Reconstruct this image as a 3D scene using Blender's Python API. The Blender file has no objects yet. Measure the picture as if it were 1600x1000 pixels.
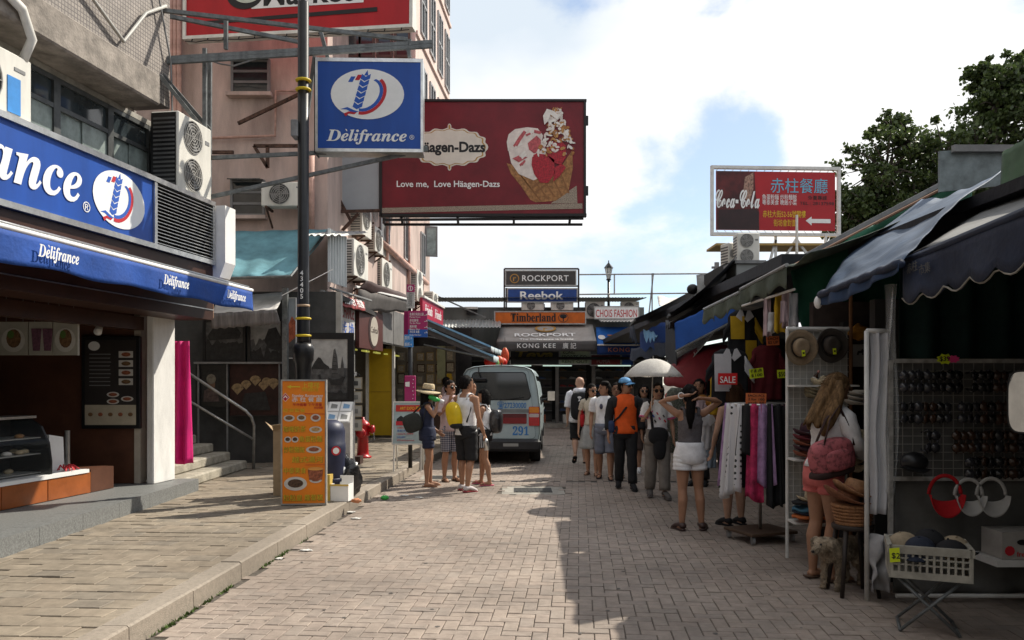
import bpy, math, random
from mathutils import Vector, Matrix, noise, Euler
random.seed(7)
scene = bpy.context.scene
col = scene.collection
# ---------------------------------------------------------------- camera
F, VH, H = 1250.0, 598.0, 1.62        # focal length in photo pixels, horizon row, eye height (m)
cam = bpy.data.cameras.new('camera')
cam_ob = bpy.data.objects.new('camera', cam)
col.objects.link(cam_ob)
cam_ob.location = (0, 0, H)
cam_ob.rotation_euler = (math.radians(90), 0, 0)
cam.sensor_width = 36.0
cam.lens = 36.0 * F / 1600.0
cam.shift_y = (VH - 500.0) / 1600.0
cam.clip_end = 2000
scene.camera = cam_ob
# ---------------------------------------------------------------- sky and sun
SUN_AZ, SUN_EL = math.radians(53), math.radians(45)      # azimuth clockwise from +Y
world = bpy.data.worlds.new('World')
scene.world = world
world.use_nodes = True
nt = world.node_tree
nt.nodes.clear()
N = nt.nodes.new
L = nt.links.new
wout = N('ShaderNodeOutputWorld'); bg = N('ShaderNodeBackground'); bg2 = N('ShaderNodeBackground'); mixw = N('ShaderNodeMixShader')
sky = N('ShaderNodeTexSky'); sky.sky_type = 'NISHITA'; sky.sun_disc = False
sky.sun_elevation = SUN_EL; sky.sun_rotation = SUN_AZ
sky.air_density = 1.0; sky.dust_density = 0.15; sky.ozone_density = 3.0
L(sky.outputs[0], bg.inputs[0]); bg.inputs[1].default_value = 0.13
tc = N('ShaderNodeTexCoord'); mp = N('ShaderNodeMapping'); mp.inputs['Scale'].default_value = (1, 1, 1.9)
mp.inputs['Location'].default_value = (0.9, 3.3, 1.2)
L(tc.outputs['Generated'], mp.inputs[0])
n1 = N('ShaderNodeTexNoise'); n1.inputs['Scale'].default_value = 2.6; n1.inputs['Detail'].default_value = 8; n1.inputs['Roughness'].default_value = 0.56; n1.inputs['Distortion'].default_value = 0.25
L(mp.outputs[0], n1.inputs['Vector'])
# a clear gap in the cloud deck
gd = Vector((0.245, 1.0, 0.30)).normalized()
vd = N('ShaderNodeVectorMath'); vd.operation = 'DISTANCE'; vd.inputs[1].default_value = gd
nrm = N('ShaderNodeVectorMath'); nrm.operation = 'NORMALIZE'; L(tc.outputs['Generated'], nrm.inputs[0]); L(nrm.outputs[0], vd.inputs[0])
gr = N('ShaderNodeMapRange'); gr.inputs['From Min'].default_value = 0.02; gr.inputs['From Max'].default_value = 0.15; gr.inputs['To Min'].default_value = -0.2; gr.inputs['To Max'].default_value = 0.01
L(vd.outputs['Value'], gr.inputs['Value'])
ad = N('ShaderNodeMath'); ad.operation = 'ADD'; L(n1.outputs['Fac'], ad.inputs[0]); L(gr.outputs[0], ad.inputs[1])
cr = N('ShaderNodeMapRange'); cr.interpolation_type = 'SMOOTHSTEP'
cr.inputs['From Min'].default_value = 0.40; cr.inputs['From Max'].default_value = 0.53; cr.inputs['To Min'].default_value = 0.28
L(ad.outputs[0], cr.inputs['Value'])
n2 = N('ShaderNodeTexNoise'); n2.inputs['Scale'].default_value = 2.2; n2.inputs['Detail'].default_value = 5
L(mp.outputs[0], n2.inputs['Vector'])
c2 = N('ShaderNodeValToRGB'); c2.color_ramp.elements[0].position = 0.33; c2.color_ramp.elements[0].color = (0.68, 0.76, 0.84, 1)
c2.color_ramp.elements[1].position = 0.52; c2.color_ramp.elements[1].color = (1.0, 1.0, 1.0, 1)
L(n2.outputs['Fac'], c2.inputs[0]); L(c2.outputs[0], bg2.inputs[0]); bg2.inputs[1].default_value = 0.95
L(cr.outputs[0], mixw.inputs[0]); L(bg.outputs[0], mixw.inputs[1]); L(bg2.outputs[0], mixw.inputs[2]); L(mixw.outputs[0], wout.inputs[0])
sun = bpy.data.lights.new('sun', 'SUN'); sun.energy = 5.0; sun.angle = math.radians(0.6); sun.color = (1.0, 0.93, 0.81)
sun_ob = bpy.data.objects.new('sun', sun); col.objects.link(sun_ob)
sd = Vector((math.sin(SUN_AZ) * math.cos(SUN_EL), math.cos(SUN_AZ) * math.cos(SUN_EL), math.sin(SUN_EL)))
sun_ob.rotation_euler = sd.to_track_quat('Z', 'Y').to_euler()
sun_ob.location = sd * 40
scene.view_settings.view_transform = 'Standard'; scene.view_settings.look = 'None'
scene.view_settings.exposure = 0.27; scene.view_settings.gamma = 1.0; scene.view_settings.use_curve_mapping = False
scene.cycles.use_denoising = True
scene.cycles.max_bounces = 6; scene.cycles.transparent_max_bounces = 12

# ---------------------------------------------------------------- helpers
def P(u, v, Y): return Vector(((u - 800) / F * Y, Y, H + (VH - v) / F * Y))
def G(u, v, z=0.0):
    Y = (H - z) * F / (v - VH)
    return Vector(((u - 800) / F * Y, Y, z))
def V(*a): return Vector(a)
MATS = {}
def mat(name, c=(.5, .5, .5), rough=.7, var=.12, vs=5, bump=0.0, bs=60, metal=0.0, spec=.35, emit=0.0, alpha=1.0, trans=0.0, tint=None, tfac=.5, streak=0.0):
    if name in MATS: return MATS[name]
    m = bpy.data.materials.new(name); m.use_nodes = True; t = m.node_tree; b = t.nodes['Principled BSDF']
    b.inputs['Roughness'].default_value = rough; b.inputs['Metallic'].default_value = metal
    b.inputs['Specular IOR Level'].default_value = spec; b.inputs['Alpha'].default_value = alpha
    b.inputs['Transmission Weight'].default_value = trans
    tcn = t.nodes.new('ShaderNodeTexCoord')
    nz = t.nodes.new('ShaderNodeTexNoise'); nz.inputs['Scale'].default_value = vs; nz.inputs['Detail'].default_value = 6; nz.inputs['Roughness'].default_value = .65
    if streak:
        mpn = t.nodes.new('ShaderNodeMapping'); mpn.inputs['Scale'].default_value = (1, 1, 1 / streak)
        t.links.new(tcn.outputs['Object'], mpn.inputs[0]); t.links.new(mpn.outputs[0], nz.inputs['Vector'])
    else: t.links.new(tcn.outputs['Object'], nz.inputs['Vector'])
    rp = t.nodes.new('ShaderNodeValToRGB')
    d = tint if tint else tuple(x * (1 - var * 1.6) for x in c); h = tuple(min(1, x * (1 + var)) for x in c)
    rp.color_ramp.elements[0].position = .3; rp.color_ramp.elements[1].position = .3 + tfac * .8
    rp.color_ramp.elements[0].color = (*d, 1); rp.color_ramp.elements[1].color = (*h, 1)
    t.links.new(nz.outputs['Fac'], rp.inputs[0]); t.links.new(rp.outputs[0], b.inputs['Base Color'])
    if bump:
        bz = t.nodes.new('ShaderNodeTexNoise'); bz.inputs['Scale'].default_value = bs; bz.inputs['Detail'].default_value = 4
        t.links.new(tcn.outputs['Object'], bz.inputs['Vector'])
        bn = t.nodes.new('ShaderNodeBump'); bn.inputs['Strength'].default_value = bump; bn.inputs['Distance'].default_value = .02
        t.links.new(bz.outputs['Fac'], bn.inputs['Height']); t.links.new(bn.outputs[0], b.inputs['Normal'])
    if emit:
        b.inputs['Emission Color'].default_value = (*c, 1); b.inputs['Emission Strength'].default_value = emit
    MATS[name] = m
    return m
def rnd_mat(name, cols, rough=.8, vs=8, bump=.25, bs=50, dirt=.25):
    """colour picked per object/island at random between the listed ones, with grain and blotches"""
    if name in MATS: return MATS[name]
    m = bpy.data.materials.new(name); m.use_nodes = True; t = m.node_tree; b = t.nodes['Principled BSDF']
    b.inputs['Roughness'].default_value = rough; b.inputs['Specular IOR Level'].default_value = .25
    g = t.nodes.new('ShaderNodeNewGeometry'); oi = t.nodes.new('ShaderNodeObjectInfo'); a = t.nodes.new('ShaderNodeMath'); a.operation = 'ADD'
    fr = t.nodes.new('ShaderNodeMath'); fr.operation = 'FRACT'
    t.links.new(g.outputs['Random Per Island'], a.inputs[0]); t.links.new(oi.outputs['Random'], a.inputs[1]); t.links.new(a.outputs[0], fr.inputs[0])
    rp = t.nodes.new('ShaderNodeValToRGB'); e = rp.color_ramp.elements
    while len(e) < len(cols): e.new(.5)
    for i, c in enumerate(cols): e[i].position = i / (len(cols) - 1); e[i].color = (*c, 1)
    t.links.new(fr.outputs[0], rp.inputs[0])
    nz = t.nodes.new('ShaderNodeTexNoise'); nz.inputs['Scale'].default_value = vs; nz.inputs['Detail'].default_value = 8; nz.inputs['Roughness'].default_value = .7
    t.links.new(g.outputs['Position'], nz.inputs['Vector'])
    nb = t.nodes.new('ShaderNodeTexNoise'); nb.inputs['Scale'].default_value = .7; nb.inputs['Detail'].default_value = 5; t.links.new(g.outputs['Position'], nb.inputs['Vector'])
    ml = t.nodes.new('ShaderNodeMath'); ml.operation = 'MULTIPLY'; t.links.new(nz.outputs['Fac'], ml.inputs[0]); t.links.new(nb.outputs['Fac'], ml.inputs[1])
    mr = t.nodes.new('ShaderNodeMapRange'); mr.inputs['From Min'].default_value = .14; mr.inputs['From Max'].default_value = .36; mr.inputs['To Min'].default_value = 1 - dirt; mr.inputs['To Max'].default_value = 1 + dirt * .4
    t.links.new(ml.outputs[0], mr.inputs['Value'])
    mx = t.nodes.new('ShaderNodeMix'); mx.data_type = 'RGBA'; mx.blend_type = 'MULTIPLY'; mx.inputs[0].default_value = 1
    t.links.new(rp.outputs[0], mx.inputs[6]); t.links.new(mr.outputs[0], mx.inputs[7]); t.links.new(mx.outputs[2], b.inputs['Base Color'])
    bz = t.nodes.new('ShaderNodeTexNoise'); bz.inputs['Scale'].default_value = bs; t.links.new(g.outputs['Position'], bz.inputs['Vector'])
    bn = t.nodes.new('ShaderNodeBump'); bn.inputs['Strength'].default_value = bump; bn.inputs['Distance'].default_value = .01
    t.links.new(bz.outputs['Fac'], bn.inputs['Height']); t.links.new(bn.outputs[0], b.inputs['Normal'])
    MATS[name] = m
    return m
WLOC = {}
def tag(o, label=None, cat=None, group=None, kind=None):
    if label: o['label'] = label
    if cat: o['category'] = cat
    if group: o['group'] = group
    if kind: o['kind'] = kind
    return o
def thing(name, label, cat, loc, group=None):
    o = bpy.data.objects.new(name, None); col.objects.link(o); o.empty_display_size = .1
    o.location = loc; WLOC[o.name] = Vector(loc)
    return tag(o, label, cat, group)
class MB:
    def __init__(s, M=None): s.v = []; s.f = []; s.m = []; s.M = M; s.mi = 0
    def add(s, vs, fs):
        k = len(s.v)
        s.v += [(s.M @ Vector(p)) if s.M is not None else Vector(p) for p in vs]
        s.f += [tuple(i + k for i in f) for f in fs]; s.m += [s.mi] * len(fs)
        return s
    def box(s, a, b):
        (x0, y0, z0), (x1, y1, z1) = a, b
        return s.add([(x0, y0, z0), (x1, y0, z0), (x1, y1, z0), (x0, y1, z0), (x0, y0, z1), (x1, y0, z1), (x1, y1, z1), (x0, y1, z1)],
                     [(3, 2, 1, 0), (4, 5, 6, 7), (0, 1, 5, 4), (1, 2, 6, 5), (2, 3, 7, 6), (3, 0, 4, 7)])
    def rbox(s, a, b, r=.01):
        """box with chamfered edges"""
        (x0, y0, z0), (x1, y1, z1) = a, b; vs = []; idx = {}
        for ix, X in ((0, (x0, x1)), (1, (x0, x1))):
            for iy, Yv in ((0, (y0, y1)), (1, (y0, y1))):
                for iz, Z in ((0, (z0, z1)), (1, (z0, z1))):
                    sx, sy, sz = (1, -1)[ix], (1, -1)[iy], (1, -1)[iz]; x, y, z = X[ix], Yv[iy], Z[iz]
                    for k, p in enumerate(((x, y + sy * r, z + sz * r), (x + sx * r, y, z + sz * r), (x + sx * r, y + sy * r, z))):
                        idx[ix, iy, iz, k] = len(vs); vs.append(p)
        I = lambda a, b, c, k: idx[a, b, c, k]
        fs = []
        for t in (0, 1):
            fs.append((I(t, 0, 0, 0), I(t, 1, 0, 0), I(t, 1, 1, 0), I(t, 0, 1, 0)))
            fs.append((I(0, t, 0, 1), I(1, t, 0, 1), I(1, t, 1, 1), I(0, t, 1, 1)))
            fs.append((I(0, 0, t, 2), I(1, 0, t, 2), I(1, 1, t, 2), I(0, 1, t, 2)))
            for w in (0, 1):
                fs.append((I(t, w, 0, 0), I(t, w, 1, 0), I(t, w, 1, 1), I(t, w, 0, 1)))
                fs.append((I(t, 0, w, 0), I(t, 1, w, 0), I(t, 1, w, 2), I(t, 0, w, 2)))
                fs.append((I(0, t, w, 1), I(1, t, w, 1), I(1, t, w, 2), I(0, t, w, 2)))
                for q in (0, 1): fs.append((I(t, w, q, 0), I(t, w, q, 1), I(t, w, q, 2)))
        return s.add(vs, fs)
    def prism(s, pts, z0, z1):
        """polygon in local XY extruded from z0 to z1"""
        n = len(pts)
        return s.add([(x, y, z0) for x, y in pts] + [(x, y, z1) for x, y in pts],
                     [tuple(range(n - 1, -1, -1)), tuple(range(n, 2 * n))] + [(i, (i + 1) % n, n + (i + 1) % n, n + i) for i in range(n)])
    def tube(s, pts, r, seg=8, caps=True, sq=None, flat=1.0, up=None):
        """loft round (or flattened) sections along points; r a number or a list"""
        pts = [Vector(p) for p in pts]; n = len(pts); rs = r if isinstance(r, (list, tuple)) else [r] * n
        vs = []; ref = Vector(up) if up else None
        for i, p in enumerate(pts):
            d = (pts[min(i + 1, n - 1)] - pts[max(i - 1, 0)])
            if d.length < 1e-9: d = Vector((0, 0, 1))
            d.normalize()
            if ref is None: ref = Vector((0, 1, 0)) if abs(d.y) < .9 else Vector((1, 0, 0))
            a = d.cross(ref)
            if a.length < 1e-5: a = d.cross(Vector((1, .3, .1)))
            a.normalize(); b = a.cross(d).normalized(); ref = b
            for k in range(seg):
                t = 2 * math.pi * k / seg + (math.pi / 4 if seg == 4 else 0); rr = rs[i]
                vs.append(p + a * math.cos(t) * rr + b * math.sin(t) * rr * flat)
        fs = [(i * seg + k, i * seg + (k + 1) % seg, (i + 1) * seg + (k + 1) % seg, (i + 1) * seg + k) for i in range(n - 1) for k in range(seg)]
        if caps: fs += [tuple(range(seg - 1, -1, -1)), tuple((n - 1) * seg + k for k in range(seg))]
        return s.add(vs, fs)
    def bar(s, a, b, w): return s.tube([a, b], w * .7071, 4)
    def rings(s, rs, seg=16, cap=True):
        """rs: list of (centre, rx, ry) with optional exponent; horizontal-ish ellipse rings"""
        vs = []
        for R in rs:
            c, rx, ry = R[0], R[1], R[2]; e = R[3] if len(R) > 3 else 2.0
            for k in range(seg):
                t = 2 * math.pi * k / seg; ct, st = math.cos(t), math.sin(t)
                vs.append((c[0] + rx * math.copysign(abs(ct) ** (2 / e), ct), c[1] + ry * math.copysign(abs(st) ** (2 / e), st), c[2]))
        n = len(rs)
        fs = [(i * seg + k, i * seg + (k + 1) % seg, (i + 1) * seg + (k + 1) % seg, (i + 1) * seg + k) for i in range(n - 1) for k in range(seg)]
        if cap: fs += [tuple(range(seg - 1, -1, -1)), tuple((n - 1) * seg + k for k in range(seg))]
        return s.add(vs, fs)
    def lathe(s, prof, c=(0, 0, 0), seg=20, cap=True): return s.rings([((c[0], c[1], c[2] + z), r, r) for r, z in prof], seg, cap)
    def ball(s, c, r, seg=12, n=8):
        rx, ry, rz = r if isinstance(r, (tuple, list)) else (r, r, r); rs = []
        for i in range(n + 1):
            t = math.pi * i / n; q = max(math.sin(t), .02)
            rs.append(((c[0], c[1], c[2] - rz * math.cos(t)), rx * q, ry * q))
        return s.rings(rs, seg)
    def grid(s, fn, nu, nv, thick=0.0):
        """surface from fn(a,b) a,b in 0..1; optional thickness along z"""
        vs = [fn(i / nu, j / nv) for j in range(nv + 1) for i in range(nu + 1)]; w = nu + 1
        fs = [(j * w + i, j * w + i + 1, (j + 1) * w + i + 1, (j + 1) * w + i) for j in range(nv) for i in range(nu)]
        return s.add(vs, fs)
    def build(s, name, mats, parent=None, smooth=False, label=None, cat=None, group=None, kind=None, solid=0.0):
        me = bpy.data.meshes.new(name)
        if not s.v: return None
        mn = Vector((min(p.x for p in s.v), min(p.y for p in s.v), min(p.z for p in s.v))); mxv = Vector((max(p.x for p in s.v), max(p.y for p in s.v), max(p.z for p in s.v)))
        c = Vector(((mn.x + mxv.x) / 2, (mn.y + mxv.y) / 2, mn.z))
        me.from_pydata([tuple(p - c) for p in s.v], [], s.f)
        for m in (mats if isinstance(mats, (list, tuple)) else [mats]): me.materials.append(m)
        me.polygons.foreach_set('material_index', s.m)
        if smooth: me.polygons.foreach_set('use_smooth', [True] * len(s.f))
        me.update()
        o = bpy.data.objects.new(name, me); col.objects.link(o)
        place(o, c, parent)
        if solid:
            md = o.modifiers.new('thickness', 'SOLIDIFY'); md.thickness = solid; md.offset = 0
        return tag(o, label, cat, group, kind)
def place(o, c, parent):
    WLOC[o.name] = Vector(c)
    if parent: o.parent = parent; o.location = Vector(c) - WLOC[parent.name]
    else: o.location = c
def fr(p, x, up=(0, 0, 1)):
    """board frame: local x right along x, local y up, local z out of the board"""
    x = Vector(x).normalized(); up = Vector(up); z = x.cross(up).normalized(); y = z.cross(x).normalized()
    M = Matrix((x, y, z)).transposed().to_4x4(); M.translation = Vector(p)
    return M
def text(body, M, x, y, size, m, parent, name='lettering', off=0.0, shear=0.0, sx=1.0, z=.004, align='LEFT', ext=.0012, sp=1.0, width=None, rot=0.0):
    c = bpy.data.curves.new('t', 'FONT'); c.body = body; c.size = size; c.offset = off * size; c.shear = shear; c.extrude = ext; c.space_character = sp
    c.align_x = align; c.resolution_u = 3; c.fill_mode = 'BOTH'
    o = bpy.data.objects.new('t', c); col.objects.link(o)
    dg = bpy.context.evaluated_depsgraph_get()
    me = bpy.data.meshes.new_from_object(o.evaluated_get(dg)); bpy.data.objects.remove(o); bpy.data.curves.remove(c)
    if not me.vertices: return None
    if width:
        xs = [v.co.x for v in me.vertices]; sx = width / (max(xs) - min(xs))
        if align == 'LEFT': x = x - min(xs) * sx
    T = M @ Matrix.Translation((x, y, z)) @ Matrix.Rotation(rot, 4, 'Z') @ Matrix.Diagonal((sx, 1, 1, 1))
    me.transform(T)
    vs = [v.co.copy() for v in me.vertices]; cc = Vector((sum(v.x for v in vs), sum(v.y for v in vs), sum(v.z for v in vs))) / len(vs)
    me.transform(Matrix.Translation(-cc)); me.materials.clear(); me.materials.append(m); me.name = name
    o = bpy.data.objects.new(name, me); col.objects.link(o); place(o, cc, parent)
    return o
def poly(M, pts, m, parent, name, z=.004, th=.002):
    return MB(M).prism(pts, z, z + th).build(name, m, parent)
def ell(cx, cy, rx, ry, n=28, rot=0.0):
    return [(cx + rx * math.cos(t) * math.cos(rot) - ry * math.sin(t) * math.sin(rot), cy + rx * math.cos(t) * math.sin(rot) + ry * math.sin(t) * math.cos(rot)) for t in [2 * math.pi * i / n for i in range(n)]]
def copy_tree(o, loc, label=None, group=None, parent=None):
    c = o.copy(); col.objects.link(c); c.location = loc
    if label: c['label'] = label
    if group: c['group'] = group
    for ch in o.children:
        d = ch.copy(); col.objects.link(d); d.parent = c
        for g in ch.children:
            e = g.copy(); col.objects.link(e); e.parent = d
    return c
# ---------------------------------------------------------------- shared materials
STEEL = mat('grey painted steel', (.16, .17, .17), .5, .3, 12, metal=.3)
CHROME = mat('stainless steel', (.62, .62, .60), .28, .15, 9, metal=.9)
BLACK = mat('black paint', (.012, .012, .013), .35, .3, 9)
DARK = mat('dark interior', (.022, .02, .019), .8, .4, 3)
WHITE = mat('white paint', (.80, .79, .77), .6, .06, 4)
CREAM = mat('cream enamel', (.70, .68, .62), .5, .12, 5)
GREY = mat('grey plastic', (.22, .22, .22), .6, .2, 6)
LETW = mat('white lettering', (.82, .82, .80), .55, .05, 4)
LETK = mat('black lettering', (.015, .015, .016), .5, .1, 4)
LETY = mat('yellow lettering', (.75, .52, .03), .55, .1, 4)
LETR = mat('red lettering', (.50, .02, .03), .55, .1, 4)
LETB = mat('blue lettering', (.02, .10, .45), .55, .1, 4)
GLASS = mat('dark window glass', (.035, .045, .05), .06, .4, 2, spec=.8)
RUST = mat('rusty bracket', (.09, .05, .035), .8, .5, 14)
# ================================================================ GROUND
PAVE = rnd_mat('paving brick', [(.305, .252, .212), (.323, .262, .218), (.284, .239, .204), (.337, .276, .229), (.297, .25, .212)], .72, 9, .4, 160, .34)
JOINT = mat('sandy joint', (.10, .085, .07), .95, .3, 20, bump=.4)
TILE = rnd_mat('pavement tile', [(.268, .226, .174), (.29, .243, .185), (.243, .21, .168), (.276, .228, .173), (.302, .254, .195)], .72, 7, .35, 150, .4)
KERBM = rnd_mat('granite kerb', [(.31, .262, .212), (.29, .25, .205), (.33, .282, .228)], .78, 30, .5, 120, .3)
CONC = mat('concrete', (.33, .31, .27), .85, .25, 6, bump=.35, bs=90)
A = math.radians(4.76); SD = V(math.sin(A), math.cos(A), 0); TD = V(math.cos(A), -math.sin(A), 0)
KL = [(-2.9, -3), (-2.60, 0), (-2.32, 5.04), (-1.98, 11.25), (-1.66, 15.9), (-1.15, 22), (-.75, 29.3)]
def kx(y):
    for (x0, y0), (x1, y1) in zip(KL, KL[1:]):
        if y <= y1: return x0 + (x1 - x0) * (y - y0) / (y1 - y0)
    return KL[-1][0]
MB().box((-250, -60, -.4), (250, 600, -.010)).build('ground', JOINT, kind='structure')
road = tag(thing('road', None, None, (0, 5, 0)), kind='structure')
def inview(x, y, z=0):
    if y < 3: return False
    u = 800 + x / y * F; v = VH + (H - z) / y * F
    return -20 < u < 1620 and v < 1015
br = []; U = .1
for i in range(-70, 95):
    for j in range(20, 300):
        k = (i - j) % 4
        if k == 0: w, l = 2, 1
        elif k == 3: w, l = 1, 2
        else: continue
        c = TD * ((i + w / 2) * U) + SD * ((j + l / 2) * U)
        if c.x < kx(c.y) + .04 or c.x > 6.5 or c.y < 2.6 or c.y > 29.2: continue
        if abs(c.y - 13.15 + .0) < .06 + 0 or abs(c.y - 20.65) < .06: continue      # the two drain channels
        if -.17 < c.x < .80 and 11.62 < c.y < 12.55: continue                    # the cover
        br.append((c, w, l))
random.seed(3)
br.sort(key=lambda t: t[0].y + abs(t[0].x - .3) * .15)
near = [t for t in br if inview(t[0].x, t[0].y) and t[0].x < 2.2][:300]
ns = set(id(t) for t in near)
g = .0028
def brick_mesh(w, l, nm):
    a, b, h, c = w * U / 2 - g, l * U / 2 - g, .0, .004
    me = bpy.data.meshes.new(nm)
    vs = [(-a, -b, -.04), (a, -b, -.04), (a, b, -.04), (-a, b, -.04), (-a, -b, -c), (a, -b, -c), (a, b, -c), (-a, b, -c), (-a + c, -b + c, 0), (a - c, -b + c, 0), (a - c, b - c, 0), (-a + c, b - c, 0)]
    fs = [(8, 9, 10, 11)] + [(o + q, o + (q + 1) % 4, o + 4 + (q + 1) % 4, o + 4 + q) for o in (0, 4) for q in range(4)]
    me.from_pydata(vs, [], fs); me.materials.append(PAVE); return me
bm1, bm2 = brick_mesh(2, 1, 'paving_brick_across'), brick_mesh(1, 2, 'paving_brick_along')
for c, w, l in near:
    o = bpy.data.objects.new('paving_brick', bm1 if w == 2 else bm2); col.objects.link(o); o.parent = road
    o.location = c - V(0, 5, 0) + V(0, 0, random.uniform(-.003, .002)); o.rotation_euler = (random.uniform(-.014, .014), random.uniform(-.014, .014), -A + random.uniform(-.01, .01))
mb = MB()
for t in br:
    if id(t) in ns: continue
    c, w, l = t; a, b = w * U / 2 - g, l * U / 2 - g; z = random.uniform(-.002, .0015); s = random.uniform(-.0008, .0008)
    q = [c + TD * x + SD * y + V(0, 0, z + s * (1 if x > 0 else -1)) for x, y in ((-a, -b), (a, -b), (a, b), (-a, b))]
    mb.add(q + [p - V(0, 0, .012) for p in q], [(0, 1, 2, 3), (4, 5, 1, 0), (5, 6, 2, 1), (6, 7, 3, 2), (7, 4, 0, 3)])
mb.build('paving_bricks', PAVE, road, kind='stuff')
DRAIN = mat('drain iron', (.035, .034, .033), .7, .4, 30, bump=.3)
for yy in (13.15, 20.65):
    MB().box((kx(yy) + .02, yy - .05, -.03), (6.5, yy + .05, -.006)).build('drain_channel', DRAIN, road)
mh = thing('manhole_cover', 'grey inspection cover in concrete surround set in the brick road', 'cover', (.32, 12.08, 0))
MB().box((-.15, 11.64, -.05), (.78, 12.53, -.004)).build('concrete_surround', CONC, mh)
mb = MB().box((.03, 11.84, -.03), (.60, 12.33, .002))
for q in range(9): mb.box((.06 + q * .06, 11.87, .002), (.085 + q * .06, 12.30, .006))
mb.build('iron_lid', DRAIN, mh)
mh2 = thing('manhole_cover', 'inspection cover in the road behind the plaid shorts of the man by the kerb', 'cover', (-1.2, 13.7, 0))
MB().box((-1.55, 13.35, -.05), (-.75, 14.0, .002)).build('concrete_surround', CONC, mh2)
MB().box((-1.4, 13.45, -.03), (-.9, 13.9, .006)).build('iron_lid', DRAIN, mh2)
# pavement
SWZ = .14
walk = tag(thing('pavement', None, None, (-3.5, 6, SWZ)), kind='structure')
mb = MB()
for (x0, y0), (x1, y1) in zip(KL, KL[1:]):
    mb.add([(x0 - .15, y0, SWZ - .012), (x1 - .15, y1, SWZ - .012), (-9, y1, SWZ - .012), (-9, y0, SWZ - .012)], [(0, 1, 2, 3)])
mb.build('bedding', JOINT, walk)
A2 = math.radians(3.1); S2 = V(math.sin(A2), math.cos(A2), 0); T2 = V(math.cos(A2), -math.sin(A2), 0)
tl = []; TW, TL = .26, .20
for j in range(10, 130):
    for i in range(-40, 10):
        c = T2 * ((i + (.5 if j % 2 else 0)) * TW) + S2 * (j * TL)
        lim = kx(c.y) - .173
        if c.x - TW / 2 > lim - .05 or c.x < -6.2 or c.y > 24: continue
        if c.x < -4.75 and c.y < 10.9: continue
        wt = 1.0
        if c.x + TW / 2 > lim:
            wt = (lim - c.x + TW / 2) / TW; c = c - T2 * (TW * (1 - wt) / 2)
        tl.append((c, wt))
def tile_mesh():
    a, b, c = TW / 2 - .002, TL / 2 - .005, .004; me = bpy.data.meshes.new('pavement_tile')
    vs = [(-a, -b, -.04), (a, -b, -.04), (a, b, -.04), (-a, b, -.04), (-a, -b, -c), (a, -b, -c), (a, b, -c), (-a, b, -c), (-a + c, -b + c, 0), (a - c, -b + c, 0), (a - c, b - c, 0), (-a + c, b - c, 0)]
    fs = [(8, 9, 10, 11)] + [(o + q, o + (q + 1) % 4, o + 4 + (q + 1) % 4, o + 4 + q) for o in (0, 4) for q in range(4)]
    me.from_pydata(vs, [], fs); me.materials.append(TILE); return me
tm = tile_mesh(); tl.sort(key=lambda c: c[0].y)
nt_ = [c for c in tl if inview(c[0].x, c[0].y, SWZ)][:300]; ns = set(id(c) for c in nt_)
for c, wt in nt_:
    o = bpy.data.objects.new('pavement_tile', tm); col.objects.link(o); o.parent = walk
    o.location = c + V(3.5, -6, random.choice((0, 0, 0, .002, -.003, .004))); o.rotation_euler = (random.uniform(-.03, .03), random.uniform(-.012, .012), -A2 + random.uniform(-.008, .008)); o.scale.x = wt
mb = MB()
for tt in tl:
    if id(tt) in ns: continue
    c, wt = tt; a, b = TW * wt / 2 - .002, TL / 2 - .003; z = SWZ + random.choice((0, 0, .003, -.003, .005)); s = random.uniform(-.004, .004)
    q = [c + T2 * x + S2 * y + V(0, 0, z + s * (1 if y > 0 else -1)) for x, y in ((-a, -b), (a, -b), (a, b), (-a, b))]
    mb.add(q + [p - V(0, 0, .014) for p in q], [(0, 1, 2, 3), (4, 5, 1, 0), (5, 6, 2, 1), (6, 7, 3, 2), (7, 4, 0, 3)])
mb.build('pavement_tiles', TILE, walk, kind='stuff')
kerb = tag(thing('kerb', None, None, (-2.2, 8, 0)), kind='structure')
y = 1.4
while y < 29:
    y1 = y + .868; e = .004; h = SWZ + random.uniform(-.004, .004)
    xa, xb = kx(y + e), kx(y1 - e); mb = MB()
    pr = [(0, -.05), (-.004, h - .012), (-.018, h), (-.17, h + .002), (-.17, -.05)]
    mb.add([(xa + px, y + e, pz) for px, pz in pr] + [(xb + px, y1 - e, pz) for px, pz in pr],
           [(0, 1, 2, 3, 4), (9, 8, 7, 6, 5)] + [(q, q + 5, (q + 1) % 5 + 5, (q + 1) % 5) for q in range(5)])
    mb.build('kerb_stone', KERBM, kerb); y = y1
random.seed(9); mb = MB()
for q in range(90):
    cx, cy, r = random.uniform(-1.9, 2.2), random.uniform(5.1, 12), random.uniform(.008, .022); cx += kx(cy) * .0; z = .0035
    mb.add([(cx + r * random.uniform(.6, 1.1) * math.cos(k * .785), cy + r * random.uniform(.6, 1.1) * math.sin(k * .785), z) for k in range(8)], [tuple(range(8))])
mb.build('gum_spots', mat('trodden gum', (.10, .09, .08), .8), road, kind='stuff')
GRASS = mat('weed green', (.07, .12, .02), .8, .4, 20)
mb = MB()
for cx, n in ((5.35, 60), (5.62, 50), (5.9, 40), (6.25, 50), (7.1, 50), (7.45, 60), (7.6, 40), (5.2, 20), (8.2, 15)):
    for q in range(n):
        y = cx + random.gauss(0, .09); x = kx(y) + .015 + abs(random.gauss(0, .014)); h = random.uniform(.008, .028); a = random.uniform(0, 6.3); w = .008
        mb.add([(x - w * math.cos(a), y - w * math.sin(a), 0), (x + w * math.cos(a), y + w * math.sin(a), 0), (x + random.gauss(0, .012), y + random.gauss(0, .012), h)], [(0, 1, 2)])
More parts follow.
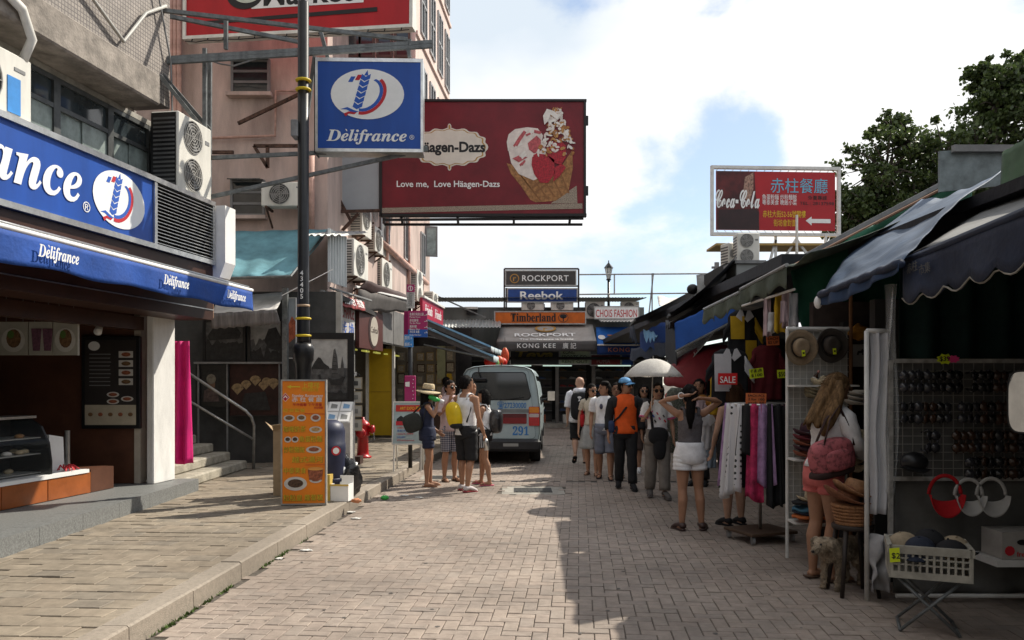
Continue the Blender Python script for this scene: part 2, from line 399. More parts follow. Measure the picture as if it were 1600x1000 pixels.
mb.build('kerb_weeds', GRASS, None, label='small green weeds in the joint along the kerb', cat='weeds', kind='stuff')
# ================================================================ CAFE BUILDING (left)
C0 = V(-4.58, 10.88, 0); DF = V(.15, .9887, 0); NF = V(.9887, -.15, 0)
def B(s, n, z): return C0 + DF * s + NF * n + V(0, 0, z)
BM = Matrix((DF, NF, V(0, 0, 1))).transposed().to_4x4(); BM.translation = C0       # local x = s, y = n, z = z
def mosaic():
    m = bpy.data.materials.new('small mosaic wall tile'); m.use_nodes = True; t = m.node_tree; b = t.nodes['Principled BSDF']; b.inputs['Roughness'].default_value = .6
    tcn = t.nodes.new('ShaderNodeTexCoord'); sep = t.nodes.new('ShaderNodeSeparateXYZ'); cb = t.nodes.new('ShaderNodeCombineXYZ')
    t.links.new(tcn.outputs['Object'], sep.inputs[0]); t.links.new(sep.outputs['Y'], cb.inputs['X']); t.links.new(sep.outputs['Z'], cb.inputs['Y'])
    bt = t.nodes.new('ShaderNodeTexBrick'); bt.offset = 0; bt.inputs['Scale'].default_value = 1; bt.inputs['Brick Width'].default_value = .05; bt.inputs['Row Height'].default_value = .05; bt.inputs['Mortar Size'].default_value = .006
    bt.inputs['Color1'].default_value = (.34, .295, .255, 1); bt.inputs['Color2'].default_value = (.27, .235, .205, 1); bt.inputs['Mortar'].default_value = (.13, .11, .10, 1)
    t.links.new(cb.outputs[0], bt.inputs['Vector'])
    nz = t.nodes.new('ShaderNodeTexNoise'); nz.inputs['Scale'].default_value = 1.5; nz.inputs['Detail'].default_value = 8; t.links.new(tcn.outputs['Object'], nz.inputs['Vector'])
    mr = t.nodes.new('ShaderNodeMapRange'); mr.inputs['From Min'].default_value = .3; mr.inputs['From Max'].default_value = .7; mr.inputs['To Min'].default_value = .6; mr.inputs['To Max'].default_value = 1.1; t.links.new(nz.outputs['Fac'], mr.inputs['Value'])
    mx = t.nodes.new('ShaderNodeMix'); mx.data_type = 'RGBA'; mx.blend_type = 'MULTIPLY'; mx.inputs[0].default_value = 1
    t.links.new(bt.outputs[0], mx.inputs[6]); t.links.new(mr.outputs[0], mx.inputs[7]); t.links.new(mx.outputs[2], b.inputs['Base Color'])
    bn = t.nodes.new('ShaderNodeBump'); bn.inputs['Strength'].default_value = .5; bn.inputs['Distance'].default_value = .01; bn.invert = True
    t.links.new(bt.outputs['Fac'], bn.inputs['Height']); t.links.new(bn.outputs[0], b.inputs['Normal']); return m
MOS = mosaic()
BROWN = mat('dark brown laminate', (.050, .020, .012), .42, .2, 4, spec=.3)
BROWN2 = mat('brown shop panel', (.10, .04, .022), .5, .2, 3)
GRAN = mat('dark grey granite', (.19, .195, .19), .55, .3, 60, bump=.1)
BLUE = mat('blue sign face', (.012, .072, .34), .4, .14, 2.5, streak=5)
cafe = thing('cafe_building', 'tiled two storey cafe building with blue sign and open brown shopfront', 'building', B(-3, 0, 0))
def cb(name, m, a, b, parent=None, r=0):
    mb = MB(BM); (mb.rbox(a, b, r) if r else mb.box(a, b)); return mb.build(name, m, parent or cafe)
cb('upper_wall', MOS, (-11, -.5, 5.30), (-.13, 0, 12))
cb('end_wall', mat('stained cream render', (.45, .40, .36), .8, .3, 3, bump=.2), (-.5, -6, 2.9), (-.10, -.51, 12))
cb('concrete_ledge', mat('weathered stone ledge', (.28, .245, .21), .85, .35, 4, bump=.4, bs=40), (-11, -.48, 5.0), (-1.05, .45, 5.38), r=.02)
cb('window_soffit', CONC, (-11, -.6, 4.93), (-.13, .0, 4.995))
# pillar, step, interior
cb('pillar', mat('white painted plaster', (.76, .75, .72), .7, .12, 5, bump=.15, streak=3), (-.50, -.10, .30), (0, 0, 2.92), r=.012)
sv = cb('pillar_sign', LETR, (-.40, .0, 2.52), (-.26, .012, 2.82))
step = MB().add([(-4.60, 2, 0), (-4.60, 10.92, 0), (-9, 10.92, 0), (-9, 2, 0), (-4.60, 2, .30), (-4.60, 10.92, .30), (-9, 10.92, .30), (-9, 2, .30)],
    [(0, 1, 5, 4), (1, 2, 6, 5), (2, 3, 7, 6), (3, 0, 4, 7), (4, 5, 6, 7)]).build('granite_step', GRAN, cafe)
for q in range(12):
    MB().box((-4.577, 2.1 + q * .74, .13), (-4.3, 2.1 + q * .74 + .735, .306)).build('step_stone', GRAN, cafe)
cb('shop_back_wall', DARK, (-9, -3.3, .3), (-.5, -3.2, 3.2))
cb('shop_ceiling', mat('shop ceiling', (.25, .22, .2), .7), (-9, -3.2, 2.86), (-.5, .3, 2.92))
cb('floor_slab', CONC, (-11, -3.2, 2.93), (-.5, -.02, 4.0))
MB().box((-9, 10.45, .306), (-4.93, 10.62, 2.86)).build('brown_panel_wall', BROWN2, cafe)
MB().box((-4.93, 10.44, .306), (-4.85, 10.60, 2.86)).build('door_jamb', mat('cream jamb', (.45, .40, .33), .6), cafe)
cb('fascia', BROWN, (-11, .02, 2.47), (.06, .52, 3.20))
cb('fascia_end', mat('plywood end', (.45, .27, .17), .7), (.062, .16, 2.5), (.07, .52, 3.19))  # beige end face, with the sunlight on it put into its paler colour
cb('fascia_trim', CHROME, (-11, .525, 2.60), (.06, .532, 2.612))
cb('shutter_rail', BROWN, (-11, -.28, 2.30), (-.52, -.12, 2.47))
ob = cb('orange_tiled_base', mat('orange glazed tile', (.32, .09, .022), .3, .2, 4), (-8, -.75, .306), (-1.35, -.27, .55))
cb('counter_slab', WHITE, (-8, -.80, .551), (-1.40, -.25, .592))
cb('base_end', BROWN2, (-1.345, -.80, .306), (-.92, -.27, .58))
for q in range(10): MB(BM).box((-8 + q * .66, -.269, .31), (-8 + q * .66 + .645, -.262, .545)).build('tile', mat('orange glazed tile'), ob)
# upper windows
wz0, wz1 = 4.06, 4.925
frame = mat('grey aluminium', (.10, .105, .105), .45, .2, 8, metal=.5)
pane_m = mat('frosted lower glass', (.28, .33, .31), .25, .35, 3, spec=.6)
win_s = [-8.5, -7.4, -6.3, -5.2, -4.2, -3.2, -2.25, -1.35, -.55]
cb('room_wall', mat('dim room', (.10, .10, .09), .8, .4, 2), (-9, -1.3, 4.0), (-.3, -1.2, 5.0))
for a, b in zip(win_s, win_s[1:]):
    w = MB(BM)
    for s0 in (a, b - .05): w.box((s0, -.08, wz0), (s0 + .05, .0, wz1))
    for z0 in (wz0, 4.58, wz1 - .05): w.box((a + .05, -.08, z0), (b - .05, -.003, z0 + .05))
    wo = w.build('window', frame, cafe)
    MB(BM).box((a + .05, -.045, 4.63), (b - .05, -.035, wz1 - .05)).build('pane', GLASS, wo)
    mid = (a + b) / 2
    MB(BM).box((a + .05, -.055, wz0 + .05), (mid + .02, -.045, 4.58)).build('pane', pane_m if random.random() < .7 else GLASS, wo)
    MB(BM).box((mid - .02, -.035, wz0 + .05), (b - .05, -.025, 4.58)).build('pane', pane_m, wo)
    gr_ = MB(BM)
    for q in range(3): gr_.box((a + .15 + q * .25, -.12, wz0 + .05), (a + .165 + q * .25, -.1, 4.58))
    for q in range(3): gr_.box((a + .06, -.12, wz0 + .12 + q * .13), (b - .06, -.1, wz0 + .13 + q * .13))
    gr_.build('window_grille', CREAM, wo)
cb('corner_post', frame, (-.55, -.1, 4.05), (-.40, .02, 4.93))
cb('corner_wall', MOS, (-.40, -.5, 3.0), (-.10, -.02, 5.0))
# conduit on the facade
MB(BM).tube([(-6, .06, 6.9), (-2.2, .06, 6.2), (-1.2, .06, 5.75), (-.75, .06, 6.3), (-.3, .05, 6.6)], .022, 8).build('conduit', mat('grey conduit', (.4, .39, .36), .5), cafe, True)
MB(BM).tube([(-4.6, .50, 5.45), (-3.9, .50, 5.3), (-3.35, .50, 5.12), (-3.2, .48, 4.9), (-3.2, .38, 4.70)], .045, 10).build('drain_hose', CREAM, cafe, True)
MB(BM).tube([(-.3, .05, 7.5), (-.5, .06, 6.7), (-.2, .06, 5.9), (-.15, .05, 5.2)], .012, 6).build('cable', GREY, cafe)
fl = thing('floodlight', 'black floodlight fixed high on the tiled cafe wall', 'floodlight', B(-3.3, .3, 5.9))
MB(BM).rbox((-3.6, .25, 5.72), (-2.95, .62, 5.92), .02).build('lamp_housing', BLACK, fl)
MB(BM).tube([(-3.3, .0, 6.1), (-3.3, .3, 6.05), (-3.3, .4, 5.92)], .025, 8).build('bracket_arm', BLACK, fl)
# sign band
def delilogo(M, cx, cy, w, parent):
    """white oval with wheat ear letter D"""
    ov = poly(M, ell(cx, cy, w / 2, w * .345, 40), LETW, parent, 'logo_oval', .004, .002)
    q = w / 2.0; bl = LETB; rd = LETR; sk = .28
    def S(pts): return [(cx + (x + sk * y) * q, cy + y * q) for x, y in pts]
    for k in range(6):
        y0 = -.42 + k * .155
        for sg in (-1, 1):
            poly(M, S([(-.18, y0), (-.18 + sg * .13, y0 + .07), (-.18 + sg * .12, y0 + .20), (-.18, y0 + .12)]), bl, parent, 'logo_grain', .0065)
    poly(M, S([(-.235, .30 + .21), (-.18, .66), (-.12, .51)]), bl, parent, 'logo_grain', .0065)
    poly(M, S([(-.62, .33), (-.50, .33), (-.46, .48), (-.58, .48)]), bl, parent, 'logo_flag', .0065)
    poly(M, S([(-.45, .38), (-.33, .38), (-.29, .53), (-.41, .53)]), rd, parent, 'logo_flag', .0065)
    arc = lambda r, x0, y0, a0, a1, n=14: [(x0 + r * math.cos(a0 + (a1 - a0) * i / n) * .95, y0 + r * math.sin(a0 + (a1 - a0) * i / n)) for i in range(n + 1)]
    poly(M, S(arc(.46, -.02, -.02, 1.25, -1.75) + arc(.40, -.06, -.0, -1.75, 1.25)), bl, parent, 'logo_bow', .0065)
    poly(M, S(arc(.54, .0, -.03, 1.0, -1.75) + arc(.465, -.02, -.02, -1.75, 1.0)), rd, parent, 'logo_bow', .007)
    poly(M, S([(-.62, -.42), (-.45, -.36), (-.25, -.44), (-.10, -.48), (-.25, -.52), (-.45, -.43)]), bl, parent, 'logo_ribbon', .0065)
    poly(M, S([(-.50, -.54), (-.38, -.48), (-.15, -.50), (-.2, -.56), (-.36, -.54), (-.42, -.62)]), rd, parent, 'logo_ribbon', .0065)
    return ov
def delitext(M, x, y, size, m, parent, width, shear=.0, off=.008):
    o = text('𝑫𝒆𝒍𝒊𝒇𝒓𝒂𝒏𝒄𝒆', M, x, y, size, m, parent, width=width, off=off, z=.006)
    ax = x + width * .245
    poly(M, [(ax - size * .06, y + size * .72), (ax + size * .02, y + size * .72), (ax + size * .075, y + size * .60), (ax + size * .02, y + size * .60)], m, parent, 'accent', .006)
    return o
sg = thing('shop_sign', 'long blue sign band with white wheat logo above the cafe awning', 'sign', B(-4, .5, 3.23))
def sb(name, m, a, b, r=0): return cb(name, m, a, b, sg, r)
sb('sign_box', BLUE, (-9, .30, 3.27), (-1.36, .545, 4.0))
sb('top_trim', CHROME, (-9, .28, 4.0), (.02, .58, 4.06)); sb('bottom_trim', CHROME, (-9, .28, 3.205), (.02, .58, 3.265))
sb('edge_trim', CHROME, (-1.355, .3, 3.267), (-1.30, .57, 3.998)); sb('end_trim', CHROME, (-.03, .3, 3.267), (.02, .57, 3.998))
SM = fr(B(-1.36, .547, 3.27), DF)
delilogo(SM, -.62, .365, .90, sg)
delitext(SM, -4.10, .19, .64, LETW, sg, 2.86)
text('®', SM, -1.22, .12, .15, LETW, sg)
for q in range(17):
    z0 = 3.285 + q * .042
    MB(BM).add([(-1.30, .56, z0), (-.03, .56, z0), (-.03, .50, z0 + .034), (-1.30, .50, z0 + .034), (-1.30, .56, z0 + .008), (-.03, .56, z0 + .008)], [(0, 1, 2, 3), (4, 5, 2, 3), (0, 1, 5, 4)]).build('louvre_slat', CHROME, sg)
sb('louvre_back', DARK, (-1.30, .30, 3.267), (-.03, .44, 3.998))
MB(BM).add([(.05, .30, 2.95), (.05, .62, 3.05), (.05, .70, 3.25), (.05, .70, 4.02), (.05, .30, 4.02), (.33, .30, 2.95), (.33, .62, 3.05), (.33, .70, 3.25), (.33, .70, 4.02), (.33, .30, 4.02)],
    [(4, 3, 2, 1, 0), (5, 6, 7, 8, 9), (0, 1, 6, 5), (1, 2, 7, 6), (2, 3, 8, 7), (3, 4, 9, 8), (4, 0, 5, 9)]).build('white_end_box', WHITE, sg)
# awning
AWB = mat('blue awning cloth', (.012, .065, .30), .75, .2, 3, bump=.25, bs=25)
aw = thing('shop_awning', 'narrow blue cafe awning with white lettered valance', 'awning', B(-4, .9, 2.6))
a0, a1 = V(-4.62, 2.0, 0), V(-3.53, 10.84, 0); ad_ = (a1 - a0).normalized()
def AWP(t): return a0 + (a1 - a0) * t
mb = MB()
mb.grid(lambda a, b: (B(-8.95 + 9.0 * a, .54, 2.90)) * (1 - b) + (AWP(a) + V(0, 0, 2.86)) * b, 24, 4); mb.build('awning_sheet', AWB, aw)
def val(a, b):
    p = AWP(a); z = 2.85 - .26 * b + .012 * math.sin(a * 47) * b; w = .022 * math.sin(a * 60 + 1.3 * math.sin(a * 17)) * b
    return p + V(.9, -.12, 0) * (.01 + w) + V(0, 0, z)
MB().grid(val, 140, 6).build('valance', AWB, aw, True, solid=.004)
mb = MB(); mb.tube([AWP(0) + V(0, 0, 2.875), AWP(1) + ad_ * .02 + V(0, 0, 2.875)], .022, 8); mb.build('front_rail', WHITE, aw, True)
MB().tube([AWP(0) + V(-.04, 0, 2.915), AWP(1) + V(-.04, 0, 2.915)], .015, 6).build('front_rail', CHROME, aw, True)
VM = fr(a1 + V(.02, -.003, 2.6), ad_)
for x in (-4.15, -2.25, -.82): delitext(VM @ Matrix.Translation((x, .085, .036)), 0, 0, .155, LETW, aw, .52)
# menu board, food photos
mbd = thing('menu_board', 'tall framed dark menu poster on the brown cafe wall', 'menu board', (-5.3, 10.4, 1.0))
a = P(133, 665, 10.40); b = P(215, 530, 10.40)
MB().rbox((a.x - .04, 10.38, a.z - .04), (b.x + .04, 10.445, b.z + .04), .01).build('board_frame', BLACK, mbd)
MM = fr((a.x, 10.379, a.z), (1, 0, 0)); w, h = b.x - a.x, b.z - a.z
poly(MM, [(0.01, h * .24), (w - .01, h * .24), (w - .01, h - .01), (.01, h - .01)], mat('menu black', (.035, .03, .028), .3), mbd, 'poster', .002)
poly(MM, [(0.01, .01), (w - .01, .01), (w - .01, h * .24), (.01, h * .24)], mat('menu cream', (.45, .40, .30), .4), mbd, 'price_strip', .002)
poly(MM, ell(w * .19, h * .92, .075, .06), LETW, mbd, 'badge', .005)
FOODR = mat('food print red', (.32, .10, .05), .5, .5, 30); FOODW = mat('plate white', (.6, .58, .53), .4, .1, 9); FOODB = mat('food print brown', (.20, .11, .05), .5, .5, 25)
for q in range(4):
    y = h * (.47 + q * .105); poly(MM, [(w * .66, y), (w * .93, y), (w * .93, y + .085), (w * .66, y + .085)], FOODW, mbd, 'food_photo', .005); poly(MM, ell(w * .8, y + .042, .06, .028), FOODR if q % 2 else FOODB, mbd, 'dish', .008)
for x, y in ((.55, .36), (.55, .28), (.82, .31)): poly(MM, ell(w * x, h * y, .08, .035), FOODW, mbd, 'plate', .005); poly(MM, ell(w * x, h * y, .055, .022), FOODR, mbd, 'dish', .008)
for q in range(9): poly(MM, [(w * .1, h * (.46 + q * .045)), (w * (.45 + .1 * random.random()), h * (.46 + q * .045)), (w * .5, h * (.46 + q * .045) + .012), (w * .1, h * (.46 + q * .045) + .012)], GREY, mbd, 'menu_line', .005)
for q in range(5): poly(MM, ell(w * (.12 + q * .19), h * .13, .03, .025), FOODR if q % 2 else FOODB, mbd, 'dish', .005)
for q, (u0, u1, lb) in enumerate(((0, 44, 'leftmost food photo over the cafe counter showing a salad plate'), (46, 82, 'food photo of tall iced glasses over the cafe counter'), (84, 122, 'food photo with sandwich plate nearest the menu poster'))):
    a = P(u0, 555, 9.3); b = P(u1, 503, 9.3)
    fp = thing('food_photo', lb, 'photo', (a.x, 9.3, a.z), 'food photos over the cafe counter')
    MB().box((a.x, 9.29, a.z), (b.x, 9.33, b.z)).build('photo_panel', mat('photo print pale', (.42, .40, .34), .35), fp)
    FM = fr((a.x, 9.289, a.z), (1, 0, 0)); w, h = b.x - a.x, b.z - a.z
    if q == 1:
        for k in range(2): poly(FM, [(.05 + k * .13, .05), (.13 + k * .13, .05), (.15 + k * .13, h * .8), (.03 + k * .13, h * .8)], mat('berry drink', (.18, .08, .12), .4, .4, 30), fp, 'printed_glass')
    else:
        poly(FM, ell(w / 2, h * .45, w * .42, h * .36), FOODW, fp, 'printed_plate'); poly(FM, ell(w * .52, h * .5, w * .26, h * .28, 14), FOODB, fp, 'printed_food', .007); poly(FM, ell(w * .42, h * .62, w * .12, h * .12, 12), mat('salad green', (.10, .18, .04), .6), fp, 'printed_leaf', .01)
    for k in (0, 1): MB().tube([(a.x + w * (.2 + .6 * k), 9.31, b.z), (a.x + w * (.2 + .6 * k), 9.31, 2.9)], .004, 5).build('hanging_wire', GREY, fp)
# pastry cases
def pastry(nm, s0, s1, label):
    t = thing('pastry_case', label, 'display case', B((s0 + s1) / 2, -.55, .592), 'curved pastry cases')
    prof = [(-.30, .592), (-.30, .74), (-.33, .95), (-.42, 1.13), (-.56, 1.22), (-.80, 1.22)]
    for s in (s0, s1 - .03):
        MB(BM).add([(s, n, z) for n, z in prof] + [(s, -.80, .592)] + [(s + .03, n, z) for n, z in prof] + [(s + .03, -.80, .592)],
            [tuple(range(7)), tuple(range(13, 6, -1))] + [(i, i + 7, (i + 1) % 7 + 7, (i + 1) % 7) for i in range(7)]).build('case_end', BLACK, t)
    MB(BM).add([(s, n, z) for n, z in prof for s in (s0 + .03, s1 - .03)], [(2 * i, 2 * i + 1, 2 * i + 3, 2 * i + 2) for i in range(5)]).build('curved_glass', mat('case glass', (.12, .13, .13), .03, .0, 2, spec=.6, alpha=.12), t, True)
    for z in (.61, .82, 1.0): MB(BM).box((s0 + .03, -.79, z), (s1 - .03, -.42, z + .012)).build('case_shelf', mat('case shelf', (.3, .3, .28), .3), t)
    MB(BM).box((s0 + .03, -.82, .6), (s1 - .03, -.80, 1.2)).build('case_back', DARK, t)
    MB(BM).box((s0, -.82, 1.222), (s1, -.5, 1.25)).build('case_top', CHROME, t)
    for q in range(14):
        z = random.choice((.64, .85, 1.03)); s = random.uniform(s0 + .1, s1 - .1); n = random.uniform(-.7, -.48)
        MB(BM).ball((s, n, z), (.06, .045, .03), 8, 5).build('pastry', random.choice([mat('baked brown', (.34, .17, .06), .6, .4, 30), mat('cream bun', (.5, .40, .25), .6, .3, 20), FOODW]), t, True)
pastry('a', -3.05, -1.95, 'curved glass pastry case nearer the menu poster'); pastry('b', -4.25, -3.10, 'curved glass pastry case at the left picture edge')
t = thing('napkin_holder', 'white leaflet holder standing on the cafe counter end', 'holder', B(-1.6, -.45, .592))
MB(BM).add([(-1.75, -.5, .592), (-1.5, -.5, .592), (-1.52, -.5, .98), (-1.75, -.5, 1.02), (-1.75, -.56, .592), (-1.5, -.56, .592), (-1.52, -.56, .98), (-1.75, -.56, 1.02)], [(0, 1, 2, 3), (7, 6, 5, 4), (0, 3, 7, 4), (1, 5, 6, 2), (3, 2, 6, 7)]).build('leaflet_pocket', WHITE, t)
MB(BM).tube([(-1.45, -.5, .592), (-1.45, -.5, 1.05)], .03, 8).build('stand', CHROME, t)
mb = MB(BM)
for q in range(14): a = random.uniform(0, 6.28); mb.tube([(-1.62, -.40, .60), (-1.62 + .08 * math.cos(a), -.38 + .06 * math.sin(a), .66), (-1.62 + .15 * math.cos(a), -.36 + .09 * math.sin(a), .605)], .008, 5)
mb.build('red_ribbon', LETR, t)
sp = thing('spotlight', 'small white spotlight hanging over the menu poster', 'spotlight', (-5.25, 10.1, 2.3))
MB().tube([(-5.25, 10.2, 2.47), (-5.25, 10.2, 2.36)], .012, 6).build('stem', WHITE, sp); MB().tube([(-5.27, 10.24, 2.36), (-5.22, 10.08, 2.26)], [.035, .05], 12).build('lamp_head', WHITE, sp, True)
# ---------------- air conditioners
ACG = mat('fan grille', (.10, .10, .10), .5, .2, 10); ACW = mat('aircon casing', (.66, .64, .58), .5, .12, 5, streak=4)
def aircon(name, label, M, w, h, d, fans=1, group=None, dark_side=False, brackets=True):
    """local x along the front, y out of the front face (0 = front), z up"""
    base = M @ Vector((w / 2, -d / 2, 0)); t = thing('air_conditioner', label, 'air conditioner', base, group)
    MB(M).rbox((0, -d, 0), (w, 0, h), .015).build('casing', ACW, t)
    for k in range(fans):
        cz = h * (k + .5) / fans; r = min(w * .36, h / fans * .42); cx = w * .42
        mb = MB(M)
        rim = [(cx + r * math.cos(q * .2618), cz + r * math.sin(q * .2618)) for q in range(24)]
        mb.add([(cx, .004, cz)] + [(x, .004, z) for x, z in rim], [(0, i + 1, (i + 1) % 24 + 1) for i in range(24)])
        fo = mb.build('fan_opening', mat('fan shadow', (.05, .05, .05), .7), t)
        g2 = MB(M)
        for rr in (.25, .45, .65, .83, 1.0): g2.tube([(cx + r * rr * math.cos(q * .2618), .014, cz + r * rr * math.sin(q * .2618)) for q in range(25)], .007, 4, False)
        for q in range(8): g2.bar((cx, .014, cz), (cx + r * math.cos(q * .785), .014, cz + r * math.sin(q * .785)), .008)
        g2.build('fan_grille', mat('grille wire', (.34, .33, .31), .5), fo)
        bl = MB(M)
        for q in range(4):
            a = q * 1.5708; bl.add([(cx + .03 * math.cos(a), .006, cz + .03 * math.sin(a)), (cx + r * .9 * math.cos(a), .008, cz + r * .9 * math.sin(a)), (cx + r * .9 * math.cos(a + .7), .006, cz + r * .9 * math.sin(a + .7))], [(0, 1, 2)])
        bl.build('fan_blade', GREY, fo)
    for q in range(int(h / .055) - 1):
        MB(M).box((-.006, -d * .9, .05 + q * .055), (.004, -d * .12, .075 + q * .055)).build('louvre', ACG, t)
    if brackets:
        for x in (w * .12, w * .85):
            MB(M).bar((x, .04, -.02), (x, -d - .1, -.02), .04).build('bracket', RUST, t); MB(M).bar((x, 0, -.03), (x, -d - .1, -.35), .03).build('bracket', RUST, t)
    MB(M).box((w * .80, .0, h * .75), (w * .92, .006, h * .80)).build('maker_plate', GREY, t)
    return t
def acM(p, x, yout): 
    x = Vector(x).normalized(); y = Vector(yout).normalized(); M = Matrix((x, y, V(0, 0, 1))).transposed().to_4x4(); M.translation = Vector(p); return M
t = aircon('a', 'white twin fan air conditioner on top of the cafe sign', acM(B(-.75, .50, 4.07), DF, NF), .80, .98, .38, 2, brackets=False)
MB(BM).box((-.755, .13, 4.08), (-.752, .47, 5.03)).build('black_coil', BLACK, t)
t = aircon('b', 'white single fan air conditioner at the far left above the cafe sign', acM(B(-4.25, .42, 4.07), DF, NF), 1.12, .64, .40, 1, brackets=False)
MB(BM).box((-3.44, .422, 4.14), (-3.28, .427, 4.48)).build('blue_sticker', mat('blue sticker', (.05, .25, .62), .4), t)
# ================================================================ HANGING SIGN AND ITS STEEL BRACKET
hs = thing('hanging_sign', 'square blue hanging sign with white oval wheat logo beside the black lamp post', 'sign', P(578, 232, 11))
a = P(492, 236, 11.0); b = P(660, 89, 11.0)
HM = fr((a.x, 11.02, a.z), (1, .03, 0)); w, h = b.x - a.x, b.z - a.z
MB(HM).box((0, 0, -.28), (w, h, -.012)).build('sign_case', CHROME, hs)
MB(HM).box((.035, .045, -.012), (w - .03, h - .05, .0)).build('sign_face', BLUE, hs)
e = MB(HM)
for q in ((0, 0, w, .045), (0, h - .05, w, h), (0, .045, .035, h - .05), (w - .03, .045, w, h - .05)): e.box((q[0], q[1], -.012), (q[2], q[3], .008))
e.build('sign_rim', CHROME, hs)
delilogo(HM, w * .485, h * .615, w * .68, hs)
delitext(HM, w * .105, h * .115, .225, LETW, hs, w * .745)
text('®', HM, w * .875, h * .135, .09, LETW, hs)
MB(HM).box((-.02, -.01, -.30), (-.003, h, -.02)).build('black_side', BLACK, hs)
sbk = thing('sign_bracket', 'grey steel strut frame carrying the square hanging sign off the cafe corner', 'bracket', P(322, 310, 11.1))
def strut(u0, v0, u1, v1, Y0, Y1, w=.05, m=STEEL): MB().bar(P(u0, v0, Y0), P(u1, v1, Y1), w).build('strut', m, sbk)
for s in ((252, 16, 637, 62, 10.6, 11.2), (252, 23, 470, 66, 10.9, 11.5), (253, 92, 675, 66, 10.7, 11.25), (253, 98, 675, 72, 10.7, 11.25), (320, 76, 320, 313, 10.9, 10.9), (328, 86, 327, 310, 11.2, 11.2),
          (250, 112, 327, 202, 10.6, 11.1), (250, 118, 320, 205, 10.5, 10.9), (322, 247, 668, 231, 11.05, 11.25), (323, 309, 668, 233, 11.05, 11.25), (173, 8, 250, 18, 10.1, 10.6), (171, 10, 153, 90, 10.1, 9.8), (174, 12, 166, 92, 10.1, 9.9),
          (353, 31, 353, 77, 11.1, 11.1), (640, 62, 640, 72, 11.2, 11.2), (500, 45, 512, 90, 11.2, 11.2), (636, 66, 640, 90, 11.2, 11.2), (492, 88, 480, 180, 11.2, 11.5)): strut(*s)
MB().tube([P(330, 95, 11), P(345, 100, 11), P(365, 103, 11), P(400, 92, 11.1)], .012, 6).build('cable', GREY, sbk)
# ================================================================ LAMP POST
lp = thing('lamp_post', 'tall black lamp post with yellow bands behind the orange menu stand', 'lamp post', (-2.70, 10.35, SWZ))
LX, LY = -2.70, 10.35
MB().lathe([(.16, 0), (.16, .12), (.13, .16), (.105, .5), (.10, 1.55), (.105, 1.72), (.13, 1.78), (.135, 1.86), (.14, 1.92), (.12, 1.97), (.085, 2.0)], (LX, LY, SWZ), 20).build('base_column', BLACK, lp, True)
MB().lathe([(.085, 2.0), (.082, 2.05), (.08, 2.4), (.072, 2.5), (.070, 6.4)], (LX, LY, SWZ), 20).build('shaft', BLACK, lp, True)
for z in (2.07, 2.29, 5.25, 5.37): MB().lathe([(.074, 0), (.098, .008), (.102, .018), (.098, .03), (.074, .036)], (LX, LY, SWZ + z), 20).build('yellow_band', mat('yellow band', (.62, .45, .02), .5), lp, True)
MB().lathe([(.083, 0), (.083, .03)], (LX, LY, SWZ + 2.46), 20).build('tape_band', mat('tan tape', (.4, .28, .18), .6), lp, True)
for q, c in enumerate('43405'): text(c, fr((LX - .02, LY - .082, SWZ + 2.86 - q * .075), (1, 0, 0)), 0, 0, .085, LETW, lp, 'number', off=.01)
MB().rbox((LX - .14, LY - .1, 4.78), (LX - .05, LY + .1, 5.0), .012).build('camera_box', GREY, lp); MB().box((LX - .142, LY - .08, 4.80), (LX - .139, LY + .08, 4.98)).build('lens_plate', WHITE, lp)
# ================================================================ ORANGE MENU STAND
om = thing('menu_stand', 'tall narrow orange restaurant menu stand on the pavement before the lamp post', 'menu stand', (-2.56, 9.6, SWZ))
a = P(440, 789, 9.63); b = P(510, 593, 9.63); w, h = b.x - a.x, b.z - a.z; a.z = SWZ + .01; h = b.z - a.z
OM = fr((a.x, 9.60, a.z), (1, .10, 0))
ORG = mat('orange print', (.80, .23, .012), .45, .06, 3)
MB(OM).box((0, 0, -.05), (w, h, -.012)).build('stand_panel', CREAM, om)
MB(OM).box((.018, .018, -.012), (w - .018, h - .018, 0)).build('printed_face', ORG, om)
e = MB(OM)
for q in ((0, 0, w, .018), (0, h - .018, w, h), (0, .018, .018, h - .018), (w - .018, .018, w, h - .018)): e.box((q[0], q[1], -.012), (q[2], q[3], .012))
e.build('metal_rim', mat('dull aluminium', (.40, .40, .38), .4, .2, 9, metal=.6), om)
MB(OM).bar((.05, .0, -.3), (.05, h * .8, -.05), .02).build('rear_leg', GREY, om); MB(OM).bar((w - .05, .0, -.3), (w - .05, h * .8, -.05), .02).build('rear_leg', GREY, om)
X = lambda f: f * w
Yy = lambda f: h * (1 - f)
poly(OM, [(X(.13), Yy(.058)), (X(.22), Yy(.042)), (X(.22), Yy(.053)), (X(.42), Yy(.053)), (X(.42), Yy(.063)), (X(.22), Yy(.063)), (X(.22), Yy(.075))], LETY, om, 'arrow')
text('上樓梯', OM, X(.46), Yy(.068), .085, LETY, om, width=X(.38)); text('同街舖面對面', OM, X(.46), Yy(.093), .04, LETY, om, width=X(.36))
poly(OM, ell(X(.10), Yy(.142), .048, .052, 4), LETW, om, 'emblem', .002); poly(OM, ell(X(.10), Yy(.142), .042, .046, 4), LETR, om, 'emblem', .0045); poly(OM, [(X(.05), Yy(.145)), (X(.10), Yy(.125)), (X(.15), Yy(.145)), (X(.13), Yy(.15)), (X(.10), Yy(.135)), (X(.07), Yy(.15))], LETW, om, 'emblem', .007)
text('Stanley Restaurant', OM, X(.24), Yy(.14), .05, LETW, om, width=X(.68), shear=.15); text('赤 柱 餐 廳', OM, X(.24), Yy(.175), .06, LETW, om, width=X(.66))
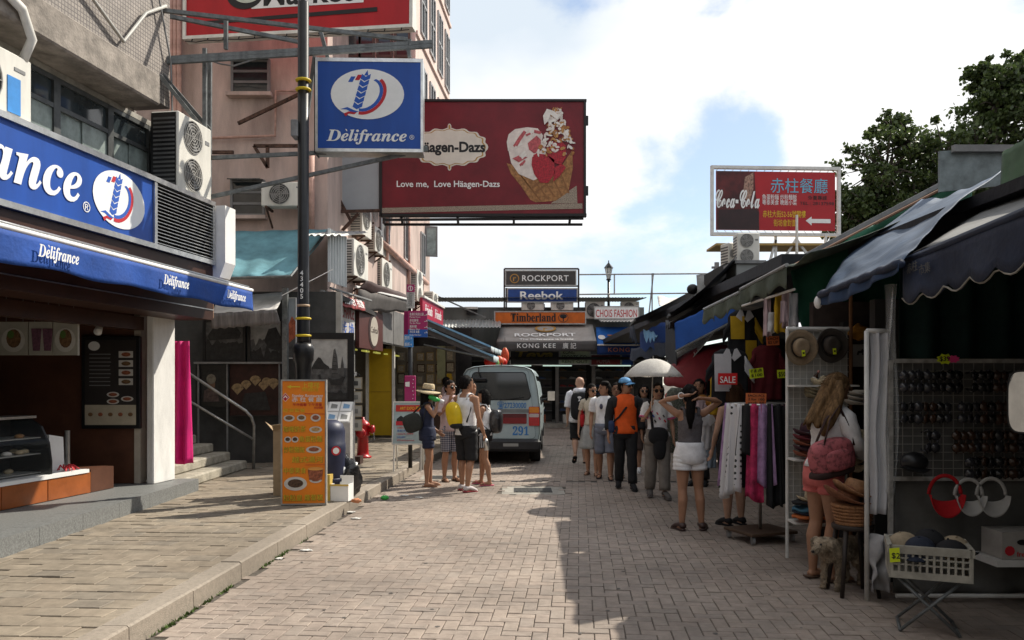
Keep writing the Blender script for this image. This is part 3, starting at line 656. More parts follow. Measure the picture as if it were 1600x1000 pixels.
text('午市套餐 下午茶餐', OM, X(.26), Yy(.21), .038, LETR, om, width=X(.64)); text('全日供應', OM, X(.72), Yy(.232), .028, LETR, om, width=X(.2))
text('經濟套餐', OM, X(.05), Yy(.258), .05, LETY, om, width=X(.48))
DK = mat('dark green lettering', (.10, .07, .01), .6)
for s, x0, x1, y in (('咖喱奶茶', .06, .54, .415), ('魚蛋粉麵', .40, .90, .495), ('炒粉麵飯', .06, .52, .578), ('越式湯河', .24, .92, .658), ('中泰美食', .06, .55, .745), ('粒粒皇 蘿蔔糕', .06, .92, .962)):
    text(s, OM, X(x0) + .003, Yy(y) - .003, .082, DK, om, width=X(x1 - x0), z=.003, off=.006); text(s, OM, X(x0), Yy(y), .08, LETY, om, width=X(x1 - x0), z=.006)
poly(OM, [(X(.52), Yy(.27)), (X(.97), Yy(.275)), (X(.97), Yy(.278)), (X(.52), Yy(.274))], LETR, om, 'rule')
poly(OM, [(X(.53), Yy(.68)), (X(.97), Yy(.68)), (X(.97), Yy(.683)), (X(.53), Yy(.683))], LETR, om, 'rule')
for cx, cy, rx, ry, c in ((.18, .308, .12, .026, 'b'), (.45, .306, .10, .026, 'b'), (.76, .306, .11, .030, 'r'), (.76, .40, .14, .026, 'c'), (.15, .478, .075, .024, 'k'), (.31, .478, .075, .024, 'k'), (.72, .56, .17, .028, 'r'), (.32, .83, .25, .055, 'k'), (.76, .80, .14, .026, 'r')):
    poly(OM, ell(X(cx), Yy(cy), X(rx), h * ry), FOODW, om, 'printed_plate', .004); poly(OM, ell(X(cx), Yy(cy) + .004, X(rx * .68), h * ry * .62, 15), {'b': FOODB, 'r': FOODR, 'c': mat('noodle print', (.5, .3, .12), .5, .4, 40), 'k': mat('soy print', (.09, .05, .03), .5, .6, 40)}[c], om, 'printed_dish', .0065)
poly(OM, [(X(.62), Yy(.80)), (X(.90), Yy(.80)), (X(.93), Yy(.71)), (X(.59), Yy(.71))], FOODR, om, 'printed_cup', .0085); poly(OM, ell(X(.76), Yy(.712), X(.17), .02), mat('soup print', (.75, .35, .08), .5), om, 'printed_soup', .011)
# ================================================================ BIN, CARTONS, RUBBISH by the lamp post
bn = thing('litter_bin', 'dark blue plastic litter bin behind the orange menu stand', 'bin', (-2.40, 10.3, SWZ))
NAVY = mat('navy plastic', (.022, .026, .055), .45, .2, 6)
MB().lathe([(.20, 0), (.21, .1), (.215, .12), (.235, .62), (.235, .70), (.225, .71), (.23, .86), (.20, .95), (.12, 1.0)], (-2.38, 10.3, SWZ), 20).build('bin_body', NAVY, bn, True)
MB().lathe([(.238, 0), (.242, .01), (.242, .035), (.238, .045)], (-2.38, 10.3, SWZ + .22), 20).build('bin_band', NAVY, bn, True)
poly(fr((-2.30, 10.085, SWZ + .62), (1, .4, 0)), ell(.08, .0, .06, .06, 18), LETR, bn, 'bin_badge'); poly(fr((-2.30, 10.085, SWZ + .62), (1, .4, 0)), ell(.08, .0, .04, .04, 18), LETW, bn, 'bin_badge', .008)
CARD = mat('brown cardboard', (.36, .26, .16), .8, .15, 5)
ct = thing('cardboard_box', 'tall brown cardboard carton left of the orange menu stand', 'carton', (-2.95, 10.5, SWZ))
CM = Matrix.Translation((-3.12, 10.45, SWZ)) @ Matrix.Rotation(.15, 4, 'Z')
mb = MB(CM)
for q in (((0, 0, 0), (.36, .012, .85)), ((0, .33, 0), (.36, .342, .85)), ((0, .012, 0), (.012, .33, .85)), ((.348, .012, 0), (.36, .33, .85)), ((.012, .012, .0), (.348, .33, .012))): mb.box(*q)
mb.build('carton_walls', CARD, ct)
MB(CM).add([(0, 0, .85), (.36, 0, .85), (.36, -.09, .98), (0, -.11, .93)], [(0, 1, 2, 3)]).build('flap', CARD, ct, solid=.006); MB(CM).add([(0, 0, .85), (0, .34, .85), (-.12, .34, .93), (-.1, 0, .97)], [(0, 1, 2, 3)]).build('flap', CARD, ct, solid=.006)
bx = thing('white_carton', 'open white and yellow carton lying at the kerb by the bin', 'carton', (-2.15, 10.25, SWZ))
XM = Matrix.Translation((-2.27, 10.0, SWZ)) @ Matrix.Rotation(-.12, 4, 'Z')
mb = MB(XM)
for q in (((0, 0, 0), (.23, .01, .21)), ((0, .2, 0), (.23, .21, .30)), ((0, .01, 0), (.01, .2, .21)), ((.22, .01, 0), (.23, .2, .21)), ((.01, .01, .0), (.22, .2, .01))): mb.box(*q)
mb.build('carton_walls', WHITE, bx); MB(XM).box((-.055, -.01, 0), (-.005, .2, .33)).build('yellow_card', mat('yellow card', (.6, .42, .10), .7), bx)
MB(XM).box((-.002, -.006, .19), (.235, -.001, .212)).build('yellow_trim', mat('yellow card'), bx)
def lump(name, c, r, m, label, cat, seed, squash=.7, freq=2.2, amp=.35):
    mb = MB(); mb.ball((0, 0, 0), 1, 22, 14); mb2 = MB(); mb2.f = mb.f; mb2.m = mb.m
    for p in mb.v:
        q = 1 + amp * noise.noise(Vector(p) * freq + V(seed, 2 * seed, 0)) + amp * .5 * noise.noise(Vector(p) * freq * 3 + V(seed, 0, 9))
        mb2.v.append(V(c[0] + p.x * r[0] * q, c[1] + p.y * r[1] * q, c[2] + r[2] * (1 + p.z * q) * squash))
    return mb2.build(name, m, None, True, label, cat)
lump('rubbish_bag', (-2.12, 10.42, SWZ), (.15, .17, .25), mat('black bin liner', (.015, .015, .016), .25, .2, 4, bump=.6, bs=18, spec=.6), 'black plastic rubbish bag slumped behind the white carton', 'bag', 3, 1.0)
lump('plastic_bag', (-2.22, 10.3, SWZ + .26), (.07, .07, .10), mat('thin white plastic', (.65, .66, .66), .4, .1, 5), 'crumpled white plastic bag perched on the carton', 'bag', 5, 1, 3)
lump('paper_cup', (-1.92, 9.86, SWZ), (.06, .05, .03), mat('orange wrapper', (.55, .22, .10), .6), 'crumpled orange wrapper on the kerb edge', 'litter', 8, .9)
lump('green_litter', (-1.76, 11.05, 0), (.055, .05, .035), mat('green plastic', (.06, .42, .08), .35), 'green plastic scrap lying in the gutter', 'litter', 11, .9)
for q, (u, v, lb) in enumerate(((632, 775, 'white flattened cup in the gutter near the hat woman'), (478, 861, 'white paper scrap on the bricks by the kerb'), (556, 811, 'white paper scrap on the bricks below the orange wrapper'), (436, 874, 'tiny paper scrap in the weeds by the kerb'), (548, 801, 'small paper ball against the kerb face'), (655, 778, 'torn white paper strip in the gutter by the crumpled cup'))):
    p = G(u, v); lump('paper_scrap', p, (.06 if q != 3 else .03, .035, .010), mat('litter paper', (.68, .66, .62), .8), lb, 'litter', 20 + q, .8, 3, .5)
# ================================================================ STAIRS, RAIL, PINK CLOTH
st = thing('stone_stairs', 'worn stone stairs rising behind the white cafe pillar', 'stairs', (-5.3, 12.4, SWZ))
STN = mat('worn stair stone', (.34, .31, .25), .85, .3, 5, bump=.5, bs=45)
for q in range(10):
    x1 = -4.55 - q * .27; z = SWZ + .15 * (q + 1)
    MB().rbox((x1 - .34, 11.0, z - .15), (x1, 13.75 - q * .05, z), .022).build('stair_tread', STN, st)
MB().box((-9, 10.93, SWZ), (-4.75, 10.99, 3)).build('side_wall', mat('stained cream render'), st)
MB().box((-7.3, 10.99, SWZ), (-7.2, 14, 5)).build('landing_wall', DARK, st)
hr = thing('handrail', 'bent steel pipe handrail beside the stone stairs', 'handrail', (-4.5, 13.9, SWZ))
RAIL = mat('galvanised pipe', (.33, .33, .32), .4, .2, 10, metal=.7)
pa, pb = P(396, 735, 13.7), P(397, 665, 13.7)
MB().tube([pa, pb, P(393, 652, 13.65), P(384, 642, 13.6), P(290, 580, 13.4)], .026, 10).build('top_rail', RAIL, hr, True)
MB().tube([P(395, 686, 13.68), P(288, 622, 13.4)], .022, 10).build('lower_rail', RAIL, hr, True); MB().tube([P(293, 582, 13.4), P(293, 690, 13.4)], .022, 10).build('rail_post', RAIL, hr, True)
pc = MB()
def cloth(u0, u1, v0, v1, Y, nu=14, nv=16, amp=.03, fold=4, flare=.1, seed=0):
    def f(a, b):
        u = u0 + (u1 - u0) * (a + flare * b * (a - .5)); v = v0 + (v1 - v0) * b; p = P(u, v, Y)
        return p + V(0, amp * (.3 + b) * math.sin(a * fold * 6.28 + seed + b * 1.5) + .02 * noise.noise(V(a * 4, b * 4, seed)), .012 * math.sin(a * 9 + seed) * b)
    return f
MB().grid(cloth(273, 296, 533, 725, 11.3, fold=2, amp=.05, flare=.3), 18, 20).build('pink_cloth', mat('magenta cloth', (.62, .01, .17), .7, .15, 3), None, True, 'long magenta cloth hanging behind the white cafe pillar', 'cloth', solid=.004)
# ================================================================ PINK BUILDING
PINK = mat('pink stained render', (.54, .42, .37), .85, .26, 1.6, bump=.3, bs=50, streak=4)
pk = thing('pink_building', 'tall stained pink apartment building hung with air conditioners', 'building', (-4.5, 20, 0))
def LXw(y): return -5.02 + .0832 * y         # street side wall
def quadwall(name, m, p0, p1, z0, z1, th, parent):
    p0, p1 = Vector((*p0, 0)), Vector((*p1, 0)); d = (p1 - p0).normalized(); n = V(d.y, -d.x, 0)
    M = Matrix((d, -n, V(0, 0, 1))).transposed().to_4x4(); M.translation = p0
    return MB(M).box((0, 0, z0), ((p1 - p0).length, th, z1)).build(name, m, parent)
mb = MB()
yb = 27.0
mb.add([(-12, 16, 3.3), (LXw(16), 16, 3.3), (LXw(yb), yb, 3.3), (-12, yb, 3.3), (-12, 16, 14), (LXw(16), 16, 14), (LXw(yb), yb, 14), (-12, yb, 14)], [(3, 2, 1, 0), (4, 5, 6, 7), (0, 1, 5, 4), (1, 2, 6, 5), (2, 3, 7, 6), (3, 0, 4, 7)])
mb.build('lower_block', PINK, pk)
x1, y1, x2, y2 = -2.11, 17.5, -1.72, 22.1
mb = MB(); mb.add([(-6, y1, 6.9), (x1, y1, 6.9), (x2, y2, 6.9), (-6, y2, 6.9), (-6, y1, 14), (x1, y1, 14), (x2, y2, 14), (-6, y2, 14)], [(3, 2, 1, 0), (4, 5, 6, 7), (0, 1, 5, 4), (1, 2, 6, 5), (2, 3, 7, 6), (3, 0, 4, 7)])
mb.build('overhanging_block', mat('pale pink render', (.68, .54, .48), .85, .12, 1.2, bump=.2, streak=3), pk)
def window(M, w, h, parent, fm=None, nx=2, ny=2, gm=None):
    """window on a wall frame M: x right, y up, z out"""
    fm = fm or mat('window frame grey', (.20, .20, .20), .5); o = MB(M)
    for x in [i * w / nx for i in range(nx + 1)]: o.box((x - .025, -.025, -.03), (x + .025, h + .025, .03))
    for y in [j * h / ny for j in range(ny + 1)]: o.box((.025, y - .025, -.025), (w - .025, y + .025, .025))
    wo = o.build('window', fm, parent)
    for i in range(nx):
        for j in range(ny): MB(M).box((i * w / nx + .025, j * h / ny + .025, -.01), ((i + 1) * w / nx - .025, (j + 1) * h / ny - .025, .004)).build('pane', gm or GLASS, wo)
    return wo
for u0, v0, u1, v1 in ((363, 145, 420, 95), (362, 336, 412, 283)):
    a, b = P(u0, v0, 15.97), P(u1, v1, 15.97); wo = window(fr(a, (1, 0, 0)), b.x - a.x, b.z - a.z, pk, None, 1, 3)
    MB().box((a.x - .08, 15.80, a.z - .10), (b.x + .08, 15.99, a.z - .03)).build('sill', mat('pink stained render'), wo)
    MB().add([(a.x, 15.7, b.z - .02), (b.x, 15.7, b.z - .02), (b.x, 15.95, b.z + .02), (a.x, 15.95, b.z + .02)], [(0, 1, 2, 3)]).build('open_sash', GLASS, wo, solid=.02)
for q, u in enumerate((541, 562, 590, 618)):
    a = P(u, 88, 17.47); window(fr(a, (1, 0, 0)), .30, 1.2, pk, mat('brown frame', (.10, .06, .05), .6), 1, 2)
dS = V(x2 - x1, y2 - y1, 0).normalized()
for q in range(4):
    for z in (7.35, 9.55, 11.7):
        window(fr(V(x1, y1, z) + dS * (.55 + q * 1.08) + V(.012, 0, 0), dS), .62, 1.45, pk, mat('aluminium frame', (.35, .35, .35), .4), 2, 2)
for z in (7.1, 9.25, 11.4): quadwall('string_course', mat('pale pink render'), (x1 + .05, y1), (x2 + .05, y2), z, z + .08, .06, pk)
PIPE = mat('pink painted pipe', (.52, .32, .26), .7, .2, 6)
for u in (268, 274, 280): MB().tube([P(u, -200, 15.85), P(u, 560, 15.85)], .045, 8).build('drain_pipe', PIPE, pk, True)
MB().tube([P(486, 240, 15.8), P(486, 360, 15.8)], .07, 8).build('drain_pipe', PIPE, pk, True)
MB().tube([P(320, 216, 15.9), P(430, 212, 15.9), P(431, 142, 15.9), P(470, 142, 15.9)], .03, 6).build('drain_pipe', PIPE, pk, True)
for pts in (((372, 193), (468, 147)), ((320, 238), (365, 238)), ((397, 228), (468, 228)), ((397, 228), (418, 262)), ((418, 262), (418, 228))): MB().bar(P(*pts[0], 15.7), P(*pts[1], 15.7), .06).build('rusty_bracket', RUST, pk)
for q in range(3): MB().tube([(LXw(18 + q * 2.7) + .06, 18 + q * 2.7, 3.4), (LXw(18 + q * 2.7) + .06, 18 + q * 2.7, 7)], .05, 8).build('drain_pipe', PIPE, pk, True)
MB().tube([V(LXw(19.5) + .1, 19.5, 5.15), V(LXw(26) + .1, 26, 4.85)], .08, 8).build('drain_pipe', PIPE, pk, True)
sdn = V(.0829, .9966, 0)
for yy, z, ww in ((20.2, 5.3, .9), (23.0, 5.2, .7), (25.4, 5.1, .6)): window(fr(V(LXw(yy) + .02, yy, z), sdn), ww, 1.3, pk, mat('aluminium frame'), 2, 1)
cas = MB(fr(V(LXw(26.2), 26.2, 5.75), (1, .25, 0)))
for q in ((0, 0, .05, 1.0), (.35, 0, .40, 1.0), (.05, 0, .35, .05), (.05, .95, .35, 1.0)): cas.box((q[0], q[1], 0), (q[2], q[3], .04))
co = cas.build('open_casement', mat('window frame grey'), pk); MB(fr(V(LXw(26.2), 26.2, 5.75), (1, .25, 0))).box((.05, .05, .015), (.35, .95, .025)).build('pane', pane_m, co)
# air conditioners along the side wall
gp = 'air conditioners on the pink side wall'
def wac(u, vt, vb, uf, Y, d, fans, label, w=.85):
    """u = left edge of the side, uf = front edge column"""
    p = P(uf, vb, Y); h = P(uf, vt, Y).z - p.z
    t = aircon('w', label, acM(p, sdn, V(.9966, -.0829, 0)), w, h, d, fans, gp)
    return t
wac(536, 372, 430, 553, 16.8, .40, 1, 'nearest low air conditioner next to the corrugated sheet', 1.15)
wac(545, 300, 366, 566, 17.6, .40, 1, 'air conditioner just below the grey blank panel', .8)
wac(575, 352, 392, 586, 19.0, .35, 1, 'half hidden small air conditioner right of the one below the grey panel', .8)
wac(590, 348, 400, 597, 20.3, .35, 2, 'tall twin fan air conditioner in the middle of the pink side wall', .9)
wac(578, 402, 448, 597, 20.0, .40, 1, 'large low air conditioner over the brown awning', 1.1)
wac(572, 300, 346, 580, 19.4, .35, 1, 'air conditioner partly hidden by the bottom rail of the ice cream billboard', .8)
wac(637, 420, 471, 652, 24.0, .40, 2, 'twin fan air conditioner behind the street direction sign', .9)
wac(664, 455, 486, 677, 26.0, .40, 1, 'farthest air conditioner at the end of the pink wall', .9)
p = P(408, 322, 15.5); t = aircon('f', 'air conditioner on yellow bracket under the lower front window', acM(p, (1, 0, 0), (0, -1, 0)), .85, .47, .3, 1, gp)
# Market sign
mk = thing('market_sign', 'big red market sign board high on the pink building', 'sign', P(465, 55, 14.9))
a, b = P(291, 57, 14.9), P(640, 38, 14.3); MM_ = fr(a, b - a - V(0, 0, 0)); w = (b - a).length
MB(MM_).box((0, 0, -.2), (w, 2.2, 0)).build('sign_board', mat('red sign face', (.42, .012, .018), .4, .12, 2, streak=3), mk)
e = MB(MM_)
for q in ((-.06, -.06, w + .06, 0), (-.06, 0, 0, 2.2), (w, 0, w + .06, 2.2)): e.box((q[0], q[1], -.2), (q[2], q[3], .03))
e.build('sign_rim', CREAM, mk)
poly(MM_, [(w * .30, .44), (w * .80, .44), (w * .80, 1.3), (w * .30, 1.3)], WHITE, mk, 'white_panel')
text('Market', MM_, w * .355, .49, .62, LETK, mk, off=.02, width=w * .40, z=.008)
poly(MM_, [(w * .06, .20), (w * .86, .26), (w * .86, .34), (w * .06, .26)], LETK, mk, 'black_stroke', .008)
poly(MM_, ell(w * .27, .72, .36, .28), LETK, mk, 'emblem_ring', .008); poly(MM_, ell(w * .28, .76, .29, .21), mat('pale emblem', (.55, .6, .5), .5), mk, 'emblem', .012)
for q in range(14): MB(MM_).tube([(w * (.03 + q * .072), -.06, .01), (w * (.03 + q * .072), -.10, .03)], .012, 6).build('bulb_socket', BLACK, mk)
MB(MM_).tube([(w * i / 20, -.10 - .03 * math.sin(i * 1.7) ** 2, .03) for i in range(21)], .010, 5).build('wire', BLACK, mk)
# ================================================================ ICE CREAM BILLBOARD
bb = thing('ice_cream_billboard', 'large dark red ice cream billboard jutting over the street', 'billboard', P(750, 335, 17))
MAR = mat('maroon vinyl', (.165, .008, .015), .45, .22, 1.5, bump=.15, bs=3)
a, b = P(597, 334, 17.0), P(912, 159, 17.0); w, h = b.x - a.x, b.z - a.z; IM = fr((a.x, 17.0, a.z), (1, 0, 0))
MB(IM).box((0, 0, -.10), (w, h, 0)).build('vinyl_face', MAR, bb)
e = MB(IM)
for q in ((-.02, -.06, w + .06, 0), (-.02, h, w + .06, h + .05), (-.06, -.06, -.0, h + .05), (w, 0, w + .05, h)): e.box((q[0], q[1], -.12), (q[2], q[3], .03))
e.build('board_frame', mat('black frame', (.02, .018, .018), .6), bb)
for p_, q_ in [((a.x + .4 + q * 1.2, 17.05, a.z - .05), (a.x + .4 + q * 1.2, 17.3, a.z - .17)) for q in range(4)] + [((a.x, 17.3, a.z - .17), (b.x, 17.3, a.z - .17)), ((a.x, 17.05, a.z - .12), (b.x, 17.05, a.z - .09)), ((a.x - .2, 17.3, b.z + .08), (b.x, 17.3, b.z + .06))]:
    MB().bar(p_, q_, .05).build('support_rail', mat('black frame'), bb)
for q in (.12, .45): MB(IM).box((w + .05, h * q * 1.9 - .15, -.05), (w + .10, h * q * 1.9 + .05, .0)).build('hinge_lug', BLACK, bb)
GLD = mat('gold edge', (.45, .27, .07), .5); ICV = mat('cream badge', (.72, .67, .58), .5, .08, 3)
def badge(cx, cy, rx, ry, k): return [(cx + rx * k * math.cos(t) * (1 + .03 * math.cos(16 * t)), cy + ry * k * math.copysign(abs(math.sin(t)) ** .8, math.sin(t)) * (1 + .05 * math.cos(16 * t))) for t in [6.2832 * i / 96 for i in range(96)]]
cx, cy = (703 - 597) / 317 * w, (334 - 230) / 175 * h
poly(IM, badge(cx, cy, .80, .40, 1.0), ICV, bb, 'badge', .003); poly(IM, badge(cx, cy, .80, .40, .94), GLD, bb, 'badge_line', .006); poly(IM, badge(cx, cy, .80, .40, .90), ICV, bb, 'badge', .009)
for s in (-1, 1): poly(IM, ell(cx, cy + s * .43, .04, .07, 14), ICV, bb, 'badge_knob', .005); poly(IM, ell(cx, cy + s * .43, .022, .045, 12), GLD, bb, 'badge_knob', .008)
text('Häagen-Dazs', IM, cx - .74, cy - .10, .30, LETK, bb, off=.035, width=1.50, z=.013)
text('Love me,  Love Häagen-Dazs', IM, (620 - 597) / 317 * w, (334 - 292) / 175 * h, .185, LETW, bb, off=.014, width=162 / 317 * w, z=.005)
def ip(pts): return [((x - 597) / 317 * w, (334 - y) / 175 * h) for x, y in pts]
WAF = mat('wafer print', (.36, .17, .06), .55, .4, 14); SPK = mat('speckled print', (.32, .26, .20), .6, .9, 70)
poly(IM, ip([(597, 333), (912, 326), (912, 318), (597, 325)]), SPK, bb, 'printed_band', .004)
poly(IM, ip([(793, 255), (800, 272), (815, 290), (830, 312), (838, 316), (870, 314), (890, 300), (897, 262), (896, 235), (880, 258), (850, 272), (820, 270), (803, 258)]), WAF, bb, 'printed_cone', .004)
poly(IM, ip([(862, 318), (903, 290), (904, 318)]), SPK, bb, 'printed_lace', .003)
for q in range(5):
    poly(IM, ip([(806 + q * 17, 268 + abs(q - 2) * -3), (809 + q * 17, 267), (848 + q * 11, 314 - q * 3), (845 + q * 11, 314 - q * 3)]), mat('wafer line', (.25, .11, .04), .6), bb, 'wafer_line', .0065)
    poly(IM, ip([(893 - q * 17, 262), (890 - q * 17, 262), (836 + q * 4 - 4 * q * 2, 300 - q * 8), (838 - 4 * q, 303 - q * 8)]), mat('wafer line'), bb, 'wafer_line', .007)
ICE = mat('ice cream print', (.74, .66, .60), .5, .18, 5); BER = mat('berry print', (.40, .012, .025), .4, .45, 25); BER2 = mat('berry swirl', (.50, .10, .11), .5, .4, 14)
poly(IM, ip([(795, 232), (800, 255), (812, 272), (835, 282), (850, 276), (856, 250), (852, 222), (835, 210), (812, 214)]), ICE, bb, 'printed_ice', .008)
poly(IM, ip([(793, 222), (796, 210), (806, 202), (825, 199), (842, 201), (850, 212), (846, 232), (836, 222), (822, 212), (815, 226), (803, 238), (795, 236)]), ICE, bb, 'printed_ice', .010)
for pts in ([(803, 228), (812, 214), (820, 204), (824, 207), (815, 220), (808, 232)], [(826, 224), (840, 212), (850, 222), (846, 236), (836, 240), (828, 234)], [(802, 248), (812, 243), (826, 246), (812, 254)], [(836, 203), (848, 206), (846, 210), (836, 208)]): poly(IM, ip(pts), BER2, bb, 'printed_swirl', .013)
for pts in ([(833, 246), (840, 240), (856, 242), (868, 250), (868, 272), (858, 286), (846, 286), (836, 272), (832, 258)], [(856, 230), (866, 222), (878, 220), (886, 228), (886, 246), (878, 258), (866, 254), (856, 242)], [(868, 262), (880, 256), (886, 262), (876, 276), (866, 284)]): poly(IM, ip(pts), BER, bb, 'printed_strawberry', .016)
random.seed(5); NUT = mat('nut print', (.50, .26, .09), .6, .3, 20)
chip = {}
for q in range(190):
    y = random.uniform(172, 243); hw = 6 + (y - 172) * .36; x = 871 - (y - 172) * -.03 + random.uniform(-1, 1) * hw
    if y > 222 and x > 868 and random.random() < .6: continue
    m = random.choice([ICE, NUT, ICE, mat('cream print', (.78, .74, .68), .5), mat('caramel print', (.40, .17, .05), .6, .3, 20)]); e0 = random.uniform(0, 3.1); sx_, sy_ = random.uniform(2.5, 6), random.uniform(1.2, 3)
    chip.setdefault(m.name, (MB(IM), m))[0].prism(ip([(x + sx_ * math.cos(a) * math.cos(e0) - sy_ * math.sin(a) * math.sin(e0), y + sx_ * math.cos(a) * math.sin(e0) + sy_ * math.sin(a) * math.cos(e0)) for a in (0, -1, -2.1, -3.1, -4.2, -5.2)]), .016 + .00012 * q, .0165 + .00012 * q)
for k_, (mb_, m_) in chip.items(): mb_.build('printed_topping', m_, bb, kind='stuff')
for q in range(26):
    x, y = random.uniform(798, 850), random.uniform(203, 276); l = random.uniform(4, 12); a0_ = random.uniform(.3, 1.2)
    if (x - 826) ** 2 / 27 ** 2 + (y - 240) ** 2 / 38 ** 2 > .8: continue
    poly(IM, ip([(x, y), (x + l * math.cos(a0_), y - l * math.sin(a0_)), (x + l * math.cos(a0_) + 2.5, y - l * math.sin(a0_) + 2), (x + 2, y + 3)]), random.choice([BER2, ICE, mat('cream print'), mat('pale berry print', (.62, .34, .32), .5, .3, 20)]), bb, 'printed_swirl', .0136 + .0001 * q, .0006)
poly(IM, ip([(852, 196), (850, 182), (856, 171), (866, 174), (876, 182), (872, 188), (862, 180), (858, 190)]), mat('cream print'), bb, 'printed_cream', .04)
gpn = thing('blank_panel', 'grey blank panel left of the ice cream billboard', 'panel', P(555, 330, 17.05))
a, b = P(514, 330, 17.0), P(592, 232, 17.0); MB().box((a.x, 17.0, a.z), (b.x, 17.1, b.z)).build('panel_sheet', mat('pale grey sheet', (.34, .37, .39), .5, .06, 2), gpn)
for p, q in (((514, 331), (594, 329)), ((488, 232), (548, 345)), ((560, 334), (535, 360)), ((486, 310), (535, 328)), ((480, 190), (536, 326))): MB().bar(P(*p, 16.9), P(*q, 16.95), .06).build('support_rail', RUST, gpn)
# ================================================================ LEFT SHOP ROW UNDER THE PINK BUILDING
def Lx(y): return -4.89 + .0832 * y
rowm = thing('shop_row', 'dark ground floor shop row beneath the pink building', 'building', (-5, 20, 0))
WALLG = mat('shop grey wall', (.16, .155, .145), .8, .25, 2)
MB().box((-9, 14.75, SWZ), (-3.25, 14.9, 3.3)).build('front_wall', mat('dark art shop wall', (.06, .06, .058), .8, .3, 2), rowm)
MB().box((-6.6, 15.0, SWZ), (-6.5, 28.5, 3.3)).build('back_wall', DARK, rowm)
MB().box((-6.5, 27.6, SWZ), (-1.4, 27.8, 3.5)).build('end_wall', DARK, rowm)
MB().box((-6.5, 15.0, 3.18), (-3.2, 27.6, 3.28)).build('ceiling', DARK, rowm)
MB().box((-6.5, 21.75, SWZ), (-3.9, 21.9, 3.18)).build('partition', WALLG, rowm)
MB().box((-4.25, 21.62, SWZ), (-3.2, 21.75, .32)).build('threshold', CONC, rowm)
MB().box((-3.30, 14.76, SWZ), (-3.16, 14.93, 3.3)).build('corner_column', mat('cream shop column', (.42, .40, .36), .7), rowm)
MB().box((Lx(17.5) - .12, 17.4, SWZ), (Lx(17.5), 17.5, 2.6)).build('door_post', WALLG, rowm)
# yellow door
yd = thing('yellow_door', 'plain yellow door panel in pale frame behind the red hydrant', 'door', P(595, 684, 21.5))
a, b = P(577, 680, 21.55), P(613, 545, 21.55)
MB().box((a.x, 21.5, a.z), (b.x, 21.56, b.z)).build('door_leaf', mat('yellow panel', (.52, .33, .01), .5, .1, 2), yd)
for q in ((a.x - .08, a.x - .004), (b.x + .004, b.x + .07)): MB().box((q[0], 21.46, SWZ + .1), (q[1], 21.58, b.z + .08)).build('door_frame', CREAM, yd)
MB().box((a.x + .03, 21.485, (a.z + b.z) / 2), (b.x - .03, 21.499, (a.z + b.z) / 2 + .02)).build('door_rail', mat('dark yellow', (.4, .25, .01), .5), yd)
# fascia signs
def fascia(name, label, y0, y1, v0, v1, m, off=.05, cat='sign'):
    p0 = V(Lx(y0) + off, y0, 0); p1 = V(Lx(y1) + off, y1, 0); ym = (y0 + y1) / 2
    z0 = H + (VH - v0) / F * ym; z1 = H + (VH - v1) / F * ym
    t = thing(name, label, cat, (p0 + p1) / 2 + V(0, 0, z0)); M = fr(p0 + V(0, 0, z0), p1 - p0); w = (p1 - p0).length
    MB(M).box((0, 0, -.08), (w, z1 - z0, 0)).build('sign_board', m, t)
    return t, M, w, z1 - z0
t, M, w, h = fascia('exchange_sign', 'pale money exchange sign with dark red and blue lettering', 15.2, 17.3, 527, 462, mat('pale sign', (.50, .47, .45), .6))
text('MONEY EXCHANGE', M, .06, h * .50, .42, mat('dark red lettering', (.28, .02, .02), .6), t, width=w - .12, off=.01)
text('貨 幣 找 換', M, .06, h * .04, .38, LETB, t, width=w - .12)
t, M, w, h = fascia('brown_sign', 'dark brown shop sign with round cream emblem', 17.4, 19.5, 546, 486, mat('brown sign', (.075, .022, .018), .5), .12)
poly(M, ell(w * .56, h * .48, .44, .40), mat('dark ring', (.03, .012, .01), .5), t, 'emblem_ring'); poly(M, ell(w * .60, h * .48, .36, .34), mat('emblem cream', (.40, .36, .30), .6), t, 'emblem', .008)
text('Cafetal', M, w * .44, h * .44, .2, mat('dark ring'), t, shear=.3, width=w * .32, z=.012)
t, M, w, h = fascia('grey_fascia', 'blank grey metal fascia panels beside the direction sign', 19.6, 23.3, 541, 488, mat('grey fascia', (.17, .165, .16), .6, .2, 3), .05, 'panel')
for q in range(3): MB(M).box((w * (q + .02) / 3, .03, .001), (w * (q + .98) / 3, h - .03, .02)).build('panel', mat('grey fascia'), t)
t, M, w, h = fascia('red_shop_sign', 'red shop sign with white script at the far end of the row', 23.8, 27.4, 505, 474, mat('crimson sign', (.36, .015, .05), .5), .25)
text('𝑭𝒓𝒊𝒆𝒏𝒅𝒔', M, w * .1, h * .3, .42, LETW, t, width=w * .34); text('𝑭𝒓𝒊𝒆𝒏𝒅𝒔', M, w * .56, h * .3, .42, LETW, t, width=w * .34)
MB(M).box((0, h, -.1), (w, h + .06, .06)).build('sign_cap', CREAM, t)
for q in range(5):
    y = 18 + q * 1.1
    MB().box((Lx(y) - .3, y, 2.37), (Lx(y) - .22, y + .7, 2.405)).build('yellow_light', mat('yellow strip light', (.6, .6, .12), .4, emit=.35), None, label=f'{["nearest","second nearest","middle","second farthest","farthest"][q]} greenish yellow strip light under the shop fascia', cat='light', group='yellow strip lights')
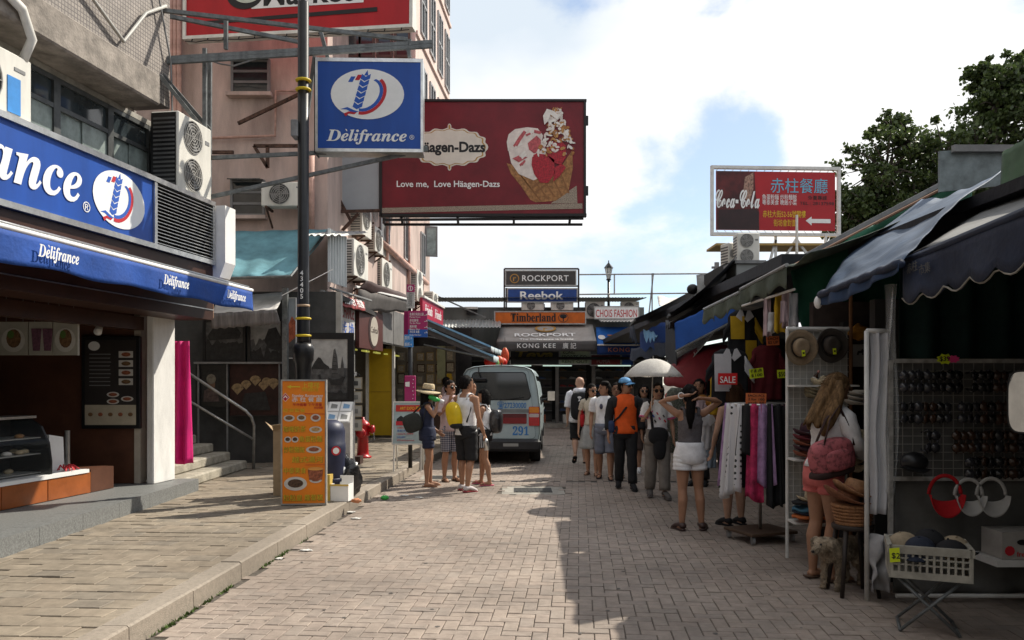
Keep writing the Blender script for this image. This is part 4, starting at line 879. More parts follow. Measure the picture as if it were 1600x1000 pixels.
# awnings in the row
def sheet(name, m, c, nu=16, nv=8, sag=.06, wave=.02, k=5, parent=None, label=None, cat=None, solid=.006, seed=0):
    """bilinear sheet between corners c00,c10,c11,c01 (a along first edge, b down) with sag and folds"""
    c = [Vector(p) for p in c]
    def f(a, b):
        p = (c[0] * (1 - a) + c[1] * a) * (1 - b) + (c[3] * (1 - a) + c[2] * a) * b
        return p + V(0, 0, -sag * 4 * b * (1 - b) * (.6 + .4 * math.sin(a * 3.1)) + wave * math.sin(a * k * 6.28 + seed + b) * (.3 + b) + .5 * wave * noise.noise(V(a * 5, b * 5, seed)))
    return MB().grid(f, nu, nv).build(name, m, parent, True, label, cat, solid=solid)
TEAL = mat('teal tarpaulin', (.14, .31, .36), .7, .25, 2.2, bump=.2, bs=20)
ba = thing('teal_awning', 'faded teal tarpaulin awning left of the lamp post', 'awning', P(420, 432, 14))
sheet('awning_sheet', TEAL, (P(362, 362, 15.7), P(515, 358, 15.7), P(452, 432, 13.9), P(352, 434, 13.9)), 20, 10, .10, .02, 3, ba)
MB().tube([P(352, 435, 13.88), P(454, 432, 13.88)], .025, 8).build('front_bar', STEEL, ba); MB().tube([P(454, 432, 13.88), P(512, 360, 15.6)], .02, 8).build('side_bar', STEEL, ba)
CORR = mat('corrugated zinc', (.46, .47, .46), .45, .2, 5, metal=.5, streak=5)
def corrugated(name, m, p, x, y, w, h, parent, n=14, amp=.02, label=None, cat=None):
    """ribbed sheet: ribs run along y"""
    x = Vector(x).normalized(); y = Vector(y).normalized(); z = x.cross(y).normalized(); mb = MB(); k = n * 4
    vs = [Vector(p) + x * (w * i / k) + z * (amp * (0, 1, 1, 0)[i % 4]) + y * (h * j) for j in (0, 1) for i in range(k + 1)]
    mb.add(vs, [(i, i + 1, k + 2 + i, k + 1 + i) for i in range(k)])
    return mb.build(name, m, parent, False, label, cat, solid=.004)
cr_ = thing('corrugated_canopy', 'small corrugated metal canopy above the art stall', 'canopy', P(505, 360, 15))
corrugated('roof_sheet', CORR, P(472, 369, 14.6), (1, 0, 0), V(.2, 1.5, .35), .75, 1.5, cr_, 6, .03)
corrugated('side_sheet', CORR, P(512, 440, 14.9), (.15, 1, 0), (0, 0, 1), 1.0, 1.0, cr_, 7, .03)
wa = thing('white_awning', 'sagging white awning with grey stripes over the paintings', 'awning', P(400, 480, 13.5))
sheet('awning_sheet', mat('grubby white canvas', (.55, .53, .50), .8, .2, 3), (P(340, 466, 14.6), P(444, 456, 14.6), P(432, 484, 13.6), P(330, 490, 13.6)), 16, 6, .05, .01, 4, wa)
sheet('valance', mat('grey striped canvas', (.16, .15, .15), .8, .4, 9, streak=8), (P(330, 490, 13.6), P(432, 484, 13.6), P(438, 506, 13.62), P(330, 514, 13.62)), 24, 4, 0, .01, 8, wa)
MB().tube([P(440, 462, 14), P(520, 421, 14.3)], .008, 6).build('tie_rope', WHITE, wa)
ap = thing('steel_post', 'slim grey steel post at the corner of the painting stall', 'post', P(446, 700, 14.2))
MB().box((P(442, 0, 14.2).x, 14.15, SWZ), (P(450, 0, 14.2).x, 14.25, 3.3)).build('shaft', STEEL, ap); MB().box((P(442, 0, 14.2).x - .02, 14.12, SWZ), (P(450, 0, 14.2).x + .02, 14.28, SWZ + .02)).build('foot_plate', STEEL, ap)
# paintings
def painting(label, u0, u1, v0, v1, Y, art, frame=BLACK, fw=.05, tilt=0):
    a, b = P(u0, v1, Y), P(u1, v0, Y); w, h = b.x - a.x, b.z - a.z; t = thing('painting', label, 'painting', (a + b) / 2 - V(0, 0, h / 2))
    M = fr(a, (1, 0, 0)) @ Matrix.Rotation(-tilt, 4, 'X')
    e = MB(M)
    for q in ((0, 0, w, fw), (0, h - fw, w, h), (0, fw, fw, h - fw), (w - fw, fw, w, h - fw)): e.box((q[0], q[1], -.03), (q[2], q[3], .015))
    e.build('picture_frame', frame, t)
    MB(M).box((fw, fw, -.03), (w - fw, h - fw, -.004)).build('canvas', art[0], t)
    I = M @ Matrix.Translation((fw, fw, -.004)); iw, ih = w - 2 * fw, h - 2 * fw
    for k, (pts, m) in enumerate(art[1]): poly(I, [(min(max(x, 0), 1) * iw, min(max(y, 0), 1) * ih) for x, y in pts], m, t, 'painted_shape', .0015 + .0025 * k)
    return t
def hills(y0, amp, seed, n=18): return [(0, 0)] + [(i / n, y0 + amp * noise.noise(V(i * .45, seed, 0))) for i in range(n + 1)] + [(1, 0)]
k1 = mat('ink grey light', (.26, .26, .25), .6, .3, 5); k2 = mat('ink grey mid', (.09, .09, .09), .6, .5, 8); k3 = mat('ink grey dark', (.025, .025, .025), .6, .4, 12); k4 = mat('ink grey pale', (.40, .40, .39), .6, .25, 4)
painting('dark ink landscape with tree row, left of the pair above the shelf', 317, 384, 498, 566, 14.55, (k2, [(hills(.45, .2, 1), k3), ([(.05, .62), (.25, .9), (.5, .8), (.75, .95), (.95, .7), (.9, .55), (.1, .5)], k3)]))
painting('dark ink landscape with pale sky, right of the pair above the shelf', 387, 443, 498, 566, 14.55, (k1, [(hills(.5, .35, 4), k2), (hills(.25, .3, 8), k3), ([(.45, .5), (.6, .8), (.85, .85), (1, .6), (1, .2), (.6, .3)], k3)]))
sk1 = mat('portrait skin', (.16, .09, .06), .6, .4, 10)
painting('small dark portrait of a figure with pale cap below the shelf', 306, 354, 570, 636, 14.5, (k3, [([(.1, 0), (.15, .35), (.45, .45), (.8, .35), (.9, 0)], mat('red grey robe', (.10, .07, .065), .6, .5, 15)), (ell(.5, .55, .2, .2, 16), sk1), (ell(.5, .72, .24, .16, 16), mat('pale cap', (.22, .20, .16), .6, .4, 12))]), BLACK, .10)
gold = mat('bronze petals', (.30, .21, .11), .5, .5, 12)
fan = lambda cx, cy, r: [(cx, cy - r * .9)] + [(cx + r * math.cos(a), cy + r * .9 * math.sin(a)) for a in [0.1 + i * .26 for i in range(12)]]
painting('wide dark brown painting with bronze flowers below the shelf', 358, 440, 566, 650, 14.5, (mat('dark umber', (.035, .012, .009), .6, .4, 5), [(fan(x, y, r), gold) for x, y, r in ((.15, .5, .12), (.32, .58, .10), (.5, .66, .11), (.66, .56, .10), (.85, .6, .12), (.72, .64, .09))] + [([(.2, .1), (.3, .42), (.7, .45), (.8, .1)], k3)]), BLACK, .01)
sh = thing('picture_shelf', 'thin pale shelf rail between the two rows of paintings', 'shelf', P(375, 567, 14.45))
a, b = P(305, 568.5, 14.45), P(441, 565.5, 14.45); MB().box((a.x, 14.38, a.z), (b.x, 14.5, b.z)).build('shelf_board', GREY, sh)
for u in (312, 357, 438): q = P(u, 567, 14.5); MB().box((q.x - .01, 14.42, SWZ), (q.x + .01, 14.46, q.z - .02)).build('shelf_post', GREY, sh)
painting('colourful abstract poster on the grey stall wall behind the lamp post', 446, 463, 465, 560, 14.5, (mat('pale poster', (.34, .38, .42), .6), [([(0, .1), (0, .45), (.6, .7), (1, .6), (1, 0)], mat('orange red wash', (.45, .12, .06), .6, .6, 6)), ([(0, 0), (0, .2), (1, .35), (1, 0)], k2)]), WHITE, .01)
jk = [(hills(.52, .0, 1), k2), ([(0, .5), (.1, .62), (.2, .70), (.26, .69), (.36, .6), (.5, .54), (.5, .5)], k3), ([(.55, .35), (.58, .62), (.62, .82), (.66, .85), (.72, .7), (.76, .4)], k2), ([(.80, .38), (.83, .6), (.86, .72), (.90, .58), (.92, .38)], k2),
      ([(.48, .36), (.55, .24), (.85, .24), (.95, .38), (.75, .34), (.6, .33)], k3), ([(.1, .30), (.15, .24), (.3, .24), (.34, .32), (.22, .29)], k3), (hills(.12, .1, 12), k3), ([(.2, .40), (.24, .31), (.3, .32), (.27, .42)], k3)]
for i in range(6): jk.insert(3, ([(.57 + .01 * i, .42 + i * .07), (.74 - .012 * i, .42 + i * .065), (.74 - .012 * i, .43 + i * .065), (.57 + .01 * i, .43 + i * .07)], k3))
painting('large black framed ink painting of a sailing junk', 476, 553, 520, 634, 13.9, (k4, jk), BLACK, .11)
rk = thing('print_rack', 'white rack of small prints behind the bin', 'rack', P(525, 712, 13.6))
a, b = P(507, 710, 13.6), P(549, 630, 13.6)
MB().add([(a.x, 13.5, SWZ), (b.x, 13.5, SWZ), (b.x, 13.5, .95), (a.x, 13.5, .95), (a.x, 13.9, SWZ), (b.x, 13.9, SWZ), (b.x, 13.9, 1.3), (a.x, 13.9, 1.3)], [(0, 1, 2, 3), (1, 5, 6, 2), (5, 4, 7, 6), (4, 0, 3, 7), (3, 2, 6, 7)]).build('rack_body', mat('grey white board', (.45, .44, .42), .6), rk)
RM = fr((a.x, 13.5, .95), (1, 0, 0), V(0, .4, .35).normalized())
for i in range(2):
    for j in range(2):
        x, y = .03 + i * .21, .02 + j * .26; poly(RM, [(x, y), (x + .19, y), (x + .19, y + .23), (x, y + .23)], WHITE, rk, 'print', .004); poly(RM, [(x + .04, y + .06), (x + .15, y + .06), (x + .15, y + .15), (x + .04, y + .18)], k1 if (i + j) % 2 else mat('blue wash', (.2, .36, .55), .6), rk, 'print_image', .008)
fs = thing('frame_stand', 'black stand holding a column of four small framed prints', 'stand', P(555, 715, 14.6))
q = P(548, 0, 14.6).x; MB().box((q - .015, 14.58, SWZ), (q + .015, 14.61, 1.72)).build('stand_post', BLACK, fs); MB().box((q - .05, 14.45, SWZ), (q + .2, 14.75, SWZ + .14)).build('stand_base', mat('dark brown block', (.05, .025, .02), .6), fs)
MB().tube([P(548 + x, 589 - y, 14.6) for x, y in ((0, 0), (1, 4), (7, 7), (13, 4), (14, 0))], .01, 6).build('hook_ring', BLACK, fs)
for j in range(4):
    a, b = P(545.5, 608 + j * 21.8, 14.55), P(566, 589.5 + j * 21.8, 14.55); M = fr(a, (1, 0, 0)); w, h = b.x - a.x, b.z - a.z
    fo = MB(M).box((0, 0, 0), (w, h, .02)).build('print_frame', mat('pale wood frame', (.42, .35, .24), .6), fs); poly(M, [(.015, .015), (w - .015, .015), (w - .015, h - .015), (.015, h - .015)], mat('mount board', (.50, .48, .43), .7), fo, 'mount', .021); poly(M, [(w * .3, h * .3), (w * .7, h * .3), (w * .7, h * .68), (w * .3, h * .68)], k1 if j else k2, fo, 'print_image', .024)
MB().box((P(549, 0, 14.5).x, 14.5, P(0, 587, 14.5).z), (P(557, 0, 14.5).x, 14.51, P(0, 581, 14.5).z)).build('price_card', WHITE, fs)
# hydrant
hy = thing('fire_hydrant', 'red fire hydrant with side outlets on the pavement', 'hydrant', P(567, 715, 15.8)); HX, HY = P(567, 0, 15.8).x, 15.8
RED = mat('hydrant red', (.40, .010, .014), .35, .25, 8, spec=.5)
MB().lathe([(.17, 0), (.17, .03), (.12, .05), (.115, .1), (.105, .42), (.14, .44), (.14, .48), (.125, .5), (.125, .62), (.14, .63), (.14, .66), (.11, .70), (.06, .74), (.03, .76), (.03, .80), (.0, .80)], (HX, HY, SWZ), 18).build('barrel', RED, hy, True)
for dx in (-1, 1): MB().tube([(HX, HY - .02, SWZ + .56), (HX + dx * .16, HY - .02, SWZ + .56), (HX + dx * .17, HY - .02, SWZ + .56), (HX + dx * .22, HY - .02, SWZ + .56), (HX + dx * .24, HY - .02, SWZ + .56)], [.06, .06, .085, .085, .04], 14).build('outlet', RED, hy, True)
MB().tube([(HX, HY - .1, SWZ + .5), (HX, HY - .2, SWZ + .5), (HX, HY - .21, SWZ + .5), (HX, HY - .26, SWZ + .5)], [.07, .07, .095, .09], 14).build('front_outlet', RED, hy, True)
MB().tube([(HX + .22, HY - .05, SWZ + .5), (HX + .24, HY - .1, SWZ + .36), (HX + .12, HY - .14, SWZ + .30)], .008, 5).build('chain', STEEL, hy)
# A-board
ab = thing('sandwich_board', 'pale blue sandwich board with red header beside the hat woman', 'sandwich board', P(638, 730, 13.4))
a, b = P(614, 693, 13.4), P(660, 628, 13.4); AMx = fr((a.x, 13.4, a.z), (1, 0, 0), V(0, .22, 1)); w, h = b.x - a.x, b.z - a.z
MB(AMx).box((0, 0, -.02), (w, h, 0)).build('board', mat('pale blue board', (.38, .47, .47), .5), ab)
e = MB(AMx)
for q in ((0, -.02, w, 0), (0, h, w, h + .02), (-.02, -.02, 0, h + .02), (w, -.02, w + .02, h + .02)): e.box((q[0], q[1], -.02), (q[2], q[3], .012))
e.build('board_rim', CREAM, ab)
poly(AMx, [(.03, h * .78), (w - .02, h * .78), (w - .02, h * .94), (.03, h * .94)], mat('header red', (.52, .03, .02), .5), ab, 'header'); text('ART EXPO 展覽', AMx, .10, h * .82, .075, LETY, ab, width=w * .74, z=.008)
poly(AMx, [(.05, h * .52), (.2, h * .52), (.2, h * .60), (.12, h * .68), (.05, h * .60)], k3, ab, 'printed_house'); poly(AMx, [(.04, h * .44), (.22, h * .44), (.22, h * .54), (.04, h * .54)], LETR, ab, 'printed_stamp', .008)
for q in range(5): text(['OPEN DAILY', '赤柱大街', '10AM-7PM', 'GALLERY', 'Welcome'][q], AMx, .06, h * (.36 - q * .075), .042, [LETR, LETB][q % 2], ab, width=w * (.5, .4, .55, .3, .6)[q])
for x, yy in ((.02, 13.35), (w - .02, 13.35), (.02, 13.75), (w - .02, 13.75)):
    zt = a.z if yy < 13.5 else b.z - .05; MB().bar((a.x + x, 13.40 if yy < 13.5 else 13.56, zt), (a.x + x, yy, SWZ), .025).build('leg', CREAM, ab)
# direction sign post
dp = thing('direction_sign', 'slim black street sign post with magenta and blue direction panels', 'sign post', P(642, 720, 13.9)); DX, DY = P(641, 0, 13.9).x, 13.9
MB().tube([(DX, DY, SWZ), (DX, DY, P(0, 482, DY).z)], .038, 12).build('post', BLACK, dp, True)
MAG = mat('magenta panel', (.36, .025, .13), .45, .06, 3); BLP = mat('blue panel', (.02, .10, .40), .45, .06, 3)
def pan(name, u0, u1, v0, v1, m, dy=-.05, x=(1, .0, 0)):
    a, b = P(u0, v1, DY), P(u1, v0, DY); M = fr((a.x, DY + dy, a.z), x); o = MB(M).box((0, 0, -.03), (b.x - a.x, b.z - a.z, 0)).build(name, m, dp); return M, b.x - a.x, b.z - a.z
M, w, h = pan('logo_head', 636, 648, 445, 457, MAG); poly(M, ell(w / 2, h / 2, .045, .045), LETW, dp, 'logo', .004); poly(M, ell(w / 2, h / 2, .034, .034), MAG, dp, 'logo', .007); poly(M, [(w * .45, h * .25), (w * .55, h * .25), (w * .55, h * .75), (w * .45, h * .75)], LETW, dp, 'logo', .010)
M, w, h = pan('name_strip', 636, 648, 457, 482, mat('light grey panel', (.48, .48, .47), .5)); text('Stanley', M, w * .72, .03, .13, GREY, dp, rot=math.pi / 2, width=.24)
pan('side_panel', 632, 639, 486, 524, MAG, .02, (1, .6, 0))
M, w, h = pan('upper_panel', 638, 668, 486, 515, MAG)
for q, s in enumerate(('香港仔海濱公園', '赤柱廣場', '美利樓')):
    text(s, M, .03, h * (.75 - q * .33), .055, LETW, dp, width=w * (.72, .45, .36)[q]); text(('Murray House', 'To the Plaza', 'Blake Pier')[q], M, .03, h * (.63 - q * .33), .036, LETW, dp, width=w * .55); text('→', M, w * .82, h * (.68 - q * .33), .08, LETW, dp, off=.01)
M, w, h = pan('lower_panel', 638, 668, 515, 527, BLP); text('赤柱灣 海灘', M, .03, h * .55, .05, LETW, dp, width=w * .5); text('Stanley Main Beach', M, .03, h * .2, .036, LETW, dp, width=w * .6); text('→', M, w * .82, h * .35, .08, LETW, dp, off=.01)
for k in range(2):
    M, w, h = pan('small_blue_panel', 632.5, 646, 523 + k * 10, 532.5 + k * 10, mat('bright blue panel', (.05, .25, .62), .45), -.055); text('廁所→', M, .01, h * .2, .07, LETW, dp, width=w * .8)
pb = thing('magenta_box', 'magenta board strapped round the direction sign post', 'board', P(641, 627, 13.9))
a, b = P(633, 627, 13.85), P(650, 587, 13.85); MB().rbox((a.x, 13.76, a.z), (b.x, 13.84, b.z), .01).build('board_panel', MAG, pb); M = fr((a.x, 13.758, a.z), (1, 0, 0)); poly(M, [(.015, .26), (.09, .25), (.09, .34), (.015, .33)], WHITE, pb, 'sticker')
for q in range(6): poly(M, ell(.145 + .01 * (q % 2), .05 + q * .065, .008, .008, 8), WHITE, pb, 'spot')
# picture frames shop wall
ps = thing('frame_shop_wall', 'shop wall covered in small framed prints behind the sign post', 'display wall', (-2.6, 24.6, SWZ))
MB().box((-3.9, 24.7, SWZ), (-1.75, 24.8, 2.75)).build('wall_panel', mat('shop beige wall', (.20, .175, .135), .7, .2, 3), ps)
random.seed(12); frm = [mat('dark wood frame', (.06, .03, .02), .5), mat('grey frame', (.2, .19, .17), .5), mat('gilt frame', (.32, .22, .08), .5)]
for i in range(7):
    for j in range(6):
        x, z = -3.85 + i * .30 + random.uniform(0, .03), .5 + j * .36; w, h = random.uniform(.17, .26), random.uniform(.22, .33)
        fo = MB().box((x, 24.655, z), (x + w, 24.699, z + h)).build('print_frame', random.choice(frm), ps); MB().box((x + .025, 24.648, z + .025), (x + w - .025, 24.654, z + h - .025)).build('print', mat('aged print', (.36, .32, .24), .6, .35, 20), fo)
MB().box((-2.0, 24.5, 1.1), (-1.85, 24.69, 1.9)).build('yellow_poster', mat('yellow panel'), ps)
MB().box((-2.3, 24.6, 1.75), (-2.05, 24.645, 2.75)).build('pale_green_banner', mat('pale green print', (.34, .36, .22), .6), ps)
ctr = thing('goods_counter', 'low dark counter with boxed souvenirs in the frame shop', 'counter', (-2.4, 23.9, SWZ))
MB().box((-3.0, 23.6, SWZ), (-1.9, 24.1, .75)).build('counter_body', mat('dark brown block'), ctr)
for q in range(8): x = -2.95 + q * .13; MB().box((x, 23.65, .752), (x + .11, 23.95, .85 + .08 * random.random())).build('souvenir_box', [FOODR, CREAM, BLP, mat('yellow panel')][q % 4], ctr)
# striped blue awnings reaching over the street
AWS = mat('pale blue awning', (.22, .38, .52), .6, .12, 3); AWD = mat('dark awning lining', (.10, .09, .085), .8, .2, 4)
def flatawn(label, y0, y1, ua, va, ub, vb, col_, Yn):
    a, b = P(ua, va, Yn), P(ub, vb, Yn); t = thing('street_awning', label, 'awning', (a + b) / 2, 'blue awnings of the far left shops'); d = V(.0832, 1, 0) * (y1 - y0)
    sheet('awning_sheet', col_, (a, a + d, b + d, b), 10, 8, .04, .008, 2, t)
    MB().grid(lambda p, q: b + d * p + V(0, 0, -.16 * q + .02 * math.sin(p * 30) * q), 20, 2).build('front_valance', mat('valance grey blue', (.40, .46, .48), .7), t, True, solid=.004)
    MB().bar(a + V(0, -.01, -.015), b + V(0, -.01, -.015), .05).build('edge_bar', AWS, t)
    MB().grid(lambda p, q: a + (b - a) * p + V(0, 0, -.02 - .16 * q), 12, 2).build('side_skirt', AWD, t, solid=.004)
    for k in (0, .98): MB().tube([a + d * k + V(0, 0, -.5), b + d * k + V(-.1, 0, -.06)], .02, 6).build('arm', STEEL, t)
flatawn('nearer and lower of the pale blue awnings at the end of the left row', 21.2, 22.6, 662, 509, 771, 556, AWS, 21.2)
flatawn('farther and longer of the pale blue awnings at the end of the left row', 22.9, 26.6, 666, 498, 767, 541, AWS, 22.9)
t = thing('dark_awning', 'folded dark brown awning under the air conditioners', 'awning', P(600, 460, 19)); 
sheet('awning_sheet', mat('dark brown canvas', (.045, .02, .018), .7), (P(573, 438, 17.6), P(640, 462, 21), P(646, 470, 21), P(560, 452, 17.4)), 10, 4, .04, .02, 3, t)
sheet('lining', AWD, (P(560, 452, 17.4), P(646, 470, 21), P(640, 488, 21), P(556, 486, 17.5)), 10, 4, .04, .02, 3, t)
MB().tube([P(556, 448, 17.3), P(646, 470, 21)], .03, 6).build('roller', WHITE, t)
t = thing('red_white_awning', 'small red and white lettered exchange awning', 'awning', P(545, 480, 16)); cs = (P(530, 460, 15.4), P(569, 472, 16.9), P(571, 486, 16.8), P(533, 478, 15.2))
sheet('awning_sheet', mat('maroon canvas', (.30, .05, .05), .7), cs, 10, 4, .02, .01, 3, t); M = fr(cs[3] + V(.015, -.02, .0), cs[2] - cs[3], cs[0] - cs[3]); text('MONEY', M, .25, .06, .2, LETW, t, off=.015, width=.75, z=.02); text('找換', M, 1.1, .06, .2, LETW, t, off=.008, width=.45, z=.02)
MB().tube([P(516, 450, 15.2), P(580, 470, 17.4)], .025, 6).build('roller', GREY, t)
# lanterns
LR = mat('red lantern', (.58, .02, .012), .5, .2, 8); LG = mat('green lantern', (.18, .38, .12), .5, .3, 8); LRO = mat('orange red lantern', (.62, .09, .03), .5, .3, 8)
for k, (u, v, r, m, lb) in enumerate(((766, 565, .17, LR, 'leftmost round red lantern over the van roof'), (773, 567, .13, LG, 'green and red lantern beside the leftmost red one'), (779, 564, .15, LRO, 'orange red lantern in the middle of the lantern cluster'), (785, 566, .14, LR, 'rightmost round red lantern over the van roof'), (789, 556, .12, LRO, 'tall narrow red lantern at the right end of the awning edge'))):
    p = P(u, v, 22 + .35 * k); t = thing('paper_lantern', lb, 'lantern', p - V(0, 0, r), 'paper lanterns over the van'); mb = MB(); rs = []
    tall = 2.0 if k == 4 else .95
    for i in range(9):
        a = math.pi * i / 8; rs.append(((p.x, p.y, p.z - r * tall * math.cos(a)), r * max(math.sin(a), .25), r * max(math.sin(a), .25)))
    mb.rings(rs, 20); mb.build('lantern_body', m, t, True)
    for s in (-1, 1): MB().lathe([(r * .3, 0), (r * .3, .03)], (p.x, p.y, p.z + s * r * tall - .015), 12).build('lantern_cap', mat('gilt frame'), t)
    MB().tube([p + V(0, 0, r * tall), p + V(0, 0, r * tall + .3)], .006, 4).build('string', BLACK, t)
    MB().tube([p - V(0, 0, r * tall), p - V(0, 0, r * tall + .14)], [.012, .03], 8).build('tassel', LR, t)
# ================================================================ FAR SHOPS AT THE STREET END
FY = 29.0
def fx(u, Y=FY): return (u - 800) / F * Y
def fz(v, Y=FY): return H + (VH - v) / F * Y
fs_ = thing('far_shop', 'low sports shop building closing the street end', 'building', (1.5, FY + 2, 0))
ZINC = mat('grey zinc wall', (.17, .185, .18), .6, .25, 1.5, streak=4)
MB().box((fx(640), FY + .5, 2.4), (fx(1010), FY + .7, fz(478))).build('upper_wall', ZINC, fs_)
corrugated('roof_edge', mat('dark roof sheet', (.16, .17, .165), .6, .3, 4), (fx(640), FY - .2, fz(466)), (1, 0, 0), V(0, 1, .05), fx(1010) - fx(640), 3.0, fs_, 80, .015)
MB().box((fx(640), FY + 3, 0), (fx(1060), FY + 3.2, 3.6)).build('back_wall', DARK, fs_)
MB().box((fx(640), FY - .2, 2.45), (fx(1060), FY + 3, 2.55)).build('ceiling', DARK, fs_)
for u in (790, 868, 925, 985): MB().box((fx(u), FY + .0, 0), (fx(u) + .12, FY + .2, 2.45)).build('shop_pillar', WALLG, fs_)
corrugated('lean_to_roof', CORR, (fx(682), FY - 1.3, fz(512, FY - 1.3)), (1, 0, 0), V(0, 1.3, .35), fx(783) - fx(682), 1.4, fs_, 20, .03)
corrugated('lean_to_roof', CORR, (fx(935), FY - 1.0, fz(503, FY - 1)), (1, 0, 0), V(0, 1.3, .2), fx(1005) - fx(935), 1.3, fs_, 14, .03)
MB().box((fx(728), FY + .35, fz(490)), (fx(745), FY + .49, fz(478))).build('vent_opening', BLACK, fs_); MB().box((fx(725), FY + .2, fz(482)), (fx(746), FY + .49, fz(478.5))).build('vent_hood', CREAM, fs_)
MB().bar(P(684, 463, FY + .2), P(760, 497, FY), .05).build('brace', STEEL, fs_)
MB().box((fx(640), FY - .4, 0), (fx(1060), FY + 3, .15)).build('shop_plinth', CONC, fs_)
random.seed(21)
shoe_m = [mat('shoe dark', (.03, .03, .035), .5), mat('shoe tan', (.22, .13, .07), .5), mat('shoe white', (.45, .45, .44), .5), mat('shoe blue', (.05, .09, .2), .5), mat('shoe red', (.3, .04, .04), .5)]
for k, (u0, u1, lb) in enumerate(((792, 866, 'shoe wall of the far shop behind the van'), (872, 922, 'shoe wall in the middle of the far shop'), (930, 984, 'shoe wall at the right end of the far shop'))):
    t = thing('shoe_display', lb, 'display', (fx((u0 + u1) / 2), FY + 1.2, .15)); x0, x1 = fx(u0) + .1, fx(u1) - .02
    MB().box((x0, FY + 1.3, .15), (x1, FY + 1.36, 2.4)).build('display_back', mat('display grey', (.07, .068, .065), .7), t)
    for z in [.55 + .3 * i for i in range(6)]:
        MB().box((x0, FY + 1.1, z), (x1, FY + 1.3, z + .015)).build('shelf', GREY, t)
        x = x0 + .05
        while x < x1 - .25:
            m = random.choice(shoe_m); mb = MB(); mb.tube([(x, FY + 1.2, z + .06), (x + .07, FY + 1.2, z + .06), (x + .16, FY + 1.2, z + .045), (x + .23, FY + 1.2, z + .035)], [.035, .045, .035, .02], 8); mb.box((x - .03, FY + 1.16, z + .016), (x + .25, FY + 1.24, z + .03)); mb.build('shoe', m, t); x += random.uniform(.28, .4)
    for q in range(3): MB().box((x0 + .1 + q * .45, FY + .3, .152), (x0 + .42 + q * .45, FY + .7, .45)).build('shoe_box', [CREAM, GREY, FOODR][q % 3], t)
for k, (u0, u1) in enumerate(((848, 893), (934, 985), (801, 830))):
    MB().tube([(fx(u0), FY - .1, fz(571.5)), (fx(u1), FY - .1, fz(571.5))], .02, 8).build('tube_light', mat('fluorescent tube', (.6, .8, .7), .4, emit=.7), None, label=('fluorescent tube under the green sports shop sign', 'fluorescent tube under the red shoe brand sign', 'short fluorescent tube above the van roof')[k], cat='light', group='fluorescent tubes of the far shop')
# stacked brand signs on a steel frame
sfm = thing('rooftop_sign_rack', 'rusty steel frame on the far roof holding two brand signs', 'frame', (fx(845), FY + .2, fz(485)))
for p, q in (((788, 487), (788, 420)), ((904, 485), (904, 420)), ((788, 420), (904, 420)), ((788, 447), (904, 447)), ((791, 485), (791, 450)), ((850, 487), (850, 475))): MB().bar(P(*p, FY + .25), P(*q, FY + .25), .06).build('frame_bar', mat('brown steel', (.08, .07, .065), .6), sfm)
MB().bar(P(788, 422, FY + .25), P(788, 480, FY + 1.6), .05).build('frame_bar', mat('brown steel'), sfm); MB().bar(P(904, 422, FY + .25), P(904, 480, FY + 1.6), .05).build('frame_bar', mat('brown steel'), sfm)
def fsign(name, label, u0, u1, v0, v1, m, Y, th=.15):
    a, b = P(u0, v1, Y), P(u1, v0, Y); t = thing(name, label, 'sign', V((a.x + b.x) / 2, Y, a.z)); MB().box((a.x, Y, a.z), (b.x, Y + th, b.z)).build('sign_board', m, t)
    w, h = b.x - a.x, b.z - a.z; e = MB()
    M = fr((a.x, Y, a.z), (1, 0, 0)); e = MB(M)
    for q in ((-.02, -.02, w + .02, .02), (-.02, h - .02, w + .02, h + .02), (-.02, .02, .02, h - .02), (w - .02, .02, w + .02, h - .02)): e.box((q[0], q[1], -.02), (q[2], q[3], .012))
    e.build('sign_rim', mat('dull aluminium'), t)
    return t, M, w, h
t, M, w, h = fsign('brand_sign', 'charcoal shoe brand sign with orange ring, topmost on the roof frame', 790, 900, 423, 446, mat('charcoal sign', (.055, .052, .05), .5), FY)
OR2 = mat('ochre', (.42, .22, .05), .5)
poly(M, ell(w * .127, h * .47, .17, .17), OR2, t, 'ring'); poly(M, ell(w * .127, h * .47, .135, .135), mat('charcoal sign'), t, 'ring', .007); text('r', M, w * .10, h * .30, .3, OR2, t, off=.02, z=.010)
text('ROCKPORT', M, w * .235, h * .30, .30, LETW, t, width=w * .66, off=.008, sp=1.1)
t, M, w, h = fsign('brand_sign', 'royal blue sports brand sign on the roof frame', 793, 902, 451, 472, mat('royal blue sign', (.018, .06, .24), .5), FY - .02)
text('Reebok', M, w * .18, h * .22, .40, LETW, t, width=w * .62, off=.022)
t, M, w, h = fsign('brand_sign', 'long orange boot brand sign with black lettering and tree', 773, 915, 487, 506, mat('orange sign', (.52, .115, .010), .5), FY - .25)
text('𝐓𝐢𝐦𝐛𝐞𝐫𝐥𝐚𝐧𝐝', M, w * .175, h * .2, .42, LETK, t, width=w * .50, off=.012)
poly(M, ell(w * .755, h * .5, .18, .17, 20), LETK, t, 'tree_emblem'); poly(M, ell(w * .755, h * .5, .16, .15, 20), mat('orange sign'), t, 'tree_emblem', .007); poly(M, ell(w * .755, h * .62, .13, .08, 12), LETK, t, 'tree_emblem', .010); poly(M, [(w * .748, h * .2), (w * .762, h * .2), (w * .760, h * .6), (w * .75, h * .6)], LETK, t, 'tree_emblem', .010)
t, M, w, h = fsign('fashion_sign', 'white fashion shop sign with thin red letters', 929, 998, 479, 498, WHITE, FY - .1)
text('CHOIS FASHION', M, w * .03, h * .15, .38, LETR, t, width=w * .93, off=.006)
t, M, w, h = fsign('sports_sign', 'pale green sports company sign below the awning', 875, 922, 548, 569, mat('pale green sign', (.36, .44, .30), .6), FY - .05)
